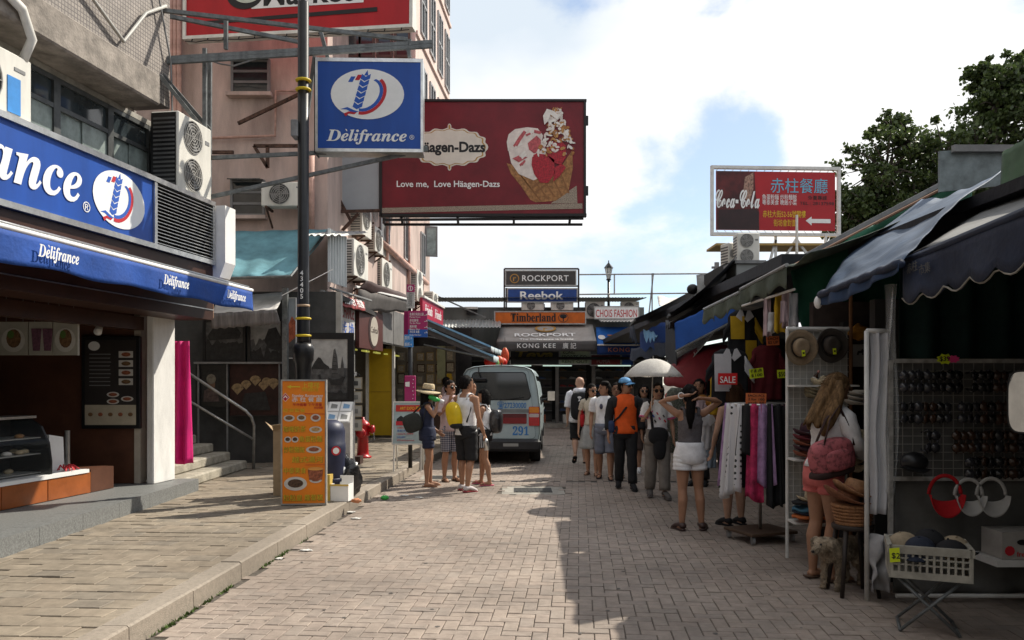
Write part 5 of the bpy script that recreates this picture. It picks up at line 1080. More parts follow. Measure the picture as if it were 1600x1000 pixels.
text('KONG', M, w * .1, h * .75, .17, LETK, t, width=w * .38, off=.01); text('SPORTS CO.', M, w * .06, h * .38, .2, LETK, t, width=w * .86, off=.01); text('RENT OUT', M, w * .06, h * .1, .13, LETK, t, width=w * .86, off=.01)
t, M, w, h = fsign('sandal_sign', 'black sandal brand sign with yellow lettering under the grey awning', 797, 874, 546, 570, mat('black sign', (.018, .018, .02), .5), FY - .05)
text('Teva', M, w * .1, h * .42, .42, mat('dull yellow', (.22, .17, .02), .6), t, width=w * .78, off=.03, shear=.2)
t, M, w, h = fsign('puma_sign', 'dark red sports brand sign beside the green sign', 923, 970, 554, 571, mat('dark red sign', (.16, .012, .015), .5), FY - .05)
text('PUMA', M, w * .2, h * .2, .22, mat('faint lettering', (.3, .16, .15), .6), t, width=w * .45, off=.01); poly(M, [(w * .55, h * .9), (w * .7, h * .6), (w * .8, h * .62), (w * .72, h * .78)], mat('faint lettering'), t, 'leaping_cat')
t, M, w, h = fsign('blue_board', 'small dark blue board at the right end of the far shop', 971, 990, 554, 571, mat('royal blue sign'), FY - .05)
# awnings of the far shop
ag = thing('grey_awning', 'grey shoe shop awning with white lettering at the street end', 'awning', (fx(855), FY - 1.2, fz(548)))
GRA = mat('warm grey canvas', (.34, .315, .29), .7, .1, 3); GRD = mat('charcoal canvas', (.075, .07, .068), .7, .1, 3)
c = (P(783, 508, FY), P(926, 507, FY), P(932, 533, FY - 1.2), P(776, 534, FY - 1.2)); sheet('awning_sheet', GRA, c, 12, 6, .02, .004, 2, ag)
M = fr(c[3] + V(0, -.02, 0), c[2] - c[3], c[0] - c[3]); w = (c[2] - c[3]).length; h = (c[0] - c[3]).length
poly(M, ell(w * .5, h * .72, .38, .26), OR2, ag, 'ring', .03); poly(M, ell(w * .5, h * .72, .30, .19), GRA, ag, 'ring', .033); text('r', M, w * .47, h * .6, .42, OR2, ag, off=.02, z=.036)
text('ROCKPORT', M, w * .18, h * .26, .36, LETW, ag, width=w * .62, off=.012, z=.03); text('The Difference is Inside', M, w * .23, h * .05, .17, LETW, ag, width=w * .54, z=.03)
sheet('front_valance', GRD, (P(776, 534, FY - 1.2), P(932, 533, FY - 1.2), P(932, 549, FY - 1.2), P(776, 549, FY - 1.2)), 24, 3, 0, .004, 6, ag)
M = fr(P(776, 549, FY - 1.24), (1, 0, 0)); text('KONG KEE', M, 32 / F * (FY - 1.2), .12, .22, LETW, ag, width=60 / F * (FY - 1.2), off=.01, z=.02, sp=1.2); text('廣 記', M, 103 / F * (FY - 1.2), .11, .22, LETW, ag, width=21 / F * (FY - 1.2), z=.02)
bl = thing('blue_awning', 'bright blue shop awning right of the grey one', 'awning', (fx(968), FY - 1.2, fz(548)))
BAW = mat('bright blue canvas', (.03, .18, .62), .65, .1, 3); DBL = mat('deep blue canvas', (.015, .05, .20), .7, .1, 3)
c = (P(931, 511, FY), P(1010, 511, FY), P(1014, 539, FY - 1.1), P(933, 539, FY - 1.1)); sheet('awning_sheet', BAW, c, 10, 6, .02, .004, 2, bl)
sheet('front_valance', DBL, (P(933, 539, FY - 1.1), P(1014, 539, FY - 1.1), P(1014, 554, FY - 1.1), P(933, 554, FY - 1.1)), 14, 3, 0, .004, 5, bl); MB().tube([P(933, 539, FY - 1.12), P(1014, 539, FY - 1.12)], .03, 6).build('front_bar', WHITE, bl)
M = fr(c[3] + V(0, -.02, 0), c[2] - c[3], c[0] - c[3]); text('TE', M, .42, .32, .5, mat('orange canvas paint', (.6, .25, .06), .6), bl, width=.75, off=.03, z=.03); poly(M, ell(.2, .5, .13, .16, 12), LETW, bl, 'printed_hand', .03)
M = fr(P(933, 554, FY - 1.14), (1, 0, 0)); text('KONG', M, .38, .10, .2, mat('pale orange paint', (.55, .22, .12), .6), bl, width=.75, off=.01, z=.02, sp=1.2)
# roof machines, lamp, railing
def roofac(u0, u1, v0, v1, Y, lb): 
    a, b = P(u0, v1, Y), P(u1, v0, Y); return aircon('r', lb, acM(a, (1, 0, 0), (0, -1, 0)), b.x - a.x, b.z - a.z, .35, 1, 'roof air conditioners of the far shop', brackets=False)
roofac(815, 850, 470, 485, FY + .05, 'left roof air conditioner below the blue brand sign'); roofac(861, 896, 470, 485, FY + .05, 'right roof air conditioner below the blue brand sign'); roofac(915, 945, 471, 498, FY + .2, 'roof air conditioner left of the white fashion sign'); roofac(971, 999, 471, 490, FY + .3, 'roof air conditioner behind the white fashion sign')
sl = thing('street_lantern', 'black street lamp with glass lantern behind the fashion sign', 'street lamp', (fx(951, 31), 31, 0)); q = fx(951, 31)
MB().lathe([(.09, 0), (.07, .5), (.055, 1.5), (.05, fz(437, 31))], (q, 31, 0), 12).build('post', BLACK, sl, True)
z = fz(436, 31); MB().lathe([(.06, 0), (.14, .42)], (q, 31, z), 6).build('lantern_glass', mat('lantern glass', (.6, .62, .6), .3), sl); MB().lathe([(.19, 0), (.15, .06), (.05, .18), (.02, .22), (.02, .3), (.0, .3)], (q, 31, z + .42), 6).build('lantern_roof', BLACK, sl); MB().lathe([(.09, -.05), (.10, 0)], (q, 31, z), 6).build('lantern_collar', BLACK, sl)
for k in range(6): a_ = k * 1.0472; MB().bar((q + .062 * math.cos(a_), 31 + .062 * math.sin(a_), z), (q + .145 * math.cos(a_), 31 + .145 * math.sin(a_), z + .42), .015).build('lantern_bar', BLACK, sl)
rl = thing('roof_railing', 'thin grey pipe frame on the roofs right of the lamp', 'railing', (fx(1040, 27), 27, 3))
for p, q in (((905, 429), (1180, 427)), ((905, 460), (1085, 458)), ((1019, 427), (1019, 490)), ((1021, 427), (1014, 490)), ((960, 428), (960, 460))): MB().tube([P(*p, 27), P(*q, 27)], .025, 6).build('pipe', RAIL, rl)
wr = thing('overhead_wires', 'thin black wires running from the utility pole over the roofs', 'wires', P(1118, 420, 26))
for k in range(4): MB().tube([P(1118 - k, 418 + k * 3, 26) * (1 - i / 10) + P(1000 + 8 * k, 505 + k * 4, 27) * (i / 10) + V(0, 0, -.25 * math.sin(i / 10 * 3.14)) for i in range(11)], .008, 4).build('wire', BLACK, wr)
MB().tube([P(1120, 410, 26), P(1120, 480, 26)], .08, 8).build('pole', GREY, wr); MB().bar(P(1112, 418, 26), P(1130, 418, 26), .07).build('cross_arm', GREY, wr)
# ================================================================ MARKET STALLS ON THE RIGHT
NAV = mat('navy tarpaulin', (.022, .032, .062), .65, .3, 2.5, bump=.25, bs=18); LBL = mat('faded blue tarpaulin', (.055, .09, .15), .7, .25, 2.2, bump=.25, bs=14); GRN = mat('green tarpaulin', (.02, .12, .07), .65, .2, 2, bump=.25, bs=12)
GGR = mat('grey green canvas', (.085, .105, .08), .8, .3, 3, bump=.3, bs=20); BLK = mat('black tarpaulin', (.014, .015, .02), .6, .3, 3, bump=.25, bs=14); BTP = mat('blue tarpaulin', (.012, .08, .34), .6, .15, 2, bump=.2, bs=14); GRT = mat('grey tarpaulin', (.20, .20, .19), .75, .25, 2, bump=.2, bs=12)
PVC = mat('white pipe', (.62, .61, .58), .5, .1, 6)
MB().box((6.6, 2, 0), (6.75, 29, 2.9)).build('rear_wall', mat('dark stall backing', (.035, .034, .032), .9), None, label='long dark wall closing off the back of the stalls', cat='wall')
# roof canopies
cn = thing('navy_awning', 'navy awning with scalloped valance over the sunglasses stall', 'awning', (2.72, 5, 2.4))
f0, f1 = V(2.72, 5.54, 2.46), V(2.72, 1.2, 2.68)
sheet('awning_sheet', mat('dusty grey tarpaulin', (.17, .17, .165), .75, .3, 2), (V(4.3, 7.0, 3.32), V(4.3, 1.2, 3.55), f1, f0), 16, 8, .05, .03, 3, cn)
def scal(a, b):
    p = f0 + (f1 - f0) * a; d = .25 + .06 * abs(math.sin(a * 16 * 3.1416)); return p + V(-.012 - .02 * math.sin(a * 34) * b, 0, -d * b)
MB().grid(scal, 200, 4).build('scalloped_valance', NAV, cn, True, solid=.005)
MB().tube([f0 + (f1 - f0) * (i / 90) + V(-.018, 0, -.255 - .06 * abs(math.sin(i / 90 * 16 * 3.1416))) for i in range(91)], .006, 5).build('piping', mat('cream piping', (.26, .245, .21), .7), cn)
MB().tube([f0, f1], .028, 8).build('front_bar', NAV, cn, True)
M = fr(f0 + V(-.03, -.05, -.2), f1 - f0); text('赤柱', M, .06, .10, .075, mat('faded lettering', (.10, .10, .10), .8), cn, z=.01); text('市集', M, .22, .06, .075, mat('faded lettering'), cn, z=.01)
cb2 = thing('blue_canopy', 'faded blue tarpaulin canopy draped over the hat stall', 'awning', (2.6, 6, 2.36))
fe = [V(2.6, 6.75, 2.36), V(2.78, 6.95, 2.52), V(3.0, 7.25, 2.72), V(3.35, 7.6, 2.95), V(4.2, 8.2, 3.5)]; ne = [V(2.6, 5.35, 2.42), V(2.75, 5.45, 2.55), V(2.98, 5.65, 2.72), V(3.3, 5.9, 2.96), V(4.0, 6.5, 3.36)]
def lerp(l, t): i = min(int(t * (len(l) - 1)), len(l) - 2); k = t * (len(l) - 1) - i; return l[i] * (1 - k) + l[i + 1] * k
def bc(a, b):
    p = lerp(fe, b) * (1 - a) + lerp(ne, b) * a
    return p + V(0, 0, -.05 * math.sin(a * 3.14) * (.3 + b) + .006 * math.sin(a * 19 + 3 * b) * (1 - .5 * b) + .03 * noise.noise(V(a * 5, b * 6, 2)))
MB().grid(bc, 26, 24).build('canopy_sheet', LBL, cb2, True, solid=.006)
MB().tube([lerp([fe[0], ne[0]], i / 20) + V(0, 0, .004 * math.sin(i * 2.1)) for i in range(21)], [.030 + .003 * math.sin(i * 1.7) for i in range(21)], 10).build('rolled_edge', NAV, cb2, True)
def roll(a, b): p = lerp([fe[0], ne[0]], a); return p + V(.02 * math.sin(a * 23), 0, -.085 * b * (1 + .35 * math.sin(a * 5)))
MB().grid(roll, 40, 4).build('hanging_edge', mat('deep blue tarpaulin', (.03, .06, .13), .7, .2, 4), cb2, True, solid=.005)
MB().ball(fe[0] + V(-.01, .02, -.06), (.035, .035, .055), 10, 6).build('tied_corner', WHITE, cb2, True)
gs = thing('green_tarp', 'large dark green tarpaulin wall hanging beside the hat stall', 'tarpaulin', P(1300, 510, 8.2))
def gsh(a, b):
    top = P(1236 + 290 * a, 418 - 150 * a, 8.15 + .4 * a); bot = P(1254 + 250 * a, 512, 8.1 + .3 * a)
    p = top * (1 - b) + bot * b; return p + V(0, .05 * math.sin(a * 14 + 3 * b) + .09 * noise.noise(V(a * 6, b * 3, 5)), 0)
MB().grid(gsh, 40, 20).build('tarp_sheet', GRN, gs, True, solid=.006)
MB().tube([P(1236 + 290 * a, 417 - 150 * a, 8.13 + .4 * a) for a in [i / 10 for i in range(11)]], .016, 6).build('brown_hem', mat('brown hem', (.22, .12, .08), .8), gs)
ga = thing('grey_green_awning', 'grey green canvas awning with ragged valance over the shirts', 'awning', (2.45, 8, 2.5))
for k, (ya, yb, za, zb) in enumerate(((7.62, 9.15, 2.74, 2.69), (9.19, 10.9, 2.66, 2.62))):
    sheet('awning_sheet', GGR, (V(4.4, ya + (1.1 if k else .48), 3.5), V(4.4, yb + .9, 3.45), V(2.62, yb, zb), V(2.62, ya - (0 if k else .62), za)), 14, 8, .08, .02, 3, ga)
    MB().grid(lambda a, b: V(2.615 + .03 * math.sin(a * 17 + k) * b, ya + (yb - ya) * a, (za + (zb - za) * a) - (.19 + .03 * math.sin(a * 29)) * b), 40, 4).build('valance', GGR, ga, True, solid=.005)
    MB().tube([(2.62, ya, za), (2.62, yb, zb)], .022, 8).build('front_bar', RAIL, ga)
def tarp(name, label, m, c, cat='tarpaulin', **k):
    t = thing(name, label, cat, sum((Vector(p) for p in c), Vector()) / 4); sheet('tarp_sheet', m, c, 22, 12, parent=t, **k); MB().tube([c[3], c[2]], .02, 6).build('edge_pole', STEEL, t); return t
tarp('black_awning', 'long black tarpaulin awning nearest the far shops', BLK, (P(1140, 418, 19), P(1100, 452, 22), P(985, 508, 18.5), P(992, 500, 16)), wave=.03, sag=.1)
tarp('black_awning', 'second black tarpaulin awning beside the grey cabinet', BLK, (P(1150, 400, 12.5), P(1152, 418, 15), P(1043, 496, 15.5), P(1046, 492, 13.0)), wave=.03, sag=.12)
sheet('lower_black_tarp', BLK, (P(1152, 430, 13), P(1152, 445, 15), P(1040, 512, 15.3), P(1048, 508, 13.2)), 20, 8, .1, .04, 3, None, 'black tarpaulin lining sagging under the second black awning', 'tarpaulin')
tarp('blue_tarp', 'bright blue tarpaulin side sheet below the black awnings', BTP, (P(1054, 505, 12.2), P(1150, 461, 11.6), P(1150, 500, 11.6), P(1056, 549, 12.2)), wave=.02, sag=0)
t = thing('shade_net', 'ragged dark blue tarpaulins bunched at the awning ends', 'tarpaulin', P(1010, 540, 17))
for k, (c, m) in enumerate((((P(1000, 520, 17), P(1045, 500, 16), P(1046, 540, 16), P(1000, 548, 17)), DBL), ((P(1005, 515, 16.5), P(1028, 520, 16.5), P(1025, 530, 16), P(1008, 532, 16)), AWS), ((P(986, 545, 18), P(1050, 532, 15.5), P(1055, 552, 15.5), P(984, 562, 18)), NAV), ((P(1040, 500, 15), P(1056, 505, 14), P(1058, 590, 14), P(1040, 560, 15)), BLK), ((P(984, 512, 18), P(990, 508, 17.5), P(1000, 540, 17.5), P(984, 528, 18)), NAV))): sheet('tarp_sheet', m, c, 14, 8, .08, .04, 3, t, seed=k)
t = thing('grey_cabinet', 'pale grey metal cabinet standing on the stall roofs', 'cabinet', P(1170, 470, 12.9)); a, b = P(1150, 480, 12.9), P(1193, 412, 12.9); MB().rbox((a.x, 12.9, a.z), (b.x, 13.5, b.z), .01).build('cabinet_body', mat('pale grey enamel', (.30, .31, .30), .5, .1, 3), t); MB().box((a.x - .03, 12.85, b.z), (b.x + .03, 13.55, b.z + .05)).build('cabinet_cap', GREY, t)
t = thing('grey_roof_sheet', 'dull grey sheet roof panel beyond the black awnings', 'roof', P(1110, 456, 17)); sheet('roof_sheet', GRT, (P(1088, 430, 17), P(1140, 422, 17), P(1134, 458, 16), P(1090, 458, 16)), 6, 4, .02, 0, 1, t); MB().ball(P(1082, 452, 16.5), (.12, .12, .11), 12, 8).build('roof_vent', BLACK, t, True)
t = thing('white_roof_sheet', 'pale crumpled sheet on the roof beside the fashion sign', 'tarpaulin', P(1045, 480, 24)); sheet('roof_sheet', mat('grubby white canvas'), (P(1027, 463, 24), P(1080, 468, 24), P(1062, 482, 22), P(1030, 482, 22)), 12, 8, .05, .06, 2, t); MB().box((P(1029, 490, 22.2).x, 22.0, 2.6), (P(1060, 480, 22.2).x, 23.8, P(0, 483, 22).z)).build('roof_box', GREY, t)
t = thing('metal_sheet', 'galvanised metal sheet standing above the blue canopy', 'metal sheet', P(1515, 300, 8.3)); a, b = P(1468, 300, 8.3), P(1567, 236, 8.3); MB().add([(a.x, 8.3, a.z), (b.x + .3, 8.3, a.z + .1), (b.x + .3, 8.3, b.z + .05), (a.x, 8.3, b.z), (a.x, 8.33, a.z), (b.x + .3, 8.33, a.z + .1), (b.x + .3, 8.33, b.z + .05), (a.x, 8.33, b.z)], [(0, 1, 2, 3), (7, 6, 5, 4), (0, 4, 5, 1), (1, 5, 6, 2), (2, 6, 7, 3), (3, 7, 4, 0)]).build('sheet', mat('galvanised sheet', (.22, .26, .27), .5, .3, 5, metal=.3), t); MB().box((a.x + .12, 8.24, b.z - .02), (b.x + .3, 8.295, b.z + .05)).build('top_rail', GREY, t)
tarp('green_flap', 'green tarpaulin flap at the top right picture edge', mat('mid green tarpaulin', (.06, .11, .055), .7, .2, 3), (P(1566, 240, 6.2), P(1660, 175, 5.6), P(1660, 300, 5.4), P(1562, 318, 6.0)), sag=.02, wave=.02)
t = thing('dark_roof', 'dark sloping roof sheets behind the green tarpaulin', 'roof', P(1350, 400, 10)); sheet('roof_sheet', BLK, (P(1480, 290, 11), P(1700, 240, 9), P(1500, 300, 8.8), P(1252, 408, 10.5)), 10, 6, 0, .01, 2, t); MB().bar(P(1250, 404, 10.5), P(1470, 288, 10.8), .06).build('eaves_bar', GREY, t)
MB().box((3.2, 9.5, 3.0), (6.6, 29, 3.15)).build('roof_deck', BLK, t); MB().box((3.45, -14, 2.93), (6.6, 9.49, 3.02)).build('roof_deck', BLK, t)  # added decks, hidden from view, that stop sun leaking between the stall roofs
# big umbrella stand tarps
tarp('mesh_canopy', 'grey patterned market umbrella cloth sloping over the shirts', mat('grey lace cloth', (.30, .29, .27), .8, .5, 40), (P(1128, 505, 13.6), P(1112, 510, 15), P(1042, 562, 15.2), P(1056, 588, 14.0)), 'umbrella', sag=.05, wave=.02)
def umbrella(label, c, r, h, m, lm, pole_to, tiltm=None, scal_n=8):
    t = thing('umbrella', label, 'umbrella', pole_to); M = Matrix.Translation(c) @ (tiltm or Matrix.Identity(4)); n = 48; mb = MB(M)
    vs = []; rings_ = 8
    for j in range(rings_ + 1):
        q = j / rings_
        for i in range(n):
            a = 6.2832 * i / n; rr = r * q * (1 - .05 * (1 - abs(math.cos(a * scal_n / 2))) * q); z = h * (1 - q ** 2.0) - .05 * r * (1 - abs(math.cos(a * scal_n / 2))) * q * -.6
            vs.append((rr * math.cos(a), rr * math.sin(a), z))
    mb.add(vs, [(j * n + i, j * n + (i + 1) % n, (j + 1) * n + (i + 1) % n, (j + 1) * n + i) for j in range(rings_) for i in range(n)]); mb.build('canopy', m, t, True, solid=.003)
    for i in range(scal_n): a = 6.2832 * i / scal_n; MB(M).tube([(r * q * math.cos(a), r * q * math.sin(a), h * (1 - q ** 2) - .012) for q in (0, .3, .6, .99)], .004, 4).build('rib', GREY, t)
    MB().tube([M @ Vector((0, 0, h + .04)), pole_to], .008, 6).build('shaft', CHROME, t); return t
rt = Matrix.Rotation(math.radians(-35), 4, 'Y')
umbrella('dark red umbrella opened among the hanging clothes', P(1094, 572, 14.0), .70, .25, mat('wine red cloth', (.17, .012, .016), .7), None, P(1098, 620, 14.0), Matrix.Rotation(math.radians(-28), 4, 'Y') @ Matrix.Rotation(math.radians(20), 4, 'X'))
# ---------------- sunglasses stall
sgp = thing('sunglasses_display', 'grid panel for sunglasses on the nearest stall', 'display panel', P(1500, 745, 5.9)); a, b = P(1396, 745, 5.9), P(1640, 567, 5.9)
MB().box((a.x, 5.93, a.z), (b.x, 5.95, b.z)).build('grey_backing', mat('grey panel cloth', (.09, .088, .083), .85, .15, 5), sgp)
g_ = MB()
x = a.x
while x < b.x: g_.bar((x, 5.915, a.z), (x, 5.915, b.z), .005); x += .075
z = a.z
while z < b.z: g_.bar((a.x, 5.91, z), (b.x, 5.91, z), .005); z += .06
g_.build('wire_grid', mat('dull wire', (.22, .21, .19), .5), sgp, kind='stuff')
for q in (((a.x - .03, 5.9, .25), (a.x + .0, 5.93, b.z + .02)), ((a.x, 5.895, b.z), (b.x, 5.92, b.z + .03)), ((a.x, 5.895, a.z - .03), (b.x, 5.92, a.z))): MB().box(*q).build('frame_bar', mat('aged pipe', (.30, .29, .27), .6, .3, 12), sgp)  # white pipe with the shade under the awning put into its colour
def shades():
    me = MB()
    for s in (-1, 1):
        me.tube([(0, -.012, s * .035), (0, -.004, s * .035)], [.026, .028], 12)
        me.tube([(0, 0, s * .066), (.012, .045, s * .05), (.01, .10, s * .03)], .005, 5)
    me.tube([(.008, -.006, -.012), (.012, -.008, 0), (.008, -.006, .012)], .005, 5)
    return me
gl = [mat('black acetate', (.012, .012, .013), .18, .2, 9, spec=.6), mat('brown acetate', (.05, .025, .015), .2, .2, 9, spec=.6), mat('dark grey acetate', (.03, .03, .035), .2, .2, 9, spec=.6)]
random.seed(31); ORD = ('first', 'second', 'third', 'fourth', 'fifth', 'sixth', 'seventh', 'eighth', 'ninth', 'tenth', 'eleventh', 'twelfth', 'thirteenth', 'fourteenth', 'fifteenth', 'sixteenth', 'seventeenth'); rows = ((596, 1412, 1594, 16), (645, 1412, 1594, 17), (690, 1450, 1594, 14), (731, 1515, 1594, 8)); nm = ('top', 'second', 'third', 'bottom')
for r_, (v, u0, u1, n) in enumerate(rows):
    for i in range(n):
        if (r_, i) in ((0, 8), (1, 7), (2, 2), (2, 3)): continue
        p = P(u0 + (u1 - u0) * i / (n - 1), v, 5.87); lb = f'dark sunglasses hung on end, {ORD[i]} from the left in the {nm[r_]} row'
        mb = MB(Matrix.Translation(p) @ Matrix.Rotation(random.uniform(-.6, .6), 4, 'Z') @ Matrix.Rotation(random.uniform(-.06, .06), 4, 'X') @ Matrix.Scale(random.uniform(1.15, 1.35), 4)); s = shades(); mb.add(s.v, s.f); mb.build('sunglasses', random.choice(gl), None, True, lb, 'sunglasses', 'sunglasses on the grid panel')
t = thing('price_star', 'yellow and pink starburst price card above the sunglasses', 'price card', P(1480, 565, 5.86)); star = lambda cx, cy, r: [(cx + r * (1 if i % 2 else .75) * math.cos(i * .3927) * 1.2, cy + r * (1 if i % 2 else .75) * math.sin(i * .3927) * .75) for i in range(16)]
NEON = mat('neon yellow card', (.62, .72, .02), .6, .05, 3); M = fr(P(1476, 561, 5.85), (1, 0, 0)); poly(M, star(0, 0, .055), NEON, t, 'yellow_burst'); poly(M, star(.06, 0, .04), mat('neon pink card', (.75, .05, .22), .6), t, 'pink_burst', .008); text('$39', M, -.045, -.015, .05, LETK, t, z=.012, off=.01)
t = thing('grey_skirt_cloth', 'grey cloth hung below the sunglasses panel', 'cloth', P(1500, 930, 5.9)); MB().grid(lambda a_, b_: P(1398 + 250 * a_, 748 + 180 * b_, 5.97) + V(0, .025 * math.sin(a_ * 16 + b_) * (.4 + b_) + .03 * noise.noise(V(a_ * 6, b_ * 5, 3)), 0), 40, 14).build('cloth_sheet', mat('grey stall cloth', (.11, .108, .10), .85, .2, 3), t, True, solid=.004)
MB().tube([P(1400, 931, 5.9), P(1640, 931, 5.9)], .016, 8).build('bottom_rail', PVC, t)
t = thing('dark_green_curtain', 'very dark green curtain behind the sunglasses stall', 'curtain', P(1500, 570, 6.4)); MB().grid(lambda a_, b_: P(1405 + 280 * a_, 390 + 190 * b_, 6.4) + V(0, .05 * math.sin(a_ * 30), 0), 60, 4).build('curtain_sheet', mat('bottle green cloth', (.008, .03, .026), .85, .3, 5), t, True, solid=.004)
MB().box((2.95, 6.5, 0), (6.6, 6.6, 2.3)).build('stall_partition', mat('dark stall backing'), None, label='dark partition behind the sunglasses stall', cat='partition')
def visor(label, u, v, m, r=.10):
    p = P(u, v, 5.80); t = thing('sun_visor', label, 'visor', p - V(0, 0, .12), 'visors hanging below the sunglasses')
    MB().tube([p + V(r * math.cos(a_), -.02, .05 + r * 1.15 * math.sin(a_)) for a_ in [i * .1654 for i in range(20)]], .014, 6, flat=.4).build('head_band', m, t, True)
    def br_(a_, b_): th = math.pi * (1 + a_); return p + V(r * (1 + .08 * b_) * math.cos(th), -.02 - .05 * b_, .05 + r * (.45 + 1.0 * b_) * math.sin(th))
    MB().grid(br_, 16, 6).build('brim', m, t, True, solid=.006)
visor('red sun visor hanging below the sunglasses', 1474, 782, mat('red cotton', (.42, .008, .012), .8, .15, 9), .115); visor('left white sun visor hanging next to the red one', 1511, 784, mat('dull white cotton', (.42, .41, .39), .8, .1, 9), .10); visor('right white sun visor hanging farthest from the red one', 1546, 784, mat('dull white cotton'), .105)
t = thing('peaked_cap', 'black cap with bent peak hanging at the left of the grid panel', 'cap', P(1428, 740, 5.8)); p = P(1428, 722, 5.78); MB().ball(p, (.10, .08, .075), 14, 8).build('crown', BLACK, t, True); MB().add([p + V(-.13, -.06, -.03), p + V(.02, -.10, -.07), p + V(.10, -.05, -.05), p + V(-.02, -.02, -.03)], [(0, 1, 2, 3)]).build('peak', BLACK, t, solid=.008)
# crate on folding stand
cr0 = thing('plastic_crate', 'off white plastic crate full of caps on the folding stand', 'crate', (2.77, 5.2, .36)); KM = Matrix.Translation((2.74, 5.28, .36)) @ Matrix.Rotation(math.radians(-22), 4, 'Z')
CRT = mat('aged white crate', (.36, .34, .285), .55, .2, 8); cw, cd, ch = .24, .20, .21
for nm_, x0, x1, y0, y1 in (('end_wall', -cw - .0, -cw + .012, -cd, cd), ('end_wall', cw - .012, cw, -cd, cd), ('side_wall', -cw + .012, cw - .012, -cd, -cd + .012), ('side_wall', -cw + .012, cw - .012, cd - .012, cd)):
    mb = MB(KM); mb.box((x0, y0, 0), (x1, y1, .045)); mb.box((x0 - .008, y0 - .008, ch - .05), (x1 + .008, y1 + .008, ch))
    lx = (x1 - x0) > (y1 - y0); n = 11 if lx else 9
    for i in range(n + 1):
        if lx: xx = x0 + (x1 - x0 - .012) * i / n; mb.box((xx, y0, .045), (xx + .014, y1, ch - .05))
        else: yy = y0 + (y1 - y0 - .012) * i / n; mb.box((x0, yy, .045), (x1, yy + .014, ch - .05))
    for z in (.085, .125): mb.box((x0 + .002, y0 + .002, z), (x1 - .002, y1 - .002, z + .01))
    mb.build(nm_, CRT, cr0, kind='stuff')
MB(KM).box((-cw + .012, -cd + .012, 0), (cw - .012, cd - .012, .01)).build('crate_floor', CRT, cr0)
def cap(label, M, m, sz=.095, group=None):
    c = M @ Vector((0, 0, 0)); t = thing('baseball_cap', label, 'cap', c, group); rs = [((0, 0, sz * .9 * math.sin(q)), sz * math.cos(q), sz * 1.08 * math.cos(q)) for q in (0, .25, .5, .8, 1.1, 1.4, 1.55)]
    MB(M).rings(rs, 18, True).build('crown', m, t, True); MB(M).ball((0, 0, sz * .92), .008, 8, 5).build('button', m, t, True)
    MB(M).grid(lambda a, b: (sz * .85 * (2 * a - 1) * (1 - .25 * b * b), -sz * (1.08 * math.sqrt(max(0, 1 - (.85 * (2 * a - 1)) ** 2)) + .75 * b * (1 - .35 * (2 * a - 1) ** 2)), .006 - .03 * (2 * a - 1) ** 2 - .012 * b), 12, 6).build('peak', m, t, True, solid=.006); return t
BKC = mat('black cotton', (.014, .014, .016), .85, .2, 9); NVC = mat('navy cotton', (.02, .026, .045), .85, .2, 9); TNC = mat('tan cotton', (.34, .27, .18), .85, .2, 9)
R = Matrix.Rotation
for k, (x, y, z, rz, rx, m, lb) in enumerate(((.02, .06, .20, .5, .35, BKC, 'black cap standing highest in the white crate'), (-.14, .05, .17, 2.2, -.3, TNC, 'tan cap at the left of the white crate'), (-.05, -.08, .17, -.4, .25, NVC, 'navy cap lying at the front of the white crate'), (.13, -.06, .16, 1.0, -.2, BKC, 'black cap at the right front of the white crate'), (.17, .08, .16, .2, .3, TNC, 'tan cap at the far right of the white crate'))):
    cap(lb, KM @ Matrix.Translation((x, y, z)) @ R(rz, 4, 'Z') @ R(rx, 4, 'X'), m, .095, 'caps in the white crate')
t = thing('price_tag', 'neon yellow price tag clipped to the white crate', 'price tag', KM @ Vector((-.2, -.21, .1))); M = KM @ fr((-.235, -.216, .10), (1, 0, 0)); poly(M, [(0, 0), (.06, .01), (.055, .10), (-.005, .09)], NEON, t, 'card'); text('$2', M, .008, .03, .05, LETK, t, z=.008, off=.01)
fs2 = thing('folding_stand', 'crossed leg metal folding stand under the white crate', 'stand', (2.77, 5.2, 0))
for s in (-1, 1):
    for y in (-.15, .15): MB(KM).tube([(-.18 * s, y, -.01), (.17 * s, y + .01, -.35)], .011, 8).build('leg', STEEL, fs2, True)
for x in (-.17, .17): MB(KM).tube([(x, -.15, -.35), (x, .16, -.35)], .011, 8).build('foot_rail', STEEL, fs2, True); MB(KM).tube([(x, -.15, -.012), (x, .15, -.012)], .010, 8).build('top_rail', STEEL, fs2, True)
t = thing('printed_carton', 'white printed carton on the ground shelf at the right picture edge', 'carton', P(1590, 880, 5.6)); a, b = P(1566, 874, 5.6), P(1660, 832, 5.6); MB().box((a.x, 5.6, a.z), (b.x, 5.85, b.z)).build('carton_body', mat('grey carton', (.34, .32, .29), .8), t); M = fr((a.x, 5.6, a.z), (1, 0, 0)); poly(M, ell(.05, .06, .035, .035, 10), LETR, t, 'printed_flower'); poly(M, ell(.14, .12, .04, .02, 12), BLACK, t, 'hand_hole'); text('fresh', M, .10, .02, .05, LETR, t)
MB().box((a.x - .05, 5.58, a.z - .05), (b.x, 5.9, a.z - .004)).build('carton_shelf', PVC, t)
mr_ = thing('mirror', 'rounded black framed mirror at the right picture edge', 'mirror', P(1592, 675, 5.3)); p = P(1603, 628, 5.3); 
rr_ = [(.10 * math.copysign(abs(math.cos(t_)) ** .5, math.cos(t_)), .20 * math.copysign(abs(math.sin(t_)) ** .5, math.sin(t_))) for t_ in [i * .1963 for i in range(32)]]
MMx = fr(p, V(.70, -.71, 0))
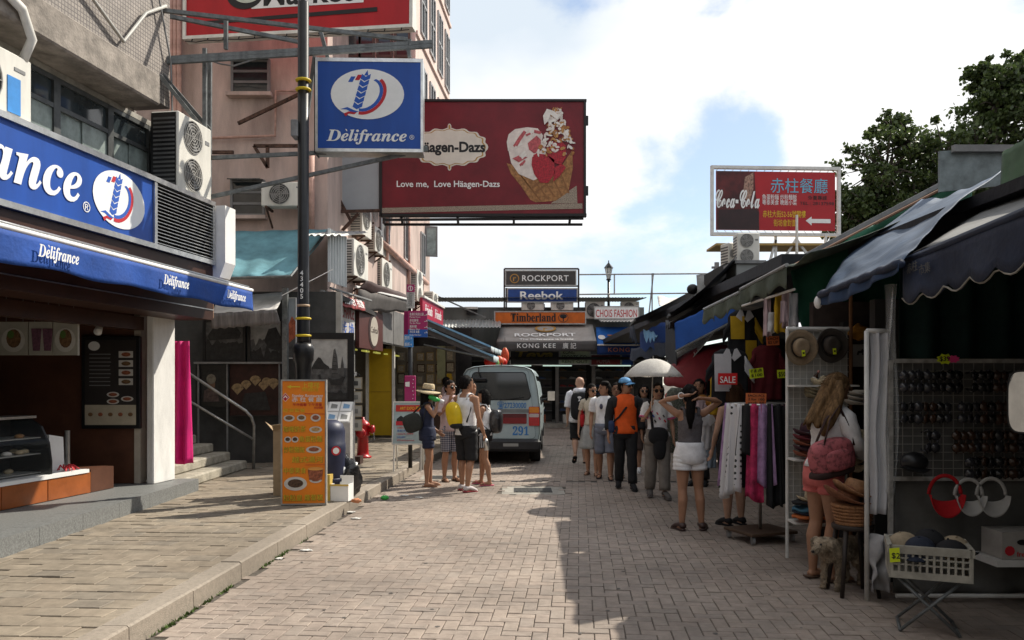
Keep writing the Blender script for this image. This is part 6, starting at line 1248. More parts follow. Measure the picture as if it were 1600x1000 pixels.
poly(MMx, [(x * 1.12, y * 1.06) for x, y in rr_], BLACK, mr_, 'mirror_frame', -.02, .02); poly(MMx, rr_, mat('mirror glass', (.9, .9, .9), .01, 0, 1, metal=1.0), mr_, 'mirror_glass', .002, .002); MB(MMx).tube([(0, -.2, -.03), (0, -.75, -.05)], .012, 6).build('mirror_arm', BLACK, mr_)
# plastic draped post
pp = thing('draped_post', 'white pipe post draped with white cloth and clear plastic', 'post', G(1357, 935)); q = G(1357, 940); Yp = 5.95
MB().tube([(q.x, Yp, 0), (q.x, Yp, P(0, 517, Yp).z)], .018, 10).build('pipe', PVC, pp, True); MB().tube([(q.x, Yp, P(0, 517, Yp).z), (q.x + .16, Yp + .02, P(0, 517, Yp).z)], .018, 10).build('cross_pipe', PVC, pp, True)
MB().grid(lambda a, b: V(q.x + .03 + .12 * a + .01 * math.sin(b * 9), Yp + .01 + .025 * math.sin(a * 11 + b * 2), P(0, 520, Yp).z - b * 1.35), 20, 24).build('white_cloth', mat('white cotton cloth', (.52, .52, .54), .85, .08, 4), pp, True, solid=.003)
MB().grid(lambda a, b: V(q.x + .01 + .18 * a * (1 - .3 * math.sin(b * 3)) + .04 * noise.noise(V(a * 3, b * 4, 1)), Yp - .04 + .05 * math.sin(a * 9 + b * 5) + .04 * noise.noise(V(a * 4, b * 5, 7)), .50 - b * .42), 16, 16).build('bunched_cloth', mat('grey cotton cloth', (.36, .355, .36), .85, .2, 5), pp, True, solid=.003)
MB().grid(lambda a, b: V(q.x + .12 + .10 * a + .02 * math.sin(b * 7 + a * 4), Yp - .02 + .03 * math.sin(a * 12 + b * 3), 2.35 - b * 1.55), 14, 30).build('clear_plastic', mat('clear plastic sheet', (.7, .72, .72), .15, .1, 6, spec=.7, alpha=.28), pp, True)
# ---------------- hat stall
hp = thing('hat_display', 'white framed wire panel with shelves for hats', 'display panel', G(1230, 870)); HYp = 7.40; a, b = P(1230, 822, HYp), P(1326, 514, HYp)
MB().box((a.x, HYp + .03, a.z), (b.x, HYp + .045, b.z)).build('white_backing', mat('grey white backing', (.40, .395, .37), .85, .12, 4), hp)
g_ = MB()
x = a.x
while x < b.x: g_.bar((x, HYp + .012, a.z), (x, HYp + .012, b.z), .005); x += .062
z = a.z
while z < b.z: g_.bar((a.x, HYp + .006, z), (b.x, HYp + .006, z), .005); z += .062
g_.build('wire_grid', PVC, hp, kind='stuff')
MB().tube([(a.x, HYp, 0), (a.x, HYp, b.z)], .016, 8).build('leg', PVC, hp); MB().tube([(b.x + .02, HYp, 0), (b.x + .02, HYp, b.z + .35)], .018, 8).build('wooden_post', mat('brown wood pole', (.16, .07, .025), .6), hp); MB().tube([(a.x, HYp, b.z), (b.x, HYp, b.z)], .02, 8).build('top_pipe', PVC, hp)
for v in (603, 716, 812):
    z = P(0, v, HYp).z; mb = MB(); mb.bar((a.x, HYp - .22, z), (b.x, HYp - .22, z), .014); mb.bar((a.x, HYp, z), (a.x, HYp - .22, z), .014); mb.bar((b.x, HYp, z), (b.x, HYp - .22, z), .014)
    mb.box((a.x, HYp - .22, z + .006), (b.x, HYp, z + .010)); mb.build('wire_shelf', PVC, hp, kind='stuff')
TANF = mat('tan felt', (.26, .19, .12), .9, .15, 12); BRNF = mat('dark brown felt', (.055, .045, .038), .9, .15, 12); STRW = mat('pale straw', (.50, .42, .28), .85, .25, 40); PURP = mat('plum felt', (.06, .025, .035), .9, .2, 10)
def hat(label, M, m, r=.15, cr=.085, ch=.10, band=BLACK, group=None, curl=.03, tagc=True, pinch=True):
    t = thing('hat', label, 'hat', M @ Vector((0, 0, 0)), group); n = 32
    vs = []
    for q in (0, .33, .66, 1.0):
        for i in range(n):
            A_ = 6.2832 * i / n; rr = cr + (r - cr) * q; vs.append((rr * math.cos(A_), rr * 1.1 * math.sin(A_), curl * q * q * (1 + .6 * math.cos(2 * A_))))
    MB(M).add(vs, [(j * n + i, j * n + (i + 1) % n, (j + 1) * n + (i + 1) % n, (j + 1) * n + i) for j in range(3) for i in range(n)]).build('brim', m, t, True, solid=.005)
    rs = [((0, 0, 0), cr, cr * 1.1), ((0, 0, ch * .5), cr * .95, cr * 1.05), ((0, 0, ch * .85), cr * .86, cr * .98), ((0, 0, ch), cr * .68, cr * .8), ((0, 0, ch * (.9 if pinch else 1.02)), cr * .3, cr * .42)]
    MB(M).rings(rs, 28, True).build('crown', m, t, True)
    MB(M).rings([((0, 0, .002), cr * 1.015, cr * 1.115), ((0, 0, .025), cr * 1.0, cr * 1.1)], 28, False).build('hat_band', band, t, True, solid=.003)
    if tagc:
        poly(M @ Matrix.Translation((-.02, -.03, ch * 1.02)) @ R(.1, 4, 'Z'), [(0, 0), (.03, 0), (.03, -.055), (0, -.055)], NEON, t, 'price_tag', .002); poly(M @ Matrix.Translation((-.02, -.03, ch * 1.02)) @ R(.1, 4, 'Z'), [(.006, -.018), (.024, -.018), (.024, -.034), (.006, -.034)], LETK, t, 'price_figures', .005)
    return t
face = Matrix.Rotation(math.radians(90), 4, 'X')
def at(u, v, Y): return Matrix.Translation(P(u, v, Y))
hat('tan felt hat with dark band hung face out on the wire panel', at(1250, 543, 7.36) @ face, TANF, .15, .08, .09, group='hats hung on the wire panel'); hat('dark brown felt hat hung face out on the wire panel', at(1298, 540, 7.36) @ face, BRNF, .145, .08, .09, group='hats hung on the wire panel')
hat('pale straw hat with black band on the upper shelf', at(1289, 606, 7.26) @ R(.35, 4, 'Y'), STRW, .14, .08, .10, tagc=False)
for k in range(3): hat(('lowest', 'middle', 'top')[k] + ' olive brown straw hat stacked under the pale straw hat', at(1276, 622 - k * 5, 7.25) @ R(.1, 4, 'Y'), mat('olive straw', (.18, .15, .09), .85, .3, 30), .11, .08, .06, tagc=False, group='stacked olive hats')
for k in range(5): hat(('lowest brown hat in the stack beside the pink bag', 'second hat from the bottom of the stack beside the pink bag', 'middle hat of the stack beside the pink bag', 'second hat from the top of the stack beside the pink bag', 'topmost plum hat of the stack, bearing a price tag')[k], at(1263, 713 - k * 8.5, 7.24) @ R(.06, 4, 'Y'), (mat('rust felt', (.22, .07, .04), .9), PURP, mat('rust felt'), mat('wine felt', (.16, .03, .04), .9), PURP)[k], .135, .08, .105, tagc=(k == 4), group='stack of brown hats')
t = thing('tag_bottle', 'small brown bottle hung on the wire panel', 'bottle', P(1276, 598, 7.36)); M = at(1270, 597, 7.36) @ R(.5, 4, 'Y'); MB(M).lathe([(.022, 0), (.024, .05), (.022, .06), (.010, .085), (.010, .115), (.0, .115)], (0, 0, 0), 12).build('bottle_body', mat('brown glass', (.08, .04, .025), .2), t, True); MB(M).lathe([(.0245, .015), (.0245, .045)], (0, 0, 0), 12).build('label_band', CREAM, t); MB(M).lathe([(.012, .10), (.012, .12), (0, .12)], (0, 0, 0), 10).build('bottle_cap', mat('pink plastic', (.6, .3, .25), .5), t)
hat('pale straw hat with price tag on the bottom shelf', at(1272, 783, 7.22), STRW, .15, .085, .11, PURP)
for k, (m, lb) in enumerate(((mat('orange brim cloth', (.50, .14, .04), .8), 'orange folded sun hat at the bottom of the lowest shelf'), (NVC, 'navy folded sun hat on the lowest shelf'), (mat('sea blue cloth', (.05, .14, .20), .8), 'sea blue folded sun hat on the lowest shelf'), (BKC, 'black folded sun hat topmost of the folded pile'))):
    p = P(1268, 808 - k * 7.5, 7.22); mb = MB(); mb.grid(lambda a, b: V(p.x + .17 * (2 * a - 1) * math.sqrt(max(0, 1 - (2 * b - 1) ** 2 * .8)), p.y + .13 * (2 * b - 1), p.z + .016 * math.sin(a * 9 + k * 2) * (1 - (2 * b - 1) ** 2 * .5) + .02 * noise.noise(V(a * 4, b * 4, k))), 20, 10); mb.build('folded_hat', m, None, True, lb, 'hat', 'folded sun hats', solid=.02)
# stool with basket and hat
so = thing('wooden_stool', 'dark wooden stool holding the wicker basket', 'stool', G(1337, 925)); sx, sy = 2.62, 6.15
MB().lathe([(.15, 0), (.155, .012), (.155, .03), (.15, .035)], (sx, sy, .50), 20).build('seat', mat('dark stool wood', (.03, .022, .018), .5), so, True)
for dx, dy in ((-1, -1), (1, -1), (-1, 1), (1, 1)): MB().tube([(sx + .09 * dx, sy + .09 * dy, .5), (sx + .14 * dx, sy + .14 * dy, 0)], [.02, .016], 8).build('leg', mat('dark stool wood'), so, True)
WIC = mat('woven wicker', (.30, .14, .06), .7, .4, 50); bk = thing('wicker_basket', 'round wicker basket on the stool beside the dog', 'basket', (sx, sy, .536))
for k in range(6): MB().lathe([(.12 + k * .006, 0), (.132 + k * .006, .008), (.132 + k * .006, .018), (.12 + k * .006, .026)], (sx, sy, .537 + k * .0255), 24).build('woven_ring', WIC, bk, True)
MB().lathe([(.0, 0), (.13, 0), (.13, .01)], (sx, sy, .537), 20).build('basket_floor', WIC, bk)
for k, (m, lb) in enumerate(((mat('dark rust straw', (.20, .08, .04), .85, .3, 40), 'dark brown straw hat lying flat on the wicker basket'), (mat('leather tan', (.30, .15, .07), .7, .3, 20), 'tan cowboy hat on top of the wicker basket'))): hat(lb, Matrix.Translation((sx - .04 + .05 * k, sy, .71 + .05 * k)) @ R(.25, 4, 'Y'), m, .19 - .02 * k, .09, .12, tagc=False, curl=.05)
# back wall of the hat stall with odds and ends
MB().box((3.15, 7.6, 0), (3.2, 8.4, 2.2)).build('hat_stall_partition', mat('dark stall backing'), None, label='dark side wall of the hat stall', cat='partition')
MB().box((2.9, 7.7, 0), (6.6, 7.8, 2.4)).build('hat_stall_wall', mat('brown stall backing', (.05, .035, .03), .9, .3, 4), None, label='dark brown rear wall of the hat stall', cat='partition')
t = thing('tshirt_print', 'pale folded shirt with dog print pinned at the hat stall rear', 'shirt', P(1340, 570, 7.6)); a, b = P(1329, 573, 7.6), P(1356, 538, 7.6); MB().box((a.x, 7.58, a.z), (b.x, 7.6, b.z)).build('shirt_front', mat('pale shirt', (.34, .33, .31), .85), t); M = fr((a.x, 7.58, a.z), (1, 0, 0)); poly(M, [(.05, .12), (.06, .15), (.09, .15), (.10, .17), (.115, .15), (.11, .14), (.11, .11), (.10, .11), (.10, .13), (.07, .13), (.065, .11), (.05, .11)], LETK, t, 'dog_print')
lump('yellow_soft_toy', P(1342, 532, 7.5), (.09, .06, .08), mat('ochre plush', (.38, .17, .02), .9, .2, 12), 'ochre soft toy hanging at the top of the hat stall rear', 'toy', 14, .9)
for k in range(3): hat(f'{("lower", "middle", "upper")[k]} pale hat on the rear shelf right of the long haired woman', at(1345, 632 - k * 7, 7.1), mat('pale felt', (.36, .33, .28), .9), .14, .08, .05, tagc=False)
hat('straw hat hanging by the long haired woman', at(1343, 700, 6.7) @ R(1.2, 4, 'X') @ R(.6, 4, 'Z'), STRW, .15, .085, .10, tagc=False)
# ---------------- garments
def garment(label, M, w, h, m, sleeves=None, collar=None, panels=(), name='shirt', cat='shirt', group=None, tags=()):
    """hanging shirt: x right, y down from the neck at 0, z out"""
    t = thing(name, label, cat, M @ Vector((0, -h, 0)), group)
    def f(a, b):
        y = -h * b; wx = w / 2 * (1 - .12 * math.sin(min(b * 2, 1) * 1.57) * 0 - (.55 * (1 - b / .12) ** 2 if b < .12 else 0)); z = .035 * math.sin(3.14 * a) + .012 * math.sin(a * 18 + b * 4) * b
        return ((2 * a - 1) * wx, y, z)
    MB(M).grid(f, 16, 16).build('body', m, t, True, solid=.02)
    if sleeves:
        for s in (-1, 1): MB(M).grid(lambda a, b: (s * (w * .40 + b * w * .28), -.05 - h * .04 - b * h * .26 - a * (h * .25 - .03 * b), .02 + .012 * math.sin(a * 6)), 6, 6).build('sleeve', sleeves[0 if s < 0 else 1], t, True, solid=.02)
    if collar:
        for s in (-1, 1): poly(M, [(0, -.10), (s * .03, -.135), (s * .11, -.07), (s * .06, .01), (s * .03, .0)], collar, t, 'collar', .065, .006)
    for pts, pm in panels: 
        MB(M).add([(x * w, y * h, .058 + .012 * math.cos(3.14 * x)) for x, y in pts], [tuple(range(len(pts)))]).build('colour_panel', pm, t, solid=.006)
    return t
YEL = mat('mustard cotton', (.46, .29, .015), .85, .12, 9); WHT = mat('white cotton', (.52, .52, .54), .85, .08, 9); MRN = mat('maroon cotton', (.12, .012, .018), .85, .2, 9); PNK = mat('pale pink cotton', (.48, .36, .38), .85, .1, 9)
def gm(u, v, Y, rz=0): return Matrix.Translation(P(u, v, Y)) @ R(rz, 4, 'Z') @ fr((0, 0, 0), (1, 0, 0))
garment('black and mustard quartered rugby shirt with white collar', gm(1160, 486, 9.3, .15), .36, .66, BKC, (BKC, YEL), WHT, (([(-.48, -.10), (-.02, -.10), (-.02, -.50), (-.46, -.50)], YEL), ([(.02, -.52), (.40, -.52), (.42, -.93), (.02, -.93)], YEL)), group='hanging rugby shirts')
garment('white and black rugby shirt hanging lower left', gm(1140, 546, 9.1, .1), .42, .66, BKC, (BKC, WHT), WHT, (([(-.48, -.08), (-.02, -.08), (-.02, -.72), (-.46, -.72)], WHT),), group='hanging rugby shirts')
garment('mustard rugby shirt bottom hanging under the white one', gm(1128, 586, 9.25, .1), .28, .46, YEL, group='hanging rugby shirts')
garment('maroon shirt hanging right of the rugby shirts', gm(1198, 540, 9.2, -.05), .34, .62, MRN, (MRN, MRN), group='hanging rugby shirts')
CN = ('black', 'navy', 'maroon', 'charcoal', 'bottle green'); CN2 = ('navy', 'charcoal', 'black', 'bottle green', 'maroon')
for k in range(12):
    yy = 9.7 + k * .75; xx = 3.0 + .09 * (yy - 9.7) + .05 * math.sin(k * 2)
    garment(f'{CN[k % 5]} garment hanging high, {ORD[k]} in the row behind the rugby shirts', gm(0, 0, 1) @ Matrix.Identity(4) if False else Matrix.Translation((xx + .25, yy, 2.15)) @ R(.5, 4, 'Z') @ fr((0, 0, 0), (1, 0, 0)), .42, .75, (BKC, NVC, MRN, mat('charcoal cotton', (.04, .04, .042), .85), mat('bottle green cotton', (.012, .04, .028), .85))[k % 5], None, name='garment', cat='garment', group='dark garments along the stalls')
    garment(f'{CN2[k % 5]} garment hanging low, {ORD[k]} in the row behind the rugby shirts', Matrix.Translation((xx + .3, yy + .2, 1.35)) @ R(.4, 4, 'Z') @ fr((0, 0, 0), (1, 0, 0)), .44, .85, (NVC, mat('charcoal cotton'), BKC, mat('bottle green cotton'), MRN)[k % 5], None, name='garment', cat='garment', group='dark garments along the stalls')
for k, (u, v, m, w, h, lb) in enumerate(((1102, 648, WHT, .20, .42, 'small white top with pink trim hanging behind the arms up woman'), (1092, 622, PNK, .16, .3, 'small pale pink top hanging behind the arms up woman'), (1106, 690, mat('pale denim', (.25, .32, .40), .85), .22, .36, 'pale blue child trousers hanging low on the shirt stall'), (1056, 606, mat('floral cloth', (.14, .15, .12), .85, .8, 60), .30, .95, 'dark floral dress hanging behind the umbrella woman'), (1050, 612, mat('red cotton'), .22, .5, 'red top hanging left of the wine red umbrella'))): garment(lb, gm(u, v, 9.6 + k * .7, .1), w, h, m, (m, m) if k < 2 else None, WHT if k == 0 else None, name='garment', cat='garment', group='small garments on the shirt stall')
STRIP = [PNK, WHT, mat('mustard cotton'), PNK, WHT, PNK]
tr = thing('hanging_rail', 'white rail under the grey green awning', 'rail', P(1215, 452, 7.9)); MB().tube([P(1160, 478, 9.0), P(1241, 452, 7.7)], .014, 8).build('pipe', PVC, tr)
for k, (u, v0, v1, wd) in enumerate(((1199, 466, 526, 5), (1208, 488, 520, 7), (1219, 458, 520, 8), (1230, 457, 512, 8), (1240, 458, 512, 7), (1225, 470, 505, 5))):
    Yk = 8.35 - k * .08; MB().grid(cloth(u - wd, u + wd, v0, v1, Yk, amp=.015, fold=1.5, flare=.2, seed=k), 8, 12).build('hanging_towel', STRIP[k], None, True, ('thin white strip of cloth hanging leftmost under the grey green awning', 'mustard and white cloth hanging under the grey green awning', 'pale pink cloth, third along the white rail', 'white cloth, fourth along the white rail', 'white cloth hanging next to the green tarpaulin', 'short pale pink cloth between the white ones on the rail')[k], 'cloth', 'pale cloths on the white rail', solid=.004)
def pcard(label, u0, u1, v0, v1, Y, m, txt, tm=LETK, tilt=0):
    a, b = P(u0, v1, Y), P(u1, v0, Y); t = thing('price_card', label, 'price card', a); M = fr(a, (1, 0, 0)) @ R(tilt, 4, 'Z'); w, h = b.x - a.x, b.z - a.z; MB(M).box((0, 0, -.004), (w, h, 0)).build('card', m, t)
    for i, s in enumerate(txt): text(s, M, w * .1, h * (.93 - (i + 1) * .85 / len(txt)) + .01, h * .8 / len(txt), tm, t, width=w * .8, off=.008)
NRED = mat('bright red card', (.60, .012, .014), .6, .05, 3); NORG = mat('orange card', (.62, .16, .05), .6, .06, 3)
pcard('bright red price card pinned to the hanging shirts', 1122, 1152, 583, 601, 8.9, NRED, ('SALE',), LETW); pcard('yellow price card right of the red one', 1172, 1194, 577, 592, 8.9, NEON, ('任選 2件', '$100'), LETK, .12); pcard('yellow price card near the hat panel', 1215, 1229, 578, 591, 8.6, NEON, ('$50',), LETK, .05); pcard('orange price card hanging under the strips of cloth', 1198, 1218, 526, 540, 8.5, NORG, ('EACH', '$2 UP'), LETK, .05)
# ---------------- scarf rack
scr = thing('scarf_rack', 'round wheeled rack hung with scarves', 'rack', (2.53, 8.25, 0)); RX, RY = 2.56, 8.25
MB().tube([(RX + .33 * math.cos(i * .2618), RY + .33 * math.sin(i * .2618), 1.40) for i in range(25)], .012, 6, False).build('ring_rail', CHROME, scr, True); MB().tube([(RX, RY, .12), (RX, RY, 1.45)], .018, 8).build('pole', CHROME, scr, True)
for i in range(4): a_ = i * 1.5708; MB().tube([(RX, RY, 1.42), (RX + .33 * math.cos(a_), RY + .33 * math.sin(a_), 1.40)], .008, 6).build('spoke', CHROME, scr)
MB(Matrix.Translation((RX, RY, 0)) @ R(.35, 4, 'Z')).rbox((-.28, -.24, .085), (.28, .24, .115), .006).build('base_board', mat('brown board', (.09, .055, .035), .7), scr)
for dx in (-1, 1):
    for dy in (-1, 1): q = Matrix.Translation((RX, RY, 0)) @ R(.35, 4, 'Z') @ Vector((.24 * dx, .2 * dy, .042)); MB().tube([q - V(.015, 0, 0), q + V(.015, 0, 0)], .04, 12).build('castor', GREY, scr); MB().tube([q, q + V(0, 0, .045)], .010, 6).build('castor_stem', STEEL, scr)
def dotty():
    m = bpy.data.materials.new('polka dot cloth'); m.use_nodes = True; t = m.node_tree; b = t.nodes['Principled BSDF']; b.inputs['Roughness'].default_value = .85
    tcn = t.nodes.new('ShaderNodeTexCoord'); vo = t.nodes.new('ShaderNodeTexVoronoi'); vo.inputs['Scale'].default_value = 17; vo.inputs['Randomness'].default_value = .15; t.links.new(tcn.outputs['Object'], vo.inputs['Vector'])
    rp = t.nodes.new('ShaderNodeValToRGB'); rp.color_ramp.interpolation = 'CONSTANT'; rp.color_ramp.elements[0].color = (.02, .02, .02, 1); rp.color_ramp.elements[1].position = .26; rp.color_ramp.elements[1].color = (.55, .54, .55, 1)
    t.links.new(vo.outputs['Distance'], rp.inputs[0]); t.links.new(rp.outputs[0], b.inputs['Base Color']); return m
DOT = dotty(); HPK = mat('hot pink scarf', (.48, .03, .11), .8, .5, 7); LBS = mat('light blue scarf', (.22, .33, .46), .8, .2, 7); LIL = mat('lilac scarf', (.32, .20, .36), .8, .3, 9); GRYS = mat('grey scarf', (.16, .16, .19), .8, .3, 9)
sc = [(-2.95, DOT, .95, 'white polka dot scarf at the left of the scarf rack'), (-2.62, DOT, .90, 'second white polka dot scarf beside the leftmost one'), (-3.3, LIL, .85, 'lilac scarf behind the polka dot ones'), (-2.28, BKC, .5, 'short black scarf between polka dots and pink'), (-2.02, HPK, .95, 'hot pink tie dye scarf on the scarf rack'), (-1.72, LIL, .8, 'lilac scarf between the pink and black ones'), (-1.48, BKC, 1.0, 'long black scarf at the front of the scarf rack'), (-1.2, BKC, .98, 'second long black scarf at the front of the scarf rack'), (-.95, mat('wine scarf', (.3, .03, .06), .8), .7, 'wine red scarf right of the black ones'), (-.7, LBS, .98, 'light blue fringed scarf at the right of the scarf rack'), (-.42, GRYS, .95, 'grey scarf right of the light blue one'), (-.1, NVC, .9, 'navy scarf at the right end of the rack'), (.5, GRYS, .9, 'grey scarf at the back of the rack'), (1.3, LIL, .9, 'lilac scarf at the back of the rack'), (2.2, NVC, .9, 'navy scarf at the back left of the rack')]
for k, (a_, m, ln, lb) in enumerate(sc):
    c_, s_ = math.cos(a_), math.sin(a_); wd = .085
    def sf(a, b):
        x = (2 * a - 1) * wd * (.75 + .35 * b); rr = .335 + .03 * math.sin(a * 9 + k) * (.4 + b) + .05 * b
        return V(RX + c_ * rr - s_ * x, RY + s_ * rr + c_ * x, 1.41 - ln * b - .03 * math.sin(a * 5 + k) * b)
    MB().grid(sf, 12, 16).build('scarf', m, None, True, lb, 'scarf', 'scarves on the round rack', solid=.006)
pcard('orange handwritten price card on top of the scarf rack', 1165, 1197, 614, 634, 8.0, NORG, ('EACH PCS', '2 for 100', 'each 55'), LETK, -.03)
# ================================================================ RED ROADSIDE BILLBOARD (right)
cc = thing('restaurant_billboard', 'red restaurant billboard with cola bottle on the stall roofs', 'billboard', P(1215, 368, 18)); a, b = P(1119, 359, 18), P(1309, 267, 18); w, h = b.x - a.x, b.z - a.z; M = fr((a.x, 18, a.z), (1, .05, 0))
CRD = mat('billboard red', (.40, .012, .018), .45, .08, 2); MB(M).box((0, 0, -.03), (w, h, 0)).build('printed_face', CRD, cc)
e = [(-.12, -.13, w + .12, -.06), (-.12, h + .05, w + .12, h + .12), (-.12, -.06, -.06, h + .05), (w + .06, -.06, w + .12, h + .05)]
for q in e: MB(M).box((q[0], q[1], -.06), (q[2], q[3], .03)).build('frame_bar', mat('white steel', (.66, .65, .62), .5), cc)
for i in range(16): MB(M).tube([(w * i / 15, 0.0, .0), (w * i / 15 + .06, -.09, .035)], .008, 4).build('lacing', CREAM, cc); MB(M).tube([(w * i / 15, h, .0), (w * i / 15 + .06, h + .08, .035)], .008, 4).build('lacing', CREAM, cc)
poly(M, [(0, 0), (w * .355, 0), (w * .36, h * .3), (w * .33, h * .6), (w * .32, h), (0, h)], mat('cola dark', (.10, .012, .012), .4, .6, 2), cc, 'printed_bottle_panel', .003)
poly(M, [(w * .02, 0), (w * .36, 0), (w * .355, h * .3), (w * .33, h * .36), (w * .02, h * .34)], mat('cola black', (.03, .008, .008), .3, .3, 3), cc, 'printed_bottle', .006); poly(M, [(w * .22, h * .55), (w * .24, h * .9), (w * .31, h * .98), (w * .31, h * .7), (w * .28, h * .5)], mat('cola glint', (.38, .22, .16), .4, .6, 20), cc, 'printed_splash', .006)
text('𝓒𝓸𝓬𝓪-𝓒𝓸𝓵𝓪', M, -.02, h * .38, .62, LETW, cc, width=w * .37, off=.018, z=.010)
text('赤柱餐廳', M, w * .455, h * .66, .36, mat('cyan lettering', (.15, .45, .62), .5), cc, width=w * .48, off=.0, z=.006)
text('魚蛋粉麵 炒粉麵飯', M, w * .385, h * .53, .13, LETW, cc, width=w * .29); text('粵泰美食 晚飯小菜', M, w * .385, h * .44, .13, LETW, cc, width=w * .29); text('外賣專線', M, w * .77, h * .53, .11, LETK, cc, width=w * .16); text('TEL : 28137598', M, w * .70, h * .44, .10, LETK, cc, width=w * .29)
text('赤柱大街52-56號閣樓', M, w * .39, h * .23, .17, LETY, cc, width=w * .36); text('街坊會對面', M, w * .48, h * .08, .17, LETY, cc, width=w * .19)
poly(M, [(w * .75, h * .17), (w * .80, h * .24), (w * .80, h * .20), (w * .96, h * .20), (w * .96, h * .13), (w * .80, h * .13), (w * .80, h * .09)], LETW, cc, 'arrow')
MB().tube([P(1245, 336, 17.9), P(1245, 395, 17.9)], .03, 6).build('pipe', CREAM, cc)
for p, q in (((1212, 366), (1212, 430)), ((1245, 366), (1245, 430)), ((1212, 425), (1245, 372)), ((1200, 420), (1212, 375)), ((1245, 375), (1270, 410)), ((1180, 368), (1180, 420)), ((1290, 366), (1290, 420))): MB().bar(P(*p, 18.1), P(*q, 18.1), .05).build('support_post', mat('white steel'), cc)
MB().box((a.x, 18.0, a.z - .35), (b.x + .1, 18.9, a.z - .3)).build('walkway', mat('ochre timber', (.40, .26, .08), .7), cc)
aircon('q', 'pale twin fan unit under the red roadside billboard', acM(P(1152, 412, 15.0), (1, 0, 0), (0, -1, 0)), .42, .58, .3, 2, 'roof units below the red billboard', brackets=False); aircon('q', 'pale single fan unit left of the twin fan one below the red billboard', acM(P(1139, 413, 15.3), V(.9, .3, 0), V(.3, -.9, 0)), .22, .42, .3, 1, 'roof units below the red billboard', brackets=False)
MB().box((P(1130, 0, 15).x, 14.8, 2.6), (P(1200, 0, 15).x, 16.5, P(0, 413, 15).z)).build('roof_block', mat('dark stall backing'), None, label='dark roof block carrying the pale fan units', cat='roof')
# ================================================================ TREES (right)
def leafm(nm, c1, c2):
    m = bpy.data.materials.new(nm); m.use_nodes = True; t = m.node_tree; b = t.nodes['Principled BSDF']; b.inputs['Roughness'].default_value = .5
    g_ = t.nodes.new('ShaderNodeNewGeometry'); rp = t.nodes.new('ShaderNodeValToRGB'); rp.color_ramp.elements[0].color = (*c1, 1); rp.color_ramp.elements[1].color = (*c2, 1); t.links.new(g_.outputs['Random Per Island'], rp.inputs[0]); t.links.new(rp.outputs[0], b.inputs['Base Color'])
    tr_ = t.nodes.new('ShaderNodeBsdfTranslucent'); mx = t.nodes.new('ShaderNodeMixShader'); mx.inputs[0].default_value = .4; t.links.new(rp.outputs[0], tr_.inputs[0]); t.links.new(b.outputs[0], mx.inputs[1]); t.links.new(tr_.outputs[0], mx.inputs[2]); t.links.new(mx.outputs[0], t.nodes['Material Output'].inputs['Surface']); return m
LEAF = leafm('banyan leaf', (.03, .05, .014), (.10, .14, .04)); BARK = mat('grey bark', (.09, .075, .06), .9, .3, 6, bump=.6, bs=20)
def tree(label, base, blobs, seed, dens=1.0):
    random.seed(seed); t = thing('banyan_tree', label, 'tree', base); base = Vector(base); mb = MB(); tb = MB()
    top = sum((Vector(b_[0]) for b_ in blobs), Vector()) / len(blobs); fork = base + (top - base) * .5; fork.z = base.z + 3
    tb.tube([base, base + V(.1, 0, 1.5), fork], [.35, .28, .22], 10)
    for c, r in blobs:
        c = Vector(c); mid = (fork + c) / 2 + V(random.uniform(-.4, .4), random.uniform(-.4, .4), .3); tb.tube([fork, mid, c], [.08, .05, .02], 7)
        for k in range(int(34 * dens)):
            d = V(random.gauss(0, 1), random.gauss(0, 1), random.gauss(0, .8)).normalized(); cl = c + d * r * random.uniform(.4, 1.4); rc = r * random.uniform(.10, .30); tb.tube([c, (c + cl) / 2 + V(0, 0, .1), cl], [.03, .02, .008], 5)
            for q in range(int(54 * dens)):
                e_ = V(random.gauss(0, 1), random.gauss(0, 1), random.gauss(0, .75)); p = cl + e_ * rc * .55; n = V(random.gauss(0, 1), random.gauss(0, 1), random.gauss(.6, 1)).normalized(); x = n.cross(V(random.random(), random.random(), .3)).normalized(); y = n.cross(x); l, wd = random.uniform(.10, .18), random.uniform(.04, .065)
                mb.add([p - y * l * .5, p + x * wd, p + y * l * .5, p - x * wd], [(0, 1, 2, 3)])
    tb.build('trunk', BARK, t, True); mb.build('crown', LEAF, t)
TY = 23.0
def tp(u, v, dy=0): return P(u, v, TY + dy)
tree('dark bushy banyan tree behind the red billboard, the left and lower one', (11.5, 23, 0), [(tp(1385, 268), 1.0), (tp(1420, 225), .9), (tp(1360, 330), 1.0), (tp(1440, 300, 1), 1.2), (tp(1405, 345), 1.1), (tp(1475, 250), 1.0), (tp(1350, 300, .5), .6), (tp(1460, 340, .5), 1.2), (tp(1340, 365), .7), (tp(1395, 205, .3), .45), (tp(1335, 330), .55), (tp(1328, 372), .6)], 41)
tree('taller dark banyan tree at the right picture edge', (15, 22.5, 0), [(tp(1525, 250), 1.2), (tp(1570, 200), 1.2), (tp(1560, 140), .75), (tp(1610, 150), 1.3), (tp(1535, 118), .38), (tp(1510, 225, 1), .8), (tp(1640, 220), 1.6), (tp(1580, 270), 1.2), (tp(1555, 165, -.5), .6), (tp(1590, 118), .5), (tp(1530, 300, 1), 1.3), (tp(1660, 130), 1.0)], 57)
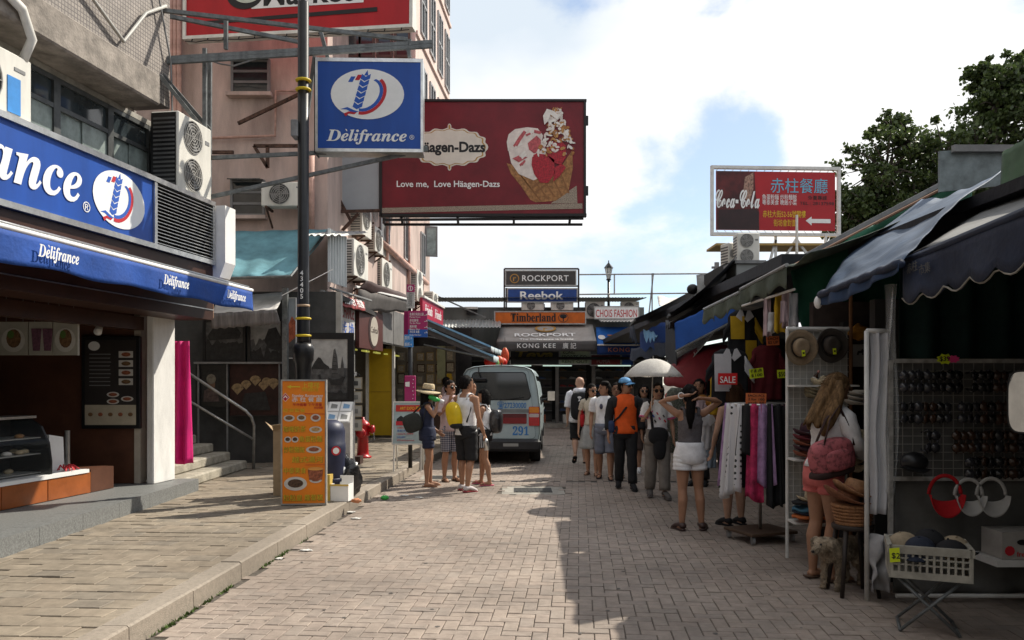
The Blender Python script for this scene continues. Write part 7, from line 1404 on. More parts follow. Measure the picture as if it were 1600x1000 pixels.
# ================================================================ VAN
van = thing('minivan', 'pale blue silver van parked with its rear to the viewer', 'van', (-.27, 15.9, 0))
VA = math.radians(-3.2); VMx = Matrix.Translation((-.27, 15.9, 0)) @ Matrix.Rotation(VA, 4, 'Z')
VPAINT = mat('pale blue silver paint', (.33, .405, .415), .3, .1, 3, metal=.3, spec=.6); VBLK = mat('black bumper plastic', (.025, .025, .027), .55, .2, 6); VGL = mat('tinted van glass', (.018, .022, .024), .05, .2, 2, spec=.8)
half = [(.0, .34), (.70, .34), (.80, .42), (.838, .62), (.845, .95), (.835, 1.15), (.79, 1.50), (.72, 1.80), (.66, 1.89), (.52, 1.945), (.25, 1.972), (0, 1.98)]
def vsec(y, sx=1, zt=1.0, tilt=0.0):
    pts = [(x * sx, y + (z - .34) * tilt, .34 + (z - .34) * zt) for x, z in half]; return pts + [(-x, yy, z) for x, yy, z in reversed(pts[1:-1])]
secs = [vsec(.06, .955, .985, .10), vsec(.0, .985, .995, .10), vsec(.10, 1, 1, .06), vsec(.5, 1, 1, .02), vsec(2.0, 1, 1), vsec(3.2, 1, .995), vsec(3.6, .995, .975)]
fr_ = []
for x, z in half: fr_.append((x * .97, 4.45 - max(0, z - .95) * .75, z * .975 + .01))
secs.append(fr_ + [(-x, y, z) for x, y, z in reversed(fr_[1:-1])])
n = len(secs[0]); mb = MB(VMx); mb.add([p for s in secs for p in s], [(i * n + k, i * n + (k + 1) % n, (i + 1) * n + (k + 1) % n, (i + 1) * n + k) for i in range(len(secs) - 1) for k in range(n)] + [tuple(range(n - 1, -1, -1)), tuple((len(secs) - 1) * n + k for k in range(n))])
bd = mb.build('body', VPAINT, van, True)
ed = bd.modifiers.new('edges', 'EDGE_SPLIT'); ed.split_angle = math.radians(40)
RVM = VMx @ Matrix.Translation((0, .052, 0)) @ fr((0, 0, 0), (1, 0, 0), V(0, .10, 1))
def rpoly(name, pts, m, z, th=.008, r=True): return poly(RVM, pts, m, van, name, z, th)
def rrect(x0, y0, x1, y1, r=.05, x0t=None, x1t=None):
    x0t = x0 if x0t is None else x0t; x1t = x1 if x1t is None else x1t
    o = []
    for cx, cy, a0 in ((x1t - r, y1 - r, 0), (x0t + r, y1 - r, 1.5708), (x0 + r, y0 + r, 3.1416), (x1 - r, y0 + r, 4.7124)): o += [(cx + r * math.cos(a0 + k * .3927), cy + r * math.sin(a0 + k * .3927)) for k in range(5)]
    return o
rpoly('rear_door_seam', rrect(-.74, .50, .74, 1.88, .08, -.60, .60), mat('seam shadow', (.05, .06, .06), .6), .046, .004); rpoly('rear_door', rrect(-.735, .505, .735, 1.875, .08, -.597, .597), VPAINT, .050, .004)
rpoly('window_rubber', rrect(-.645, 1.27, .645, 1.84, .09, -.55, .55), BLACK, .054); rpoly('rear_window', rrect(-.625, 1.29, .625, 1.82, .08, -.535, .535), VGL, .062)
rpoly('trim_band', rrect(-.735, 1.02, .735, 1.09, .02), mat('grey trim', (.16, .17, .17), .5), .055); rpoly('reflector_band', rrect(-.56, .80, .56, 1.0, .02), mat('dark red reflector', (.10, .01, .012), .3), .056)
rpoly('red_reflector', rrect(.05, .80, .56, .92, .015), mat('red reflector', (.20, .010, .012), .3), .066); rpoly('red_reflector', rrect(-.56, .80, -.05, .92, .015), mat('red reflector'), .066)
for s in (-1, 1):
    q = (lambda a, b: (min(s * a, s * b), max(s * a, s * b)))(.60, .815)
    tl = rpoly('tail_lamp', rrect(q[0], .76, q[1], 1.14, .02), mat('tail lamp red', (.42, .008, .01), .2, .1, 9, spec=.6), .05, .03); poly(RVM, rrect(q[0] + .01, 1.02, q[1] - .01, 1.13, .02), mat('amber lens', (.65, .22, .02), .2), tl, 'amber_lens', .081, .004); poly(RVM, rrect(q[0] + .01, .93, q[1] - .01, 1.0, .02), mat('white lens', (.5, .42, .40), .2), tl, 'white_lens', .081, .004)
text('☎27230000', RVM, -.03, 1.115, .15, mat('blue decal', (.03, .16, .42), .5), van, width=.58, off=.012, z=.068); text('𝟐𝟗𝟏', RVM, .28, .575, .24, mat('blue decal'), van, width=.32, off=.012, z=.060)
MB(VMx).rbox((-.84, -.07, .26), (.84, .10, .50), .05).build('rear_bumper', VBLK, van); MB(VMx).rbox((-.80, .10, .24), (.80, 4.3, .36), .03).build('sill', VBLK, van)
MB(VMx).box((.10, -.075, .36), (.40, -.071, .42)).build('number_plate', mat('plate grey', (.3, .3, .28), .5), van)
MB(VMx).tube([(-.40, .10, 1.93), (-.40, .03, 1.83), (-.36, .08, 1.72)], .012, 6).build('rear_mirror_arm', BLACK, van); MB(VMx).rbox((-.50, .0, 1.64), (-.24, .05, 1.72), .02).build('rear_view_mirror', BLACK, van)
MB(VMx).tube([(.02, .05, 1.27), (.5, .09, 1.33)], .010, 5).build('wiper', BLACK, van); MB(VMx).tube([(.05, .2, 1.96), (.05, .22, 2.02)], .015, 6).build('washer_nozzle', BLACK, van)
for s in (-1, 1):
    for y0, y1 in ((.35, 1.35), (1.45, 2.5), (2.6, 3.45)):
        mb = MB(VMx); a = [(s * .840, y0, 1.17), (s * .840, y1, 1.17), (s * .735, y1, 1.76), (s * .735, y0, 1.76)]; mb.add(a + [(x - s * .03, y, z) for x, y, z in a], [(0, 1, 2, 3), (7, 6, 5, 4), (0, 4, 5, 1), (1, 5, 6, 2), (2, 6, 7, 3), (3, 7, 4, 0)]); mb.build('side_window', VGL, van)
    MB(VMx).box((min(s * .843, s * .852), .12, .98), (max(s * .843, s * .852), 4.2, 1.02)).build('side_trim', mat('grey trim'), van)
    mr2 = MB(VMx).rbox((min(s * .93, s * 1.12), 3.5, 1.18), (max(s * .93, s * 1.12), 3.62, 1.42), .03).build('door_mirror', VBLK, van); MB(VMx).box((min(s * .94, s * 1.11), 3.494, 1.19), (max(s * .94, s * 1.11), 3.499, 1.41)).build('mirror_glass', mat('mirror glass'), mr2); MB(VMx).tube([(s * .80, 3.56, 1.2), (s * .95, 3.56, 1.25)], .02, 6).build('mirror_stalk', VBLK, van)
    for yw in (.75, 3.55):
        wl = MB(VMx).tube([(s * .60, yw, .31), (s * .62, yw, .31), (s * .80, yw, .31), (s * .82, yw, .31)], [.27, .31, .31, .27], 26).build('wheel', mat('tyre rubber', (.02, .02, .02), .8, .2, 20), van, True); MB(VMx).tube([(s * .815, yw, .31), (s * .825, yw, .31)], [.20, .18], 22).build('rim', mat('steel rim', (.35, .35, .35), .4, metal=.7), wl)
        MB(VMx).box((min(s * .60, s * .847), yw - .36, .36), (max(s * .60, s * .847), yw + .36, .66)).build('wheel_arch', VBLK, van)
for s in (-.3, .3):
    st_ = MB(VMx).rbox((s - .22, 2.4, .7), (s + .22, 2.55, 1.5), .05).build('seat_back', mat('grey seat cloth', (.08, .08, .085), .9), van)
# ================================================================ PEOPLE
def remeshed(mb, voxel, smooth=3):
    me = bpy.data.meshes.new('tmp'); me.from_pydata([tuple(p) for p in mb.v], [], mb.f); me.update(); o = bpy.data.objects.new('tmp', me); col.objects.link(o)
    md = o.modifiers.new('r', 'REMESH'); md.mode = 'VOXEL'; md.voxel_size = voxel
    ms = o.modifiers.new('s', 'SMOOTH'); ms.factor = .5; ms.iterations = smooth
    dg = bpy.context.evaluated_depsgraph_get(); e = o.evaluated_get(dg).to_mesh(); vs = [v.co.copy() for v in e.vertices]; fs = [tuple(p.vertices) for p in e.polygons]; o.evaluated_get(dg).to_mesh_clear(); bpy.data.objects.remove(o); bpy.data.meshes.remove(me)
    return vs, fs
SKIN = {'tan': mat('tan skin', (.36, .19, .115), .55, .08, 8, spec=.35), 'fair': mat('fair skin', (.50, .30, .21), .55, .08, 8, spec=.35), 'mid': mat('light brown skin', (.42, .235, .15), .55, .08, 8, spec=.35)}
HAIR = {'black': mat('black hair', (.008, .0065, .006), .75, .3, 40, spec=.12, streak=8), 'brown': mat('brown hair', (.05, .024, .012), .75, .3, 40, spec=.12, streak=8), 'blond': mat('dark blond hair', (.16, .095, .045), .75, .5, 40, spec=.12, streak=8)}
EYE = mat('eye dark', (.02, .015, .012), .3); LIP = mat('lips', (.32, .10, .085), .5)
MALE = [(.45, .062, .05), (.49, .086, .06), (.53, .088, .062), (.58, .080, .056), (.63, .079, .055), (.69, .088, .060), (.75, .098, .064), (.79, .099, .058), (.815, .085, .048), (.835, .055, .042), (.85, .036, .038), (.89, .033, .036)]
FEM = [(.45, .064, .052), (.49, .090, .064), (.53, .092, .066), (.58, .076, .056), (.63, .066, .050), (.69, .074, .056), (.735, .082, .066), (.78, .084, .055), (.81, .072, .044), (.832, .044, .038), (.85, .031, .033), (.89, .028, .032)]
def person(label, loc, face, Hh, sex='m', skin='tan', pose=None, hair=('short', 'black'), head_turn=0, head_tilt=0, lean=(0, 0), voxel=.0125, fat=1.0, group=None, barefeet=True):
    p = dict(ls=None, rs=None, hipw=.048, kl=(-.052, .012, .28), kr=(.052, .012, .28), al=(-.055, -.01, .042), ar=(.055, -.01, .042), el=(-.138, -.012, .645), er=(.138, -.012, .645), wl=(-.142, .045, .50), wr=(.142, .045, .50), hl=None, hr=None, fl=None, fr=None, pz=0.0)
    p.update(pose or {})
    root = thing('person', label, 'person', loc, group); M = Matrix.Translation(loc) @ R(math.radians(face), 4, 'Z') @ Matrix.Scale(Hh, 4)
    tor = [(z, rx * fat, ry * fat) for z, rx, ry in (MALE if sex == 'm' else FEM)]
    def sp(z): k = max(0, (z - .50) / .34); return V(lean[0] * k, lean[1] * k, z + p['pz'])
    sw = .110 if sex == 'm' else .094
    SL, SR = sp(.80) + V(-sw, 0, 0), sp(.80) + V(sw, 0, 0)
    hips = {s: V(s * p['hipw'], 0, .50 + p['pz']) for s in (-1, 1)}
    mb = MB(M); mb.rings([(sp(z), rx, ry) for z, rx, ry in tor], 20)
    fw = 1.0 if sex == 'm' else .88
    J = {}
    for s, S, E, W, K, An in ((-1, SL, p['el'], p['wl'], p['kl'], p['al']), (1, SR, p['er'], p['wr'], p['kr'], p['ar'])):
        E, W, K, An = Vector(E), Vector(W), Vector(K), Vector(An); J[s] = (S, E, W, K, An)
        mb.tube([S + V(-s * .03, 0, .004), S, (S * .6 + E * .4), E, (E * .65 + W * .35), W], [.030 * fw, .032 * fw, .028 * fw, .0215 * fw, .023 * fw, .0145 * fw], 12)
        hp_ = hips[s]; mb.tube([hp_ + V(0, -.01, .03), hp_, hp_ * .6 + K * .4, K, K * .7 + An * .3 + V(0, -.012, 0), An], [.045 * fat, .053 * fat, .047 * fat, .031 * fat, .034 * fat, .019], 14)
        fd = Vector(p['fl' if s < 0 else 'fr'] or (s * .012, .085, -.028)); mb.tube([An + V(0, -.025, -.022), An + V(0, .0, -.018), An + fd * .55, An + fd, An + fd * 1.22], [.018, .022, .021, .019, .010], 10, flat=.8, up=(0, 0, 1))
        hd = p['hl' if s < 0 else 'hr']; d = (Vector(hd) if hd else (W - E)).normalized(); mb.tube([W - d * .01, W + d * .02, W + d * .042, W + d * .058], [.0145, .021, .023, .016], 10, flat=.55, up=(s * 1.0, .2, .1))
    vs, fs = remeshed(mb, voxel)
    body = MB(); body.v = vs; body.f = fs; body.m = [0] * len(fs)
    for s in (-1, 1):      # fingers
        S, E, W, K, An = J[s]; hd = p['hl' if s < 0 else 'hr']; d = (Vector(hd) if hd else (W - E)).normalized(); side = d.cross(V(s, .2, .1)).normalized(); nrm_ = side.cross(d).normalized() * (-s)
        fm = MB(M)
        for k, ln in enumerate((.036, .042, .040, .031)):
            b0 = W + d * .052 + side * (.0135 - k * .009); fm.tube([b0 - d * .008, b0 + d * ln * .45 + nrm_ * .004, b0 + d * ln * .8 + nrm_ * .012, b0 + d * ln + nrm_ * .020], [.0052, .005, .0045, .0035], 7)
        b0 = W + d * .018 + side * .016; fm.tube([b0, b0 + side * .012 + d * .014, b0 + side * .014 + d * .030 + nrm_ * .006], [.0065, .006, .004], 7)
        k = len(body.v); body.v += fm.v; body.f += [tuple(i + k for i in f) for f in fm.f]; body.m += [0] * len(fm.f)
    # head
    hc = sp(.925) + V(0, .012, 0); HM_ = M @ Matrix.Translation(hc) @ R(math.radians(head_turn), 4, 'Z') @ R(math.radians(head_tilt), 4, 'X')
    hb = MB(HM_); rs = []
    for q, (z, rx, ry, oy) in enumerate(((-.068, .012, .016, .016), (-.063, .024, .030, .014), (-.048, .036, .045, .008), (-.025, .043, .054, .002), (0, .047, .060, -.002), (.025, .048, .062, -.005), (.045, .042, .055, -.006), (.060, .028, .038, -.006), (.068, .010, .014, -.006))): rs.append(((0, oy, z), rx, ry))
    hb.rings(rs, 20); hb.tube([(0, .055, .012), (0, .064, -.006), (0, .070, -.016), (0, .058, -.020)], [.005, .007, .0095, .006], 8)
    for s in (-1, 1): hb.ball((s * .048, -.004, -.004), (.007, .012, .019), 8, 6)
    hb.tube([(0, -.01, -.085), (0, -.004, -.04)], [.030, .030], 12)
    k = len(body.v); body.v += hb.v; body.f += [tuple(i + k for i in f) for f in hb.f]; body.m += [0] * len(hb.f)
    body.build('body', SKIN[skin], root, True)
    for s in (-1, 1): MB(HM_).ball((s * .019, .0525, .006), (.0085, .006, .0042), 10, 6).build('eye', EYE, root, True); MB(HM_).tube([(s * .010, .058, .018), (s * .020, .056, .021), (s * .030, .048, .018)], .0022, 5).build('eyebrow', HAIR['black'], root)
    MB(HM_).ball((0, .052, -.036), (.014, .008, .0045), 10, 6).build('mouth', LIP, root, True)
    X = dict(root=root, M=M, HM=HM_, sp=sp, J=J, hips=hips, tor=tor, p=p, sex=sex, H=Hh, fat=fat)
    if hair: dohair(X, *hair)
    return X
def dohair(X, style, color, ln=.18):
    m = HAIR[color]; HMx = X['HM']; mb = MB(HMx); seg, nn = 28, 16; vs = []
    for i in range(nn + 1):
        t = math.pi * i / nn
        for k in range(seg):
            a = 6.2832 * k / seg; x, y, z = .054 * math.sin(t) * math.cos(a), .067 * math.sin(t) * math.sin(a) - .008, -.074 * math.cos(t) + .004
            lim = .022 if y > .02 else (-.012 if y > -.01 else -.045)
            if style in ('bob', 'long') and y <= .012: lim = -.07
            q = 1 + .05 * noise.noise(V(x * 60, y * 60, z * 30))
            if z < lim: x, y, z = x * .74, y * .74 - .004, max(z, lim - .012)
            vs.append((x * q, y * q, z * q))
    mb.add(vs, [(i * seg + k, i * seg + (k + 1) % seg, (i + 1) * seg + (k + 1) % seg, (i + 1) * seg + k) for i in range(nn) for k in range(seg)]); ho = mb.build('hair', m, X['root'], True)
    random.seed(len(X['root'].name) * 7 + int(X['H'] * 1000)); sm_ = MB(HMx)
    for q in range(700):
        v = Vector(random.choice(vs))
        if v.z < -.05 or (v.y > .03 and v.z < .02): continue
        v *= 1.01; d = V(v.x * .25 + random.gauss(0, .004), v.y * .2 - .006 + random.gauss(0, .004), -random.uniform(.010, .028)); e = V(random.gauss(0, 1), random.gauss(0, 1), 0).normalized() * .0022; sm_.add([v - e, v + e, v + d + v.normalized() * .004], [(0, 1, 2)])
    sm_.build('loose_strands', m, X['root'], kind='stuff')
    if style in ('long', 'bob'):
        L_ = ln if style == 'long' else .055; mb = MB(HMx); N_ = 14
        def f(a, b):
            th = math.radians(-15 + 210 * a) + math.pi; wx = .056 * (1 + .10 * math.sin(b * 3)); yy = .060 * math.sin(th) - .012
            if style == 'long': yy -= .012 * b
            wob = .004 * noise.noise(V(a * 9, b * 5, 3)) + .003 * math.sin(a * 40)
            return (wx * math.cos(th) * (1 - .25 * b * (style == 'long')) + wob, yy - wob * (.5), .02 - b * (L_ + .05 + .01 * math.sin(a * 25)))
        mb.grid(f, 36, N_); mb.build('hair_length', m, X['root'], True, solid=.012)
    if style == 'pony': MB(HMx).tube([(0, -.06, .03), (0, -.085, .01), (.0, -.08, -.06), (0, -.07, -.13)], [.016, .022, .02, .006], 10).build('ponytail', m, X['root'], True)
def wr(p, amt, f=24): return amt * noise.noise(Vector(p) * f)
def top(X, m, hem=.50, sleeve=.5, loose=.010, tank=False, name='shirt', sm=None, neck=True, flare=0.0):
    """upper garment; sleeve = fraction of the arm covered (1 = to wrist)"""
    sp, J = X['sp'], X['J']; mb = MB(X['M']); rs = []
    zs = [hem + (.80 - hem) * i / 14 for i in range(15)]; T = X['tor']
    def ti(z):
        for (z0, a0, b0), (z1, a1, b1) in zip(T, T[1:]):
            if z <= z1: k = max(0, (z - z0) / (z1 - z0)); return a0 + (a1 - a0) * k, b0 + (b1 - b0) * k
        return T[-1][1:]
    seg = 28; vs = []
    zz = zs + ([.815, .828, .842, .852] if not tank else [.808])
    for z in zz:
        rx, ry = ti(z); k = max(0, (.66 - z) / .16); l = loose * (1 + .5 * k) + flare * k
        if tank and z > .76: rx *= .80; l = .006
        if z > .845: l = .006
        c = sp(z)
        for q in range(seg):
            a = 6.2832 * q / seg; w_ = wr((c.x + rx * math.cos(a), c.y + ry * math.sin(a), z * .5), .015, 22) * (1 if z < .8 else .2); vs.append((c.x + (rx + l + w_) * math.cos(a), c.y + (ry + l + w_) * math.sin(a), c.z))
    n_ = len(zz); mb.add(vs, [(i * seg + k, i * seg + (k + 1) % seg, (i + 1) * seg + (k + 1) % seg, (i + 1) * seg + k) for i in range(n_ - 1) for k in range(seg)])
    o = mb.build(name, m, X['root'], True, solid=.008)
    for s in (-1, 1):
        S, E, W, K, An = J[s]; fw = 1 if X['sex'] == 'm' else .88
        if tank: MB(X['M']).tube([sp(.80) + V(s * .048, .050 * X['fat'], -.01), sp(.835) + V(s * .052, .030, .0), sp(.842) + V(s * .054, 0, .002), sp(.835) + V(s * .052, -.032, 0), sp(.80) + V(s * .045, -.050 * X['fat'], -.01)], .012, 8, flat=.5).build('strap', m, X['root'], True)
        elif sleeve > 0:
            L1, L2 = (E - S).length, (W - E).length; tot = L1 + L2; pts = []; rr = []; N_ = 10; base = V(-s * .035, 0, .008)
            for i in range(N_ + 1):
                d = sleeve * tot * i / N_; q = S + (E - S) * (d / L1) if d <= L1 else E + (W - E) * ((d - L1) / L2)
                if i == 0: q = S + base
                ar = (.034 - .010 * min(1, d / L1)) if d <= L1 else (.024 - .006 * (d - L1) / L2); pts.append(q); rr.append(ar * fw + loose * (1.0 if i else .6) + .002 * math.sin(i * 2.3))
            MB(X['M']).tube(pts, rr, 14, False).build('sleeve', sm or m, X['root'], True, solid=.006)
    return o
def legs(X, m, length=.45, loose=.012, waist=.585, name='shorts', flare=0.0):
    sp, J = X['sp'], X['J']; f = X['fat']; T = X['tor']; rs = []
    for z, k in ((waist, .0), (waist - .03, .3), (.53, .7), (.50, 1), (.465, 1), (.445, 1)):
        rx, ry = [(a, b) for zz, a, b in T if abs(zz - min(max(z, .49), .63)) < .03][0]; rs.append((sp(z), rx + loose * .6 + .007, ry + loose * .6 + .009))
    rs[-1] = (rs[-1][0], .03, .03); mb = MB(X['M']); mb.rings(rs, 26, False)
    for s in (-1, 1):
        S, E, W, K, An = J[s]; hp_ = X['hips'][s] + V(0, 0, .02); A1 = (K - hp_).length; A2 = (An - K).length; tot = A1 + A2; pts = []; rr = []; N_ = 12
        for i in range(N_ + 1):
            d = length * tot * i / N_; q = hp_ + (K - hp_) * (d / A1) if d <= A1 else K + (An - K) * ((d - A1) / A2); r_ = (.054 - .019 * min(1, d / A1)) * f if d <= A1 else (.036 - .010 * (d - A1) / A2) * f
            pts.append(q); rr.append(r_ + loose * .5 + flare * .6 * i / N_ + .0025 * math.sin(i * 1.9 + s))
        mb.tube(pts, rr, 18, False)
    return mb.build(name, m, X['root'], True, solid=.007)
def skirt(X, m, z1=.30, waist=.60, flare=.05):
    sp = X['sp']; mb = MB(X['M']); seg = 40; vs = []; N_ = 10
    for i in range(N_ + 1):
        z = waist + (z1 - waist) * i / N_; k = i / N_; rx = .075 + .030 * min(1, k * 2.4) + flare * k; ry = .06 + .022 * min(1, k * 2.4) + flare * k
        for q in range(seg): a = 6.2832 * q / seg; w_ = .012 * k * math.sin(a * 9 + math.sin(a * 3)); c = sp(max(z, .50)); vs.append((c.x + (rx + w_) * math.cos(a), c.y + (ry + w_) * math.sin(a), z + X['p']['pz']))
    mb.add(vs, [(i * seg + k, i * seg + (k + 1) % seg, (i + 1) * seg + (k + 1) % seg, (i + 1) * seg + k) for i in range(N_) for k in range(seg)]); return mb.build('skirt', m, X['root'], True, solid=.006)
def shoes(X, m, kind='shoe', m2=None):
    for s in (-1, 1):
        An = X['J'][s][4]; fd = Vector(X['p']['fl' if s < 0 else 'fr'] or (s * .012, .085, -.028)); mb = MB(X['M'])
        if kind == 'shoe': mb.tube([An + V(0, -.035, -.016), An + V(0, -.02, -.006), An + V(0, .012, -.002), An + fd * .6 + V(0, 0, .004), An + fd * 1.05, An + fd * 1.32], [.018, .026, .027, .026, .023, .010], 12, flat=.8, up=(0, 0, 1)); mb.build('shoe', m, X['root'], True)
        dn = V(0, 0, -.018); mb = MB(X['M']); mb.tube([An + V(0, -.045, -.03) , An + V(0, -.02, -.034), An + fd * .6 + dn * .9, An + fd * 1.1 + dn * .55, An + fd * 1.38 + dn * .5], [.018, .024, .026, .028, .014], 12, flat=.32, up=(0, 0, 1)); mb.build('sole', m2 or m, X['root'], True)
        if kind == 'flip': MB(X['M']).tube([An + fd * .5 + V(-.024, 0, -.006), An + fd * .8 + V(0, .0, .018), An + fd * .5 + V(.024, 0, -.006)], .005, 6).build('sandal_strap', m, X['root'])
def shades_on(X, m=None):
    for s in (-1, 1): MB(X['HM']).tube([(s * .021, .054, .004), (s * .021, .061, .004)], [.016, .015], 14).build('sunglass_lens', BLACK, X['root'], True); MB(X['HM']).tube([(s * .036, .052, .008), (s * .050, .02, .008), (s * .050, -.01, .004)], .0025, 5).build('sunglass_arm', BLACK, X['root'])
def lpart(X, name, m, fn): mb = MB(X['M']); fn(mb); return mb.build(name, m, X['root'], True)
def softbox(X, name, m, c, r, e=4.0, rot=None, parent=None):
    """rounded superellipsoid pouch in body space"""
    mb = MB(X['M'] @ Matrix.Translation(c) @ (rot or Matrix.Identity(4))); vs = []; nn, seg = 12, 24; pw = lambda q: math.copysign(abs(q) ** (2 / e), q)
    for i in range(nn + 1):
        t = -math.pi / 2 + math.pi * i / nn
        for k in range(seg): a = 6.2832 * k / seg; q = 1 + .05 * noise.noise(V(i * .5, k * .4, e)); vs.append((r[0] * pw(math.cos(t)) * pw(math.cos(a)) * q, r[1] * pw(math.cos(t)) * pw(math.sin(a)) * q, r[2] * pw(math.sin(t))))
    mb.add(vs, [(i * seg + k, i * seg + (k + 1) % seg, (i + 1) * seg + (k + 1) % seg, (i + 1) * seg + k) for i in range(nn) for k in range(seg)] + [tuple(range(seg - 1, -1, -1)), tuple(nn * seg + k for k in range(seg))]); return mb.build(name, m, parent or X['root'], True)
def baggage(X, name, label, cat, c, r, m, e=4.0, rot=None, strap=None, sm=None, sr=.008, pocket=None):
    """a bag is a thing of its own"""
    p = X['M'] @ Vector(c); t = thing(name, label, cat, p - V(0, 0, r[2] * X['H'])); Y_ = dict(X); Y_['root'] = t; softbox(Y_, 'bag_body', m, c, r, e, rot)
    for sc_ in (strap or []): MB(X['M']).tube(sc_, sr, 8, flat=.4).build('strap', sm or m, t, True)
    if pocket: softbox(Y_, 'pocket', m, pocket[0], pocket[1], e, rot)
    return t
def plaid():
    m = bpy.data.materials.new('plaid cloth'); m.use_nodes = True; t = m.node_tree; b = t.nodes['Principled BSDF']; b.inputs['Roughness'].default_value = .9; tcn = t.nodes.new('ShaderNodeTexCoord')
    mix = None
    for ax, c in (('X', (.5, .5, .5)), ('Z', (.5, .5, .5))):
        w = t.nodes.new('ShaderNodeTexWave'); w.bands_direction = ax; w.inputs['Scale'].default_value = 9; t.links.new(tcn.outputs['Object'], w.inputs['Vector'])
        if mix is None: mix = w
        else: a = t.nodes.new('ShaderNodeMath'); a.operation = 'ADD'; t.links.new(mix.outputs['Fac'], a.inputs[0]); t.links.new(w.outputs['Fac'], a.inputs[1]); rp = t.nodes.new('ShaderNodeValToRGB'); mlt = t.nodes.new('ShaderNodeMath'); mlt.operation = 'MULTIPLY'; mlt.inputs[1].default_value = .5; t.links.new(a.outputs[0], mlt.inputs[0]); t.links.new(mlt.outputs[0], rp.inputs[0])
    rp.color_ramp.elements[0].color = (.03, .04, .08, 1); rp.color_ramp.elements[0].position = .25; rp.color_ramp.elements[1].color = (.42, .42, .46, 1); rp.color_ramp.elements[1].position = .85; t.links.new(rp.outputs[0], b.inputs['Base Color']); return m
def cm(name, c=None): return MATS[name] if c is None else mat(name, c, .85, .14, 10, bump=.15, bs=60)
CW, CK, CG = cm('white shirt cloth', (.78, .78, .79)), cm('black cloth', (.016, .016, .018)), cm('charcoal cloth', (.085, .08, .085))
def gp_(u, v, z=0.0): g0 = G(u, v, z); return V(g0.x, g0.y, z)
# 1 woman in straw hat
X = person('woman in straw sun hat and navy playsuit drinking beside the kerb', gp_(668, 760), -82, 1.56, 'f', 'tan', dict(er=(.10, .06, .70), wr=(.055, .10, .845), hr=(-.3, .3, .6), wl=(-.12, .10, .55), kl=(-.04, .03, .28), al=(-.045, .03, .042)), ('long', 'black', .10))
top(X, cm('navy playsuit cloth', (.022, .028, .06)), .52, 0, .010, True, 'playsuit_top'); legs(X, cm('navy playsuit cloth'), .28, .018, .60, 'playsuit_shorts', .006); shoes(X, cm('tan sandal', (.25, .12, .07)), 'flip')
hM = X['HM'] @ Matrix.Translation((0, -.004, .032)) @ R(math.radians(-6), 4, 'X'); k = 1 / X['H']; hat('wide brimmed pale straw hat with black band worn by the drinking woman', hM @ Matrix.Scale(k, 4), mat('natural straw', (.52, .42, .26), .85, .2, 40), .185, .092, .115, BLACK, curl=-.03, tagc=False)
t = thing('drink_bottle', 'green bottle held to the mouth by the woman in the straw hat', 'bottle', X['M'] @ Vector((.05, .11, .86))); MB(X['M']).tube([(.045, .135, .852), (.05, .08, .872), (.055, .03, .90), (.055, .01, .905)], [.012, .026, .030, .018], 12).build('bottle_body', mat('green plastic wrap', (.05, .45, .10), .3), t, True); MB(X['M']).tube([(.05, .16, .845), (.048, .12, .857)], [.020, .022], 10).build('paper_cup', CW, t, True)
baggage(X, 'shoulder_bag', 'large slouchy dark grey bag on the shoulder of the hat woman', 'bag', (.06, -.15, .64), (.045, .095, .095), cm('dark olive canvas', (.035, .037, .033)), 3.0, R(.35, 4, 'X'), [[(.09, -.06, .60), (.10, -.02, .78), (.095, 0, .835), (.09, -.08, .80), (.07, -.14, .74)]])
# 2 man in white tank
X = person('man in white tank top and black shorts with yellow bag, hand at his mouth', gp_(728, 768), -38, 1.73, 'm', 'tan', dict(el=(-.125, .10, .70), wl=(-.02, .125, .835), hl=(.2, .0, 1), er=(.15, -.01, .64), wr=(.16, .05, .50), kl=(-.06, .03, .28), al=(-.07, .03, .042), ar=(.05, -.04, .042)), ('short', 'black'), -25)
top(X, CW, .49, 0, .013, True, 'tank_top'); legs(X, CK, .52, .02, .57, 'shorts', .008); shoes(X, cm('white red shoe', (.55, .50, .50)), 'shoe', cm('red sole', (.3, .04, .05)))
t = baggage(X, 'dry_bag', 'bright yellow roll bag slung on the back of the tank top man', 'bag', (-.035, -.115, .66), (.068, .055, .115), mat('yellow dry bag', (.72, .50, .01), .5, .1, 6), 2.6, R(-.25, 4, 'Y') , [[(.06, -.06, .60), (.09, -.04, .72), (.05, -.03, .83), (-.02, .05, .80), (-.09, .06, .70), (-.1, -.02, .62)]], CK, .008)
Y_ = dict(X); Y_['root'] = t; softbox(Y_, 'bag_base', CK, (-.005, -.118, .572), (.055, .048, .028), 2.4)  # black cap stands in for the shadow at the bottom of the bag
t = thing('metal_flask', 'silver flask hanging in the hand of the tank top man', 'flask', X['M'] @ Vector((.17, .08, .36))); MB(X['M']).tube([(.165, .062, .46), (.168, .066, .44), (.172, .072, .36)], [.012, .022, .022], 12).build('flask_body', CHROME, t, True)
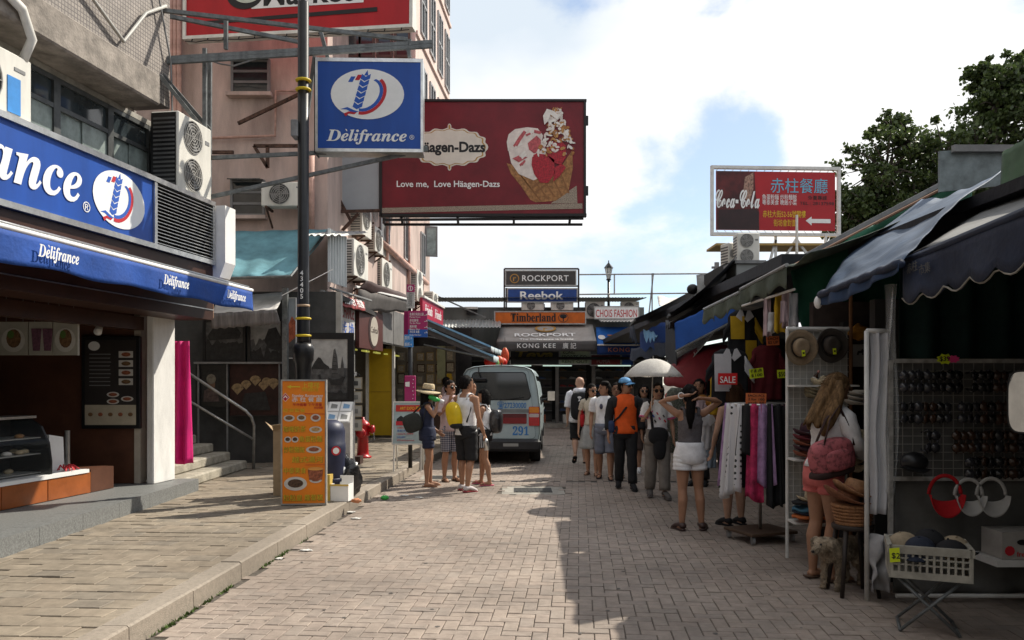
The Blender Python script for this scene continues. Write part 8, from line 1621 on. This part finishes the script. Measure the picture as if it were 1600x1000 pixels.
# 3 girl in white tank
X = person('short haired woman in white tank top and black striped shorts facing the tank top man', gp_(757, 758), 78, 1.52, 'f', 'tan', dict(el=(-.11, .03, .645), wl=(-.09, .12, .52), er=(.11, .03, .645), wr=(.09, .12, .52), kl=(-.055, -.02, .28), al=(-.06, -.07, .042), kr=(.05, .04, .28), ar=(.06, .05, .042)), ('bob', 'black'))
top(X, CW, .52, 0, .010, True, 'tank_top'); legs(X, CK, .27, .014, .585, 'shorts', .004); shoes(X, cm('pink flip flop', (.55, .14, .20)), 'flip')
for s in (-1, 1):
    for k in range(3): MB(X['M']).tube([X['hips'][s] + V(s * .070, -.02 + k * .018, .05), X['hips'][s] + V(s * .076, -.02 + k * .018, -.04), X['hips'][s] + V(s * .074, -.016 + k * .018, -.10)], .0035, 5).build('side_stripe', CW, X['root'])
baggage(X, 'backpack', 'shiny black backpack on the back of the short haired woman', 'backpack', (0, -.125, .665), (.085, .065, .125), mat('shiny black nylon', (.016, .016, .018), .28, .3, 8, bump=.5, bs=18, spec=.6), 3.2, None, [[(s * .055, -.07, .78), (s * .055, 0, .845), (s * .06, .06, .78), (s * .075, .04, .66), (s * .07, -.06, .58)] for s in (-1, 1)], CK, .008)
# 4 man in plaid shorts
X = person('man in pale pink shirt and plaid shorts half hidden behind the tank top man', gp_(703, 752), -150, 1.66, 'm', 'tan', dict(er=(.13, .05, .66), wr=(.06, .12, .80), hr=(-.2, .2, 1)), ('short', 'black'), 10)
top(X, cm('pale pink shirt', (.55, .42, .42)), .50, .42, .014); legs(X, plaid(), .47, .012, .57, 'plaid_shorts', .004); shoes(X, cm('brown sandal', (.10, .06, .04)), 'flip'); shades_on(X)
# 5 person by the frame shop
X = person('person in pale pink polo and beige shorts browsing the frame shop', V(P(697, 0, 21.3).x, 21.3, SWZ), -95, 1.63, 'm', 'mid', None, ('short', 'black'), 0, -10)
top(X, cm('blush polo', (.52, .38, .38)), .51, .42, .013); legs(X, cm('stone shorts', (.30, .29, .25)), .55, .02, .57, 'shorts', .006); shoes(X, CW, 'shoe')
# 6 man with backpack
X = person('bald man in white hoodie and black shorts walking away with a black backpack', gp_(906, 724), -6, 1.74, 'm', 'fair', dict(kl=(-.055, .02, .285), al=(-.05, -.10, .12), fl=(-.012, .03, -.075), kr=(.052, .03, .28), ar=(.055, .02, .042)), None, -15, -14, fat=1.1)
top(X, cm('pale hoodie cloth', (.74, .75, .80)), .475, .5, .018, flare=.006); legs(X, CK, .56, .024, .56, 'shorts', .008); shoes(X, CK, 'flip')
lpart(X, 'hood', cm('pale hoodie cloth'), lambda b: b.rings([((0, -.035, .805), .075, .05), ((0, -.045, .835), .082, .06), ((0, -.035, .862), .070, .052), ((0, -.015, .872), .05, .04)], 20))
bp = baggage(X, 'backpack', 'large black backpack worn by the bald man in white hoodie', 'backpack', (0, -.135, .665), (.105, .07, .16), CK, 3.4, None, [[(s * .065, -.08, .80), (s * .07, 0, .85), (s * .075, .07, .78), (s * .09, .05, .64), (s * .085, -.07, .55)] for s in (-1, 1)], CK, .012)
Mx = X['M'] @ fr((-.035, -.206, .72), (1, 0, 0)); poly(Mx, ell(.035, .045, .022, .014), CW, bp, 'logo'); poly(Mx, [(.02, .0), (.045, .005), (.04, .025), (.03, .03)], CW, bp, 'logo')
# 7 long haired woman
X = person('long haired woman in beige top and pale grey skirt walking beside the boy', gp_(925, 742), 168, 1.60, 'f', 'mid', dict(kl=(-.05, .03, .28), al=(-.05, .05, .042), ar=(.05, -.05, .042)), ('long', 'black', .26), 40, -8)
top(X, cm('beige knit', (.50, .45, .36)), .55, .30, .009); skirt(X, cm('pale grey skirt cloth', (.36, .38, .38)), .29, .60, .025); shoes(X, cm('brown sandal'), 'flip')
softbox(X, 'front_hair', HAIR['black'], (-.035, -.055, .73), (.03, .022, .13), 2.4); shades_on(X)
baggage(X, 'shoulder_bag', 'red shoulder bag of the long haired woman', 'bag', (.105, -.02, .60), (.03, .06, .075), cm('red bag cloth', (.42, .015, .02)), 3.4, None, [[(.11, .03, .66), (.10, .02, .80), (.08, 0, .838), (.10, -.04, .78), (.11, -.05, .66)]])
# 8 boy
X = person('young man in white printed T shirt and grey blue shorts looking sideways', gp_(945, 748), 172, 1.64, 'm', 'tan', dict(kl=(-.052, .03, .28), al=(-.055, .05, .042), ar=(.05, -.06, .05)), ('short', 'black'), -62)
top(X, CW, .50, .36, .012); legs(X, cm('grey blue shorts cloth', (.17, .185, .23)), .53, .022, .57, 'shorts', .008); shoes(X, cm('black flip flop', (.03, .02, .02)), 'flip')
for s in (-1, 1): MB(X['M']).ball((s * .035, .075, .745), (.018, .006, .028), 12, 8).build('printed_lens', cm('print grey', (.08, .08, .12)), X['root'], True)
softbox(X, 'tall_hair', HAIR['black'], (0, .01, .978), (.045, .055, .03), 2.6)
# 9 half hidden walker
X = person('mostly hidden walker in dark clothes between the young man and the orange man', V(1.78, 13.7, 0), 175, 1.62, 'f', 'tan', dict(kr=(.05, .04, .29), ar=(.05, .06, .05)), ('short', 'black')); top(X, CG, .50, .4, .012); legs(X, CK, .5, .02); shoes(X, cm('brown sandal'), 'flip')
# 10 orange man
X = person('man in orange and black shirt with blue cap and black trousers', gp_(977, 764), 176, 1.70, 'm', 'tan', dict(kl=(-.055, .055, .285), al=(-.06, .085, .05), kr=(.05, -.01, .28), ar=(.05, -.09, .06), er=(.145, -.02, .645), wr=(.152, .02, .50), el=(-.14, -.02, .645), wl=(-.145, .02, .50)), ('short', 'black'), 50, 0)
top(X, mat('orange polo cloth', (.72, .10, .012), .8, .1, 10, bump=.15), .50, .90, .014, sm=CK); legs(X, CK, .98, .016, .57, 'trousers', .004); shoes(X, CK, 'shoe')
softbox(X, 'shoulder_yoke', CK, (.088, 0, .775), (.028, .062, .055), 2.6); softbox(X, 'shoulder_yoke', CK, (-.088, 0, .775), (.028, .062, .055), 2.6)
kM = X['HM'] @ Matrix.Translation((0, -.004, .026)) @ R(math.pi, 4, 'Z'); cap('pale blue baseball cap worn by the man in orange', kM @ Matrix.Scale(1 / X['H'], 4), mat('sky blue cotton', (.14, .35, .62), .8, .3, 9), .100); shades_on(X)
baggage(X, 'crossbody_bag', 'dark blue bag worn crosswise by the man in orange', 'bag', (.125, .01, .56), (.03, .05, .055), cm('dark blue nylon', (.03, .05, .12)), 3.4, None, [[(.11, .03, .60), (.06, .082, .65), (0, .082, .73), (-.05, .06, .80), (-.062, 0, .842), (-.02, -.06, .78), (.10, -.05, .62)]], CK, .009)
# 11 sunglasses woman behind
X = person('woman in sunglasses with pink edged top behind the umbrella holder', gp_(1006, 738), 178, 1.58, 'f', 'mid', dict(kl=(-.045, .02, .28), al=(-.05, .02, .042)), ('bob', 'black')); top(X, cm('dark print top', (.10, .09, .09)), .53, .4, .01); legs(X, cm('brown capri cloth', (.10, .07, .06)), .55, .014); shoes(X, CW, 'shoe'); shades_on(X)
# 12 umbrella woman
X = person('woman in white printed T shirt and grey trousers carrying the pale umbrella', gp_(1027, 778), 182, 1.62, 'f', 'mid', dict(er=(.135, .03, .665), wr=(.075, .085, .79), hr=(-.2, .1, 1), kl=(-.05, .05, .29), al=(-.05, .075, .055), kr=(.05, -.02, .28), ar=(.05, -.08, .06), el=(-.13, .0, .65), wl=(-.13, .05, .53)), ('long', 'black', .09), 0)
top(X, CW, .52, .36, .012); legs(X, cm('taupe trousers cloth', (.19, .17, .15)), .96, .022, .60, 'trousers', .012); shoes(X, cm('grey sandal', (.10, .09, .085)), 'shoe'); shades_on(X)
for q in range(9): a = -.9 + q * .25; MB(X['M']).tube([(.07 * math.sin(a * 1.1) , .072, .66 + .11 * ((q * 7) % 5) / 5), (.07 * math.sin(a * 1.1) + .014, .074, .68 + .11 * ((q * 7) % 5) / 5)], .006, 6).build('printed_letter', [LETR, LETK, LETB, mat('pink print', (.6, .1, .25), .7)][q % 4], X['root'])
for s in (-1, 1): S, E, W, K, An = X['J'][s]; q = S + (E - S) * .68; MB(X['M']).tube([q, q + (E - S).normalized() * .012], .040, 12, False).build('pink_cuff', mat('pink print'), X['root'], solid=.006)
baggage(X, 'handbag', 'black shoulder bag with draped black jacket on the umbrella woman', 'bag', (.01, .085, .545), (.085, .035, .075), CK, 2.6, None, [[(.06, .10, .60), (.07, .08, .72), (.075, .02, .845), (.06, -.05, .80), (-.06, .02, .56)]], CK, .012, ((.0, .09, .45), (.055, .03, .11)))
UMB = mat('silver grey umbrella cloth', (.80, .78, .74), .6, .2, 40); ut = UMB.node_tree; tl_ = ut.nodes.new('ShaderNodeBsdfTranslucent'); tl_.inputs[0].default_value = (.9, .88, .84, 1); mx_ = ut.nodes.new('ShaderNodeMixShader'); mx_.inputs[0].default_value = .5
ut.links.new(ut.nodes['Principled BSDF'].outputs[0], mx_.inputs[1]); ut.links.new(tl_.outputs[0], mx_.inputs[2]); ut.links.new(mx_.outputs[0], ut.nodes['Material Output'].inputs['Surface'])
hand = X['M'] @ Vector((.072, .105, .83)); umbrella('pale silvery umbrella held up by the walking woman', V(hand.x + .02, hand.y - .02, 1.70), .41, .25, UMB, None, hand - V(0, 0, .12))
# 13 woman in white shorts
X = person('woman in grey tank top and white shorts gathering her hair with both arms up', gp_(1078, 828), 6, 1.60, 'f', 'tan', dict(el=(-.20, .035, .885), wl=(-.075, -.075, .925), hl=(1, -.2, .1), er=(.225, .02, .885), wr=(.075, -.08, .905), hr=(-1, -.15, .05), kl=(-.055, -.005, .28), al=(-.06, -.01, .042), kr=(.06, -.005, .28), ar=(.075, -.02, .042), fr=(.05, .075, -.028), fl=(-.03, .08, -.028)), ('pony', 'black'), 0, -6, voxel=.011)
top(X, mat('grey ribbed cotton', (.115, .105, .11), .9, .15, 30, bump=.2, bs=120), .545, 0, .006, True, 'tank_top'); legs(X, CW, .22, .020, .605, 'white_shorts', .016); shoes(X, mat('dark bronze leather', (.06, .035, .03), .4), 'shoe')
lpart(X, 'hair_length', HAIR['black'], lambda b: b.tube([(-.01, -.06, .93), (-.02, -.078, .86), (-.02, -.07, .78), (-.02, -.066, .70)], [.03, .034, .03, .012], 12, flat=.6))
MB(X['M']).tube([(-.085 + .02 * math.cos(i * .7), -.07, .925 + .02 * math.sin(i * .7)) for i in range(10)], .004, 6).build('bracelet', WHITE, X['root'], True)
# 14 woman behind scarf rack
X = person('brown haired woman in black sleeveless top behind the scarf rack', V(2.52, 9.1, 0), 20, 1.65, 'f', 'fair', dict(el=(-.14, .0, .64), wl=(-.13, .06, .52)), ('bob', 'brown'), 0, fat=1.12); top(X, CK, .50, 0, .012, True); legs(X, CK, .55, .018); shoes(X, CK, 'shoe')
# 15 stall man
X = person('stall man in ochre shirt standing under the wine red umbrella', V(2.95, 12.6, 0), 150, 1.68, 'm', 'tan', None, ('short', 'black'), 10); top(X, cm('ochre shirt cloth', (.40, .17, .03)), .50, .4, .014); legs(X, CK, .95, .02, .57, 'trousers'); shoes(X, CK, 'shoe')
# 16 woman at the hat stall
X = person('long blond haired woman in white blouse and pink shorts trying hats', V(2.56, 6.58, 0), -72, 1.70, 'f', 'tan', dict(er=(.13, .075, .665), wr=(.085, .17, .60), el=(-.12, .075, .665), wl=(-.085, .17, .61), kl=(-.05, .0, .28), al=(-.05, -.02, .042), kr=(.05, .015, .28), ar=(.055, .015, .042)), ('long', 'blond', .20), 0, -28, lean=(0, .055), voxel=.010)
top(X, mat('thin white blouse', (.68, .67, .67), .85, .12, 12, bump=.2), .55, .92, .016); legs(X, cm('coral pink cloth', (.62, .16, .15)), .20, .016, .59, 'shorts', .010); shoes(X, cm('brown sandal'), 'flip')
lpart(X, 'hair_sweep', HAIR['blond'], lambda b: b.tube([(.05, .05, .96), (.065, .035, .90), (.075, .0, .83), (.08, -.04, .76), (.07, -.06, .70)], [.02, .036, .042, .036, .010], 14, flat=.7))
FLO = mat('floral pink bag cloth', (.32, .085, .095), .8, .3, 24, tint=(.03, .018, .018), tfac=.3); t = baggage(X, 'travel_bag', 'pink and black floral holdall on the shoulder of the blond woman', 'bag', (.12, -.05, .605), (.05, .118, .088), FLO, 3.2, R(.18, 4, 'X'), [[(.15, .05, .66), (.13, .03, .76), (.11, 0, .845), (.12, -.06, .78), (.15, -.12, .66)], [(.09, .05, .66), (.09, .03, .78), (.095, 0, .845), (.09, -.06, .78), (.09, -.12, .66)]], cm('dark brown leather', (.04, .02, .018)), .009, ((.165, -.05, .595), (.02, .07, .05)))
Y_ = dict(X); Y_['root'] = t; softbox(Y_, 'bag_base', cm('dark brown leather'), (.12, -.05, .535), (.048, .112, .02), 4, R(.18, 4, 'X'))
hat('pale hat held in the hands of the blond woman', X['M'] @ Matrix.Translation((.02, .21, .60)) @ R(1.3, 4, 'X') @ Matrix.Scale(1 / X['H'], 4), STRW, .14, .08, .09, tagc=False)
# ---------------- dog
FUR = mat('shaggy beige fur', (.34, .27, .19), .95, .45, 14, bump=.8, bs=70); dg_ = thing('dog', 'small shaggy beige dog standing beside the stool', 'dog', (2.60, 6.28, 0)); DM = Matrix.Translation((2.61, 6.34, 0)) @ R(math.radians(128), 4, 'Z')
mb = MB(DM); mb.tube([(0, -.22, .30), (0, -.18, .31), (0, -.05, .295), (0, .08, .30), (0, .17, .32), (0, .21, .33)], [.05, .085, .085, .10, .095, .05], 16); mb.tube([(0, .15, .33), (0, .22, .37), (0, .27, .37)], [.075, .06, .055], 12); mb.ball((0, .29, .37), (.062, .07, .06), 14, 10); mb.tube([(0, .32, .36), (0, .38, .335), (0, .40, .33)], [.04, .03, .022], 10)
for s in (-1, 1):
    mb.tube([(s * .06, .14, .28), (s * .06, .13, .17), (s * .06, .15, .09), (s * .06, .15, .02), (s * .06, .18, .012)], [.045, .032, .026, .026, .02], 10); mb.tube([(s * .06, -.16, .28), (s * .065, -.11, .20), (s * .06, -.19, .12), (s * .06, -.18, .02), (s * .06, -.15, .012)], [.06, .048, .026, .025, .02], 10); mb.tube([(s * .045, .27, .42), (s * .075, .27, .40), (s * .085, .29, .34)], [.02, .026, .010], 8)
mb.tube([(0, -.22, .33), (0, -.27, .37), (0, -.28, .43)], [.03, .028, .012], 8)
vs, fs = remeshed(mb, .011, 2); b2 = MB(); b2.f = fs; b2.m = [0] * len(fs); b2.v = [p + V(noise.noise(p * 45), noise.noise(p * 45 + V(9, 0, 0)), noise.noise(p * 45 + V(0, 9, 0))) * .011 for p in vs]; b2.build('body', FUR, dg_, True)
random.seed(77); hb = MB()
for k in range(5200):
    p = Vector(random.choice(b2.v)); d = (p - DM @ Vector((0, 0, .28))).normalized(); tip = p + V(d.x * .012, d.y * .012, -.016) + V(random.gauss(0, .006), random.gauss(0, .006), random.gauss(0, .006)); q = V(random.gauss(0, 1), random.gauss(0, 1), 0).normalized() * .0022; hb.add([p - q, p + q, tip], [(0, 1, 2)])
hb.build('fur', FUR, dg_, kind='stuff'); MB(DM).ball((0, .405, .335), (.014, .012, .011), 10, 6).build('nose', BLACK, dg_, True)
for s in (-1, 1): MB(DM).ball((s * .03, .345, .385), .009, 8, 6).build('eye', BLACK, dg_, True)
# ================================================================ UNSEEN BLOCKS ADDED BEHIND THE VIEWPOINT TO DEEPEN THE SHADE
bw = mat('plain grey render', (.24, .225, .21), .85, .2, 1.5)
def block(label, x0, x1, y0, y1, h, face):
    t = thing('street_building', label, 'building', ((x0 + x1) / 2, (y0 + y1) / 2, 0), 'unseen blocks added behind the viewpoint for shade'); MB().box((x0, y0, 0), (x1, y1, h)).build('wall', bw, t); MB().box((x0 - .15, y0 - .15, h), (x1 + .15, y1 + .15, h + .25)).build('cornice', CONC, t)
    for fl_ in range(int(h // 3)):
        for k in range(int((y1 - y0 if face != 'y' else x1 - x0) // 2.4)):
            z = 1.0 + fl_ * 3
            if face == 'y': M = fr((x0 + .6 + k * 2.4, y1 + .02, z), (1, 0, 0)) @ Matrix.Rotation(math.pi, 4, 'Y')
            else: M = fr((x1 + .02, y0 + .6 + k * 2.4, z), (0, 1, 0)) if face == 'x' else fr((x0 - .02, y0 + 1.8 + k * 2.4, z), (0, -1, 0))
            MB(M).box((0, 0, -.02), (1.2, 1.5, .02)).build('window', GLASS, t)
block('unseen grey block added on the left behind the viewpoint for shade', -13, -5.6, -24, -.5, 11, 'x'); block('unseen grey block added on the right behind the stalls for shade', 6.9, 13, -24, 4, 6.2, 'w'); block('unseen grey block added across the street behind the viewpoint for shade', -13, 13, -34, -26, 10, 'y')
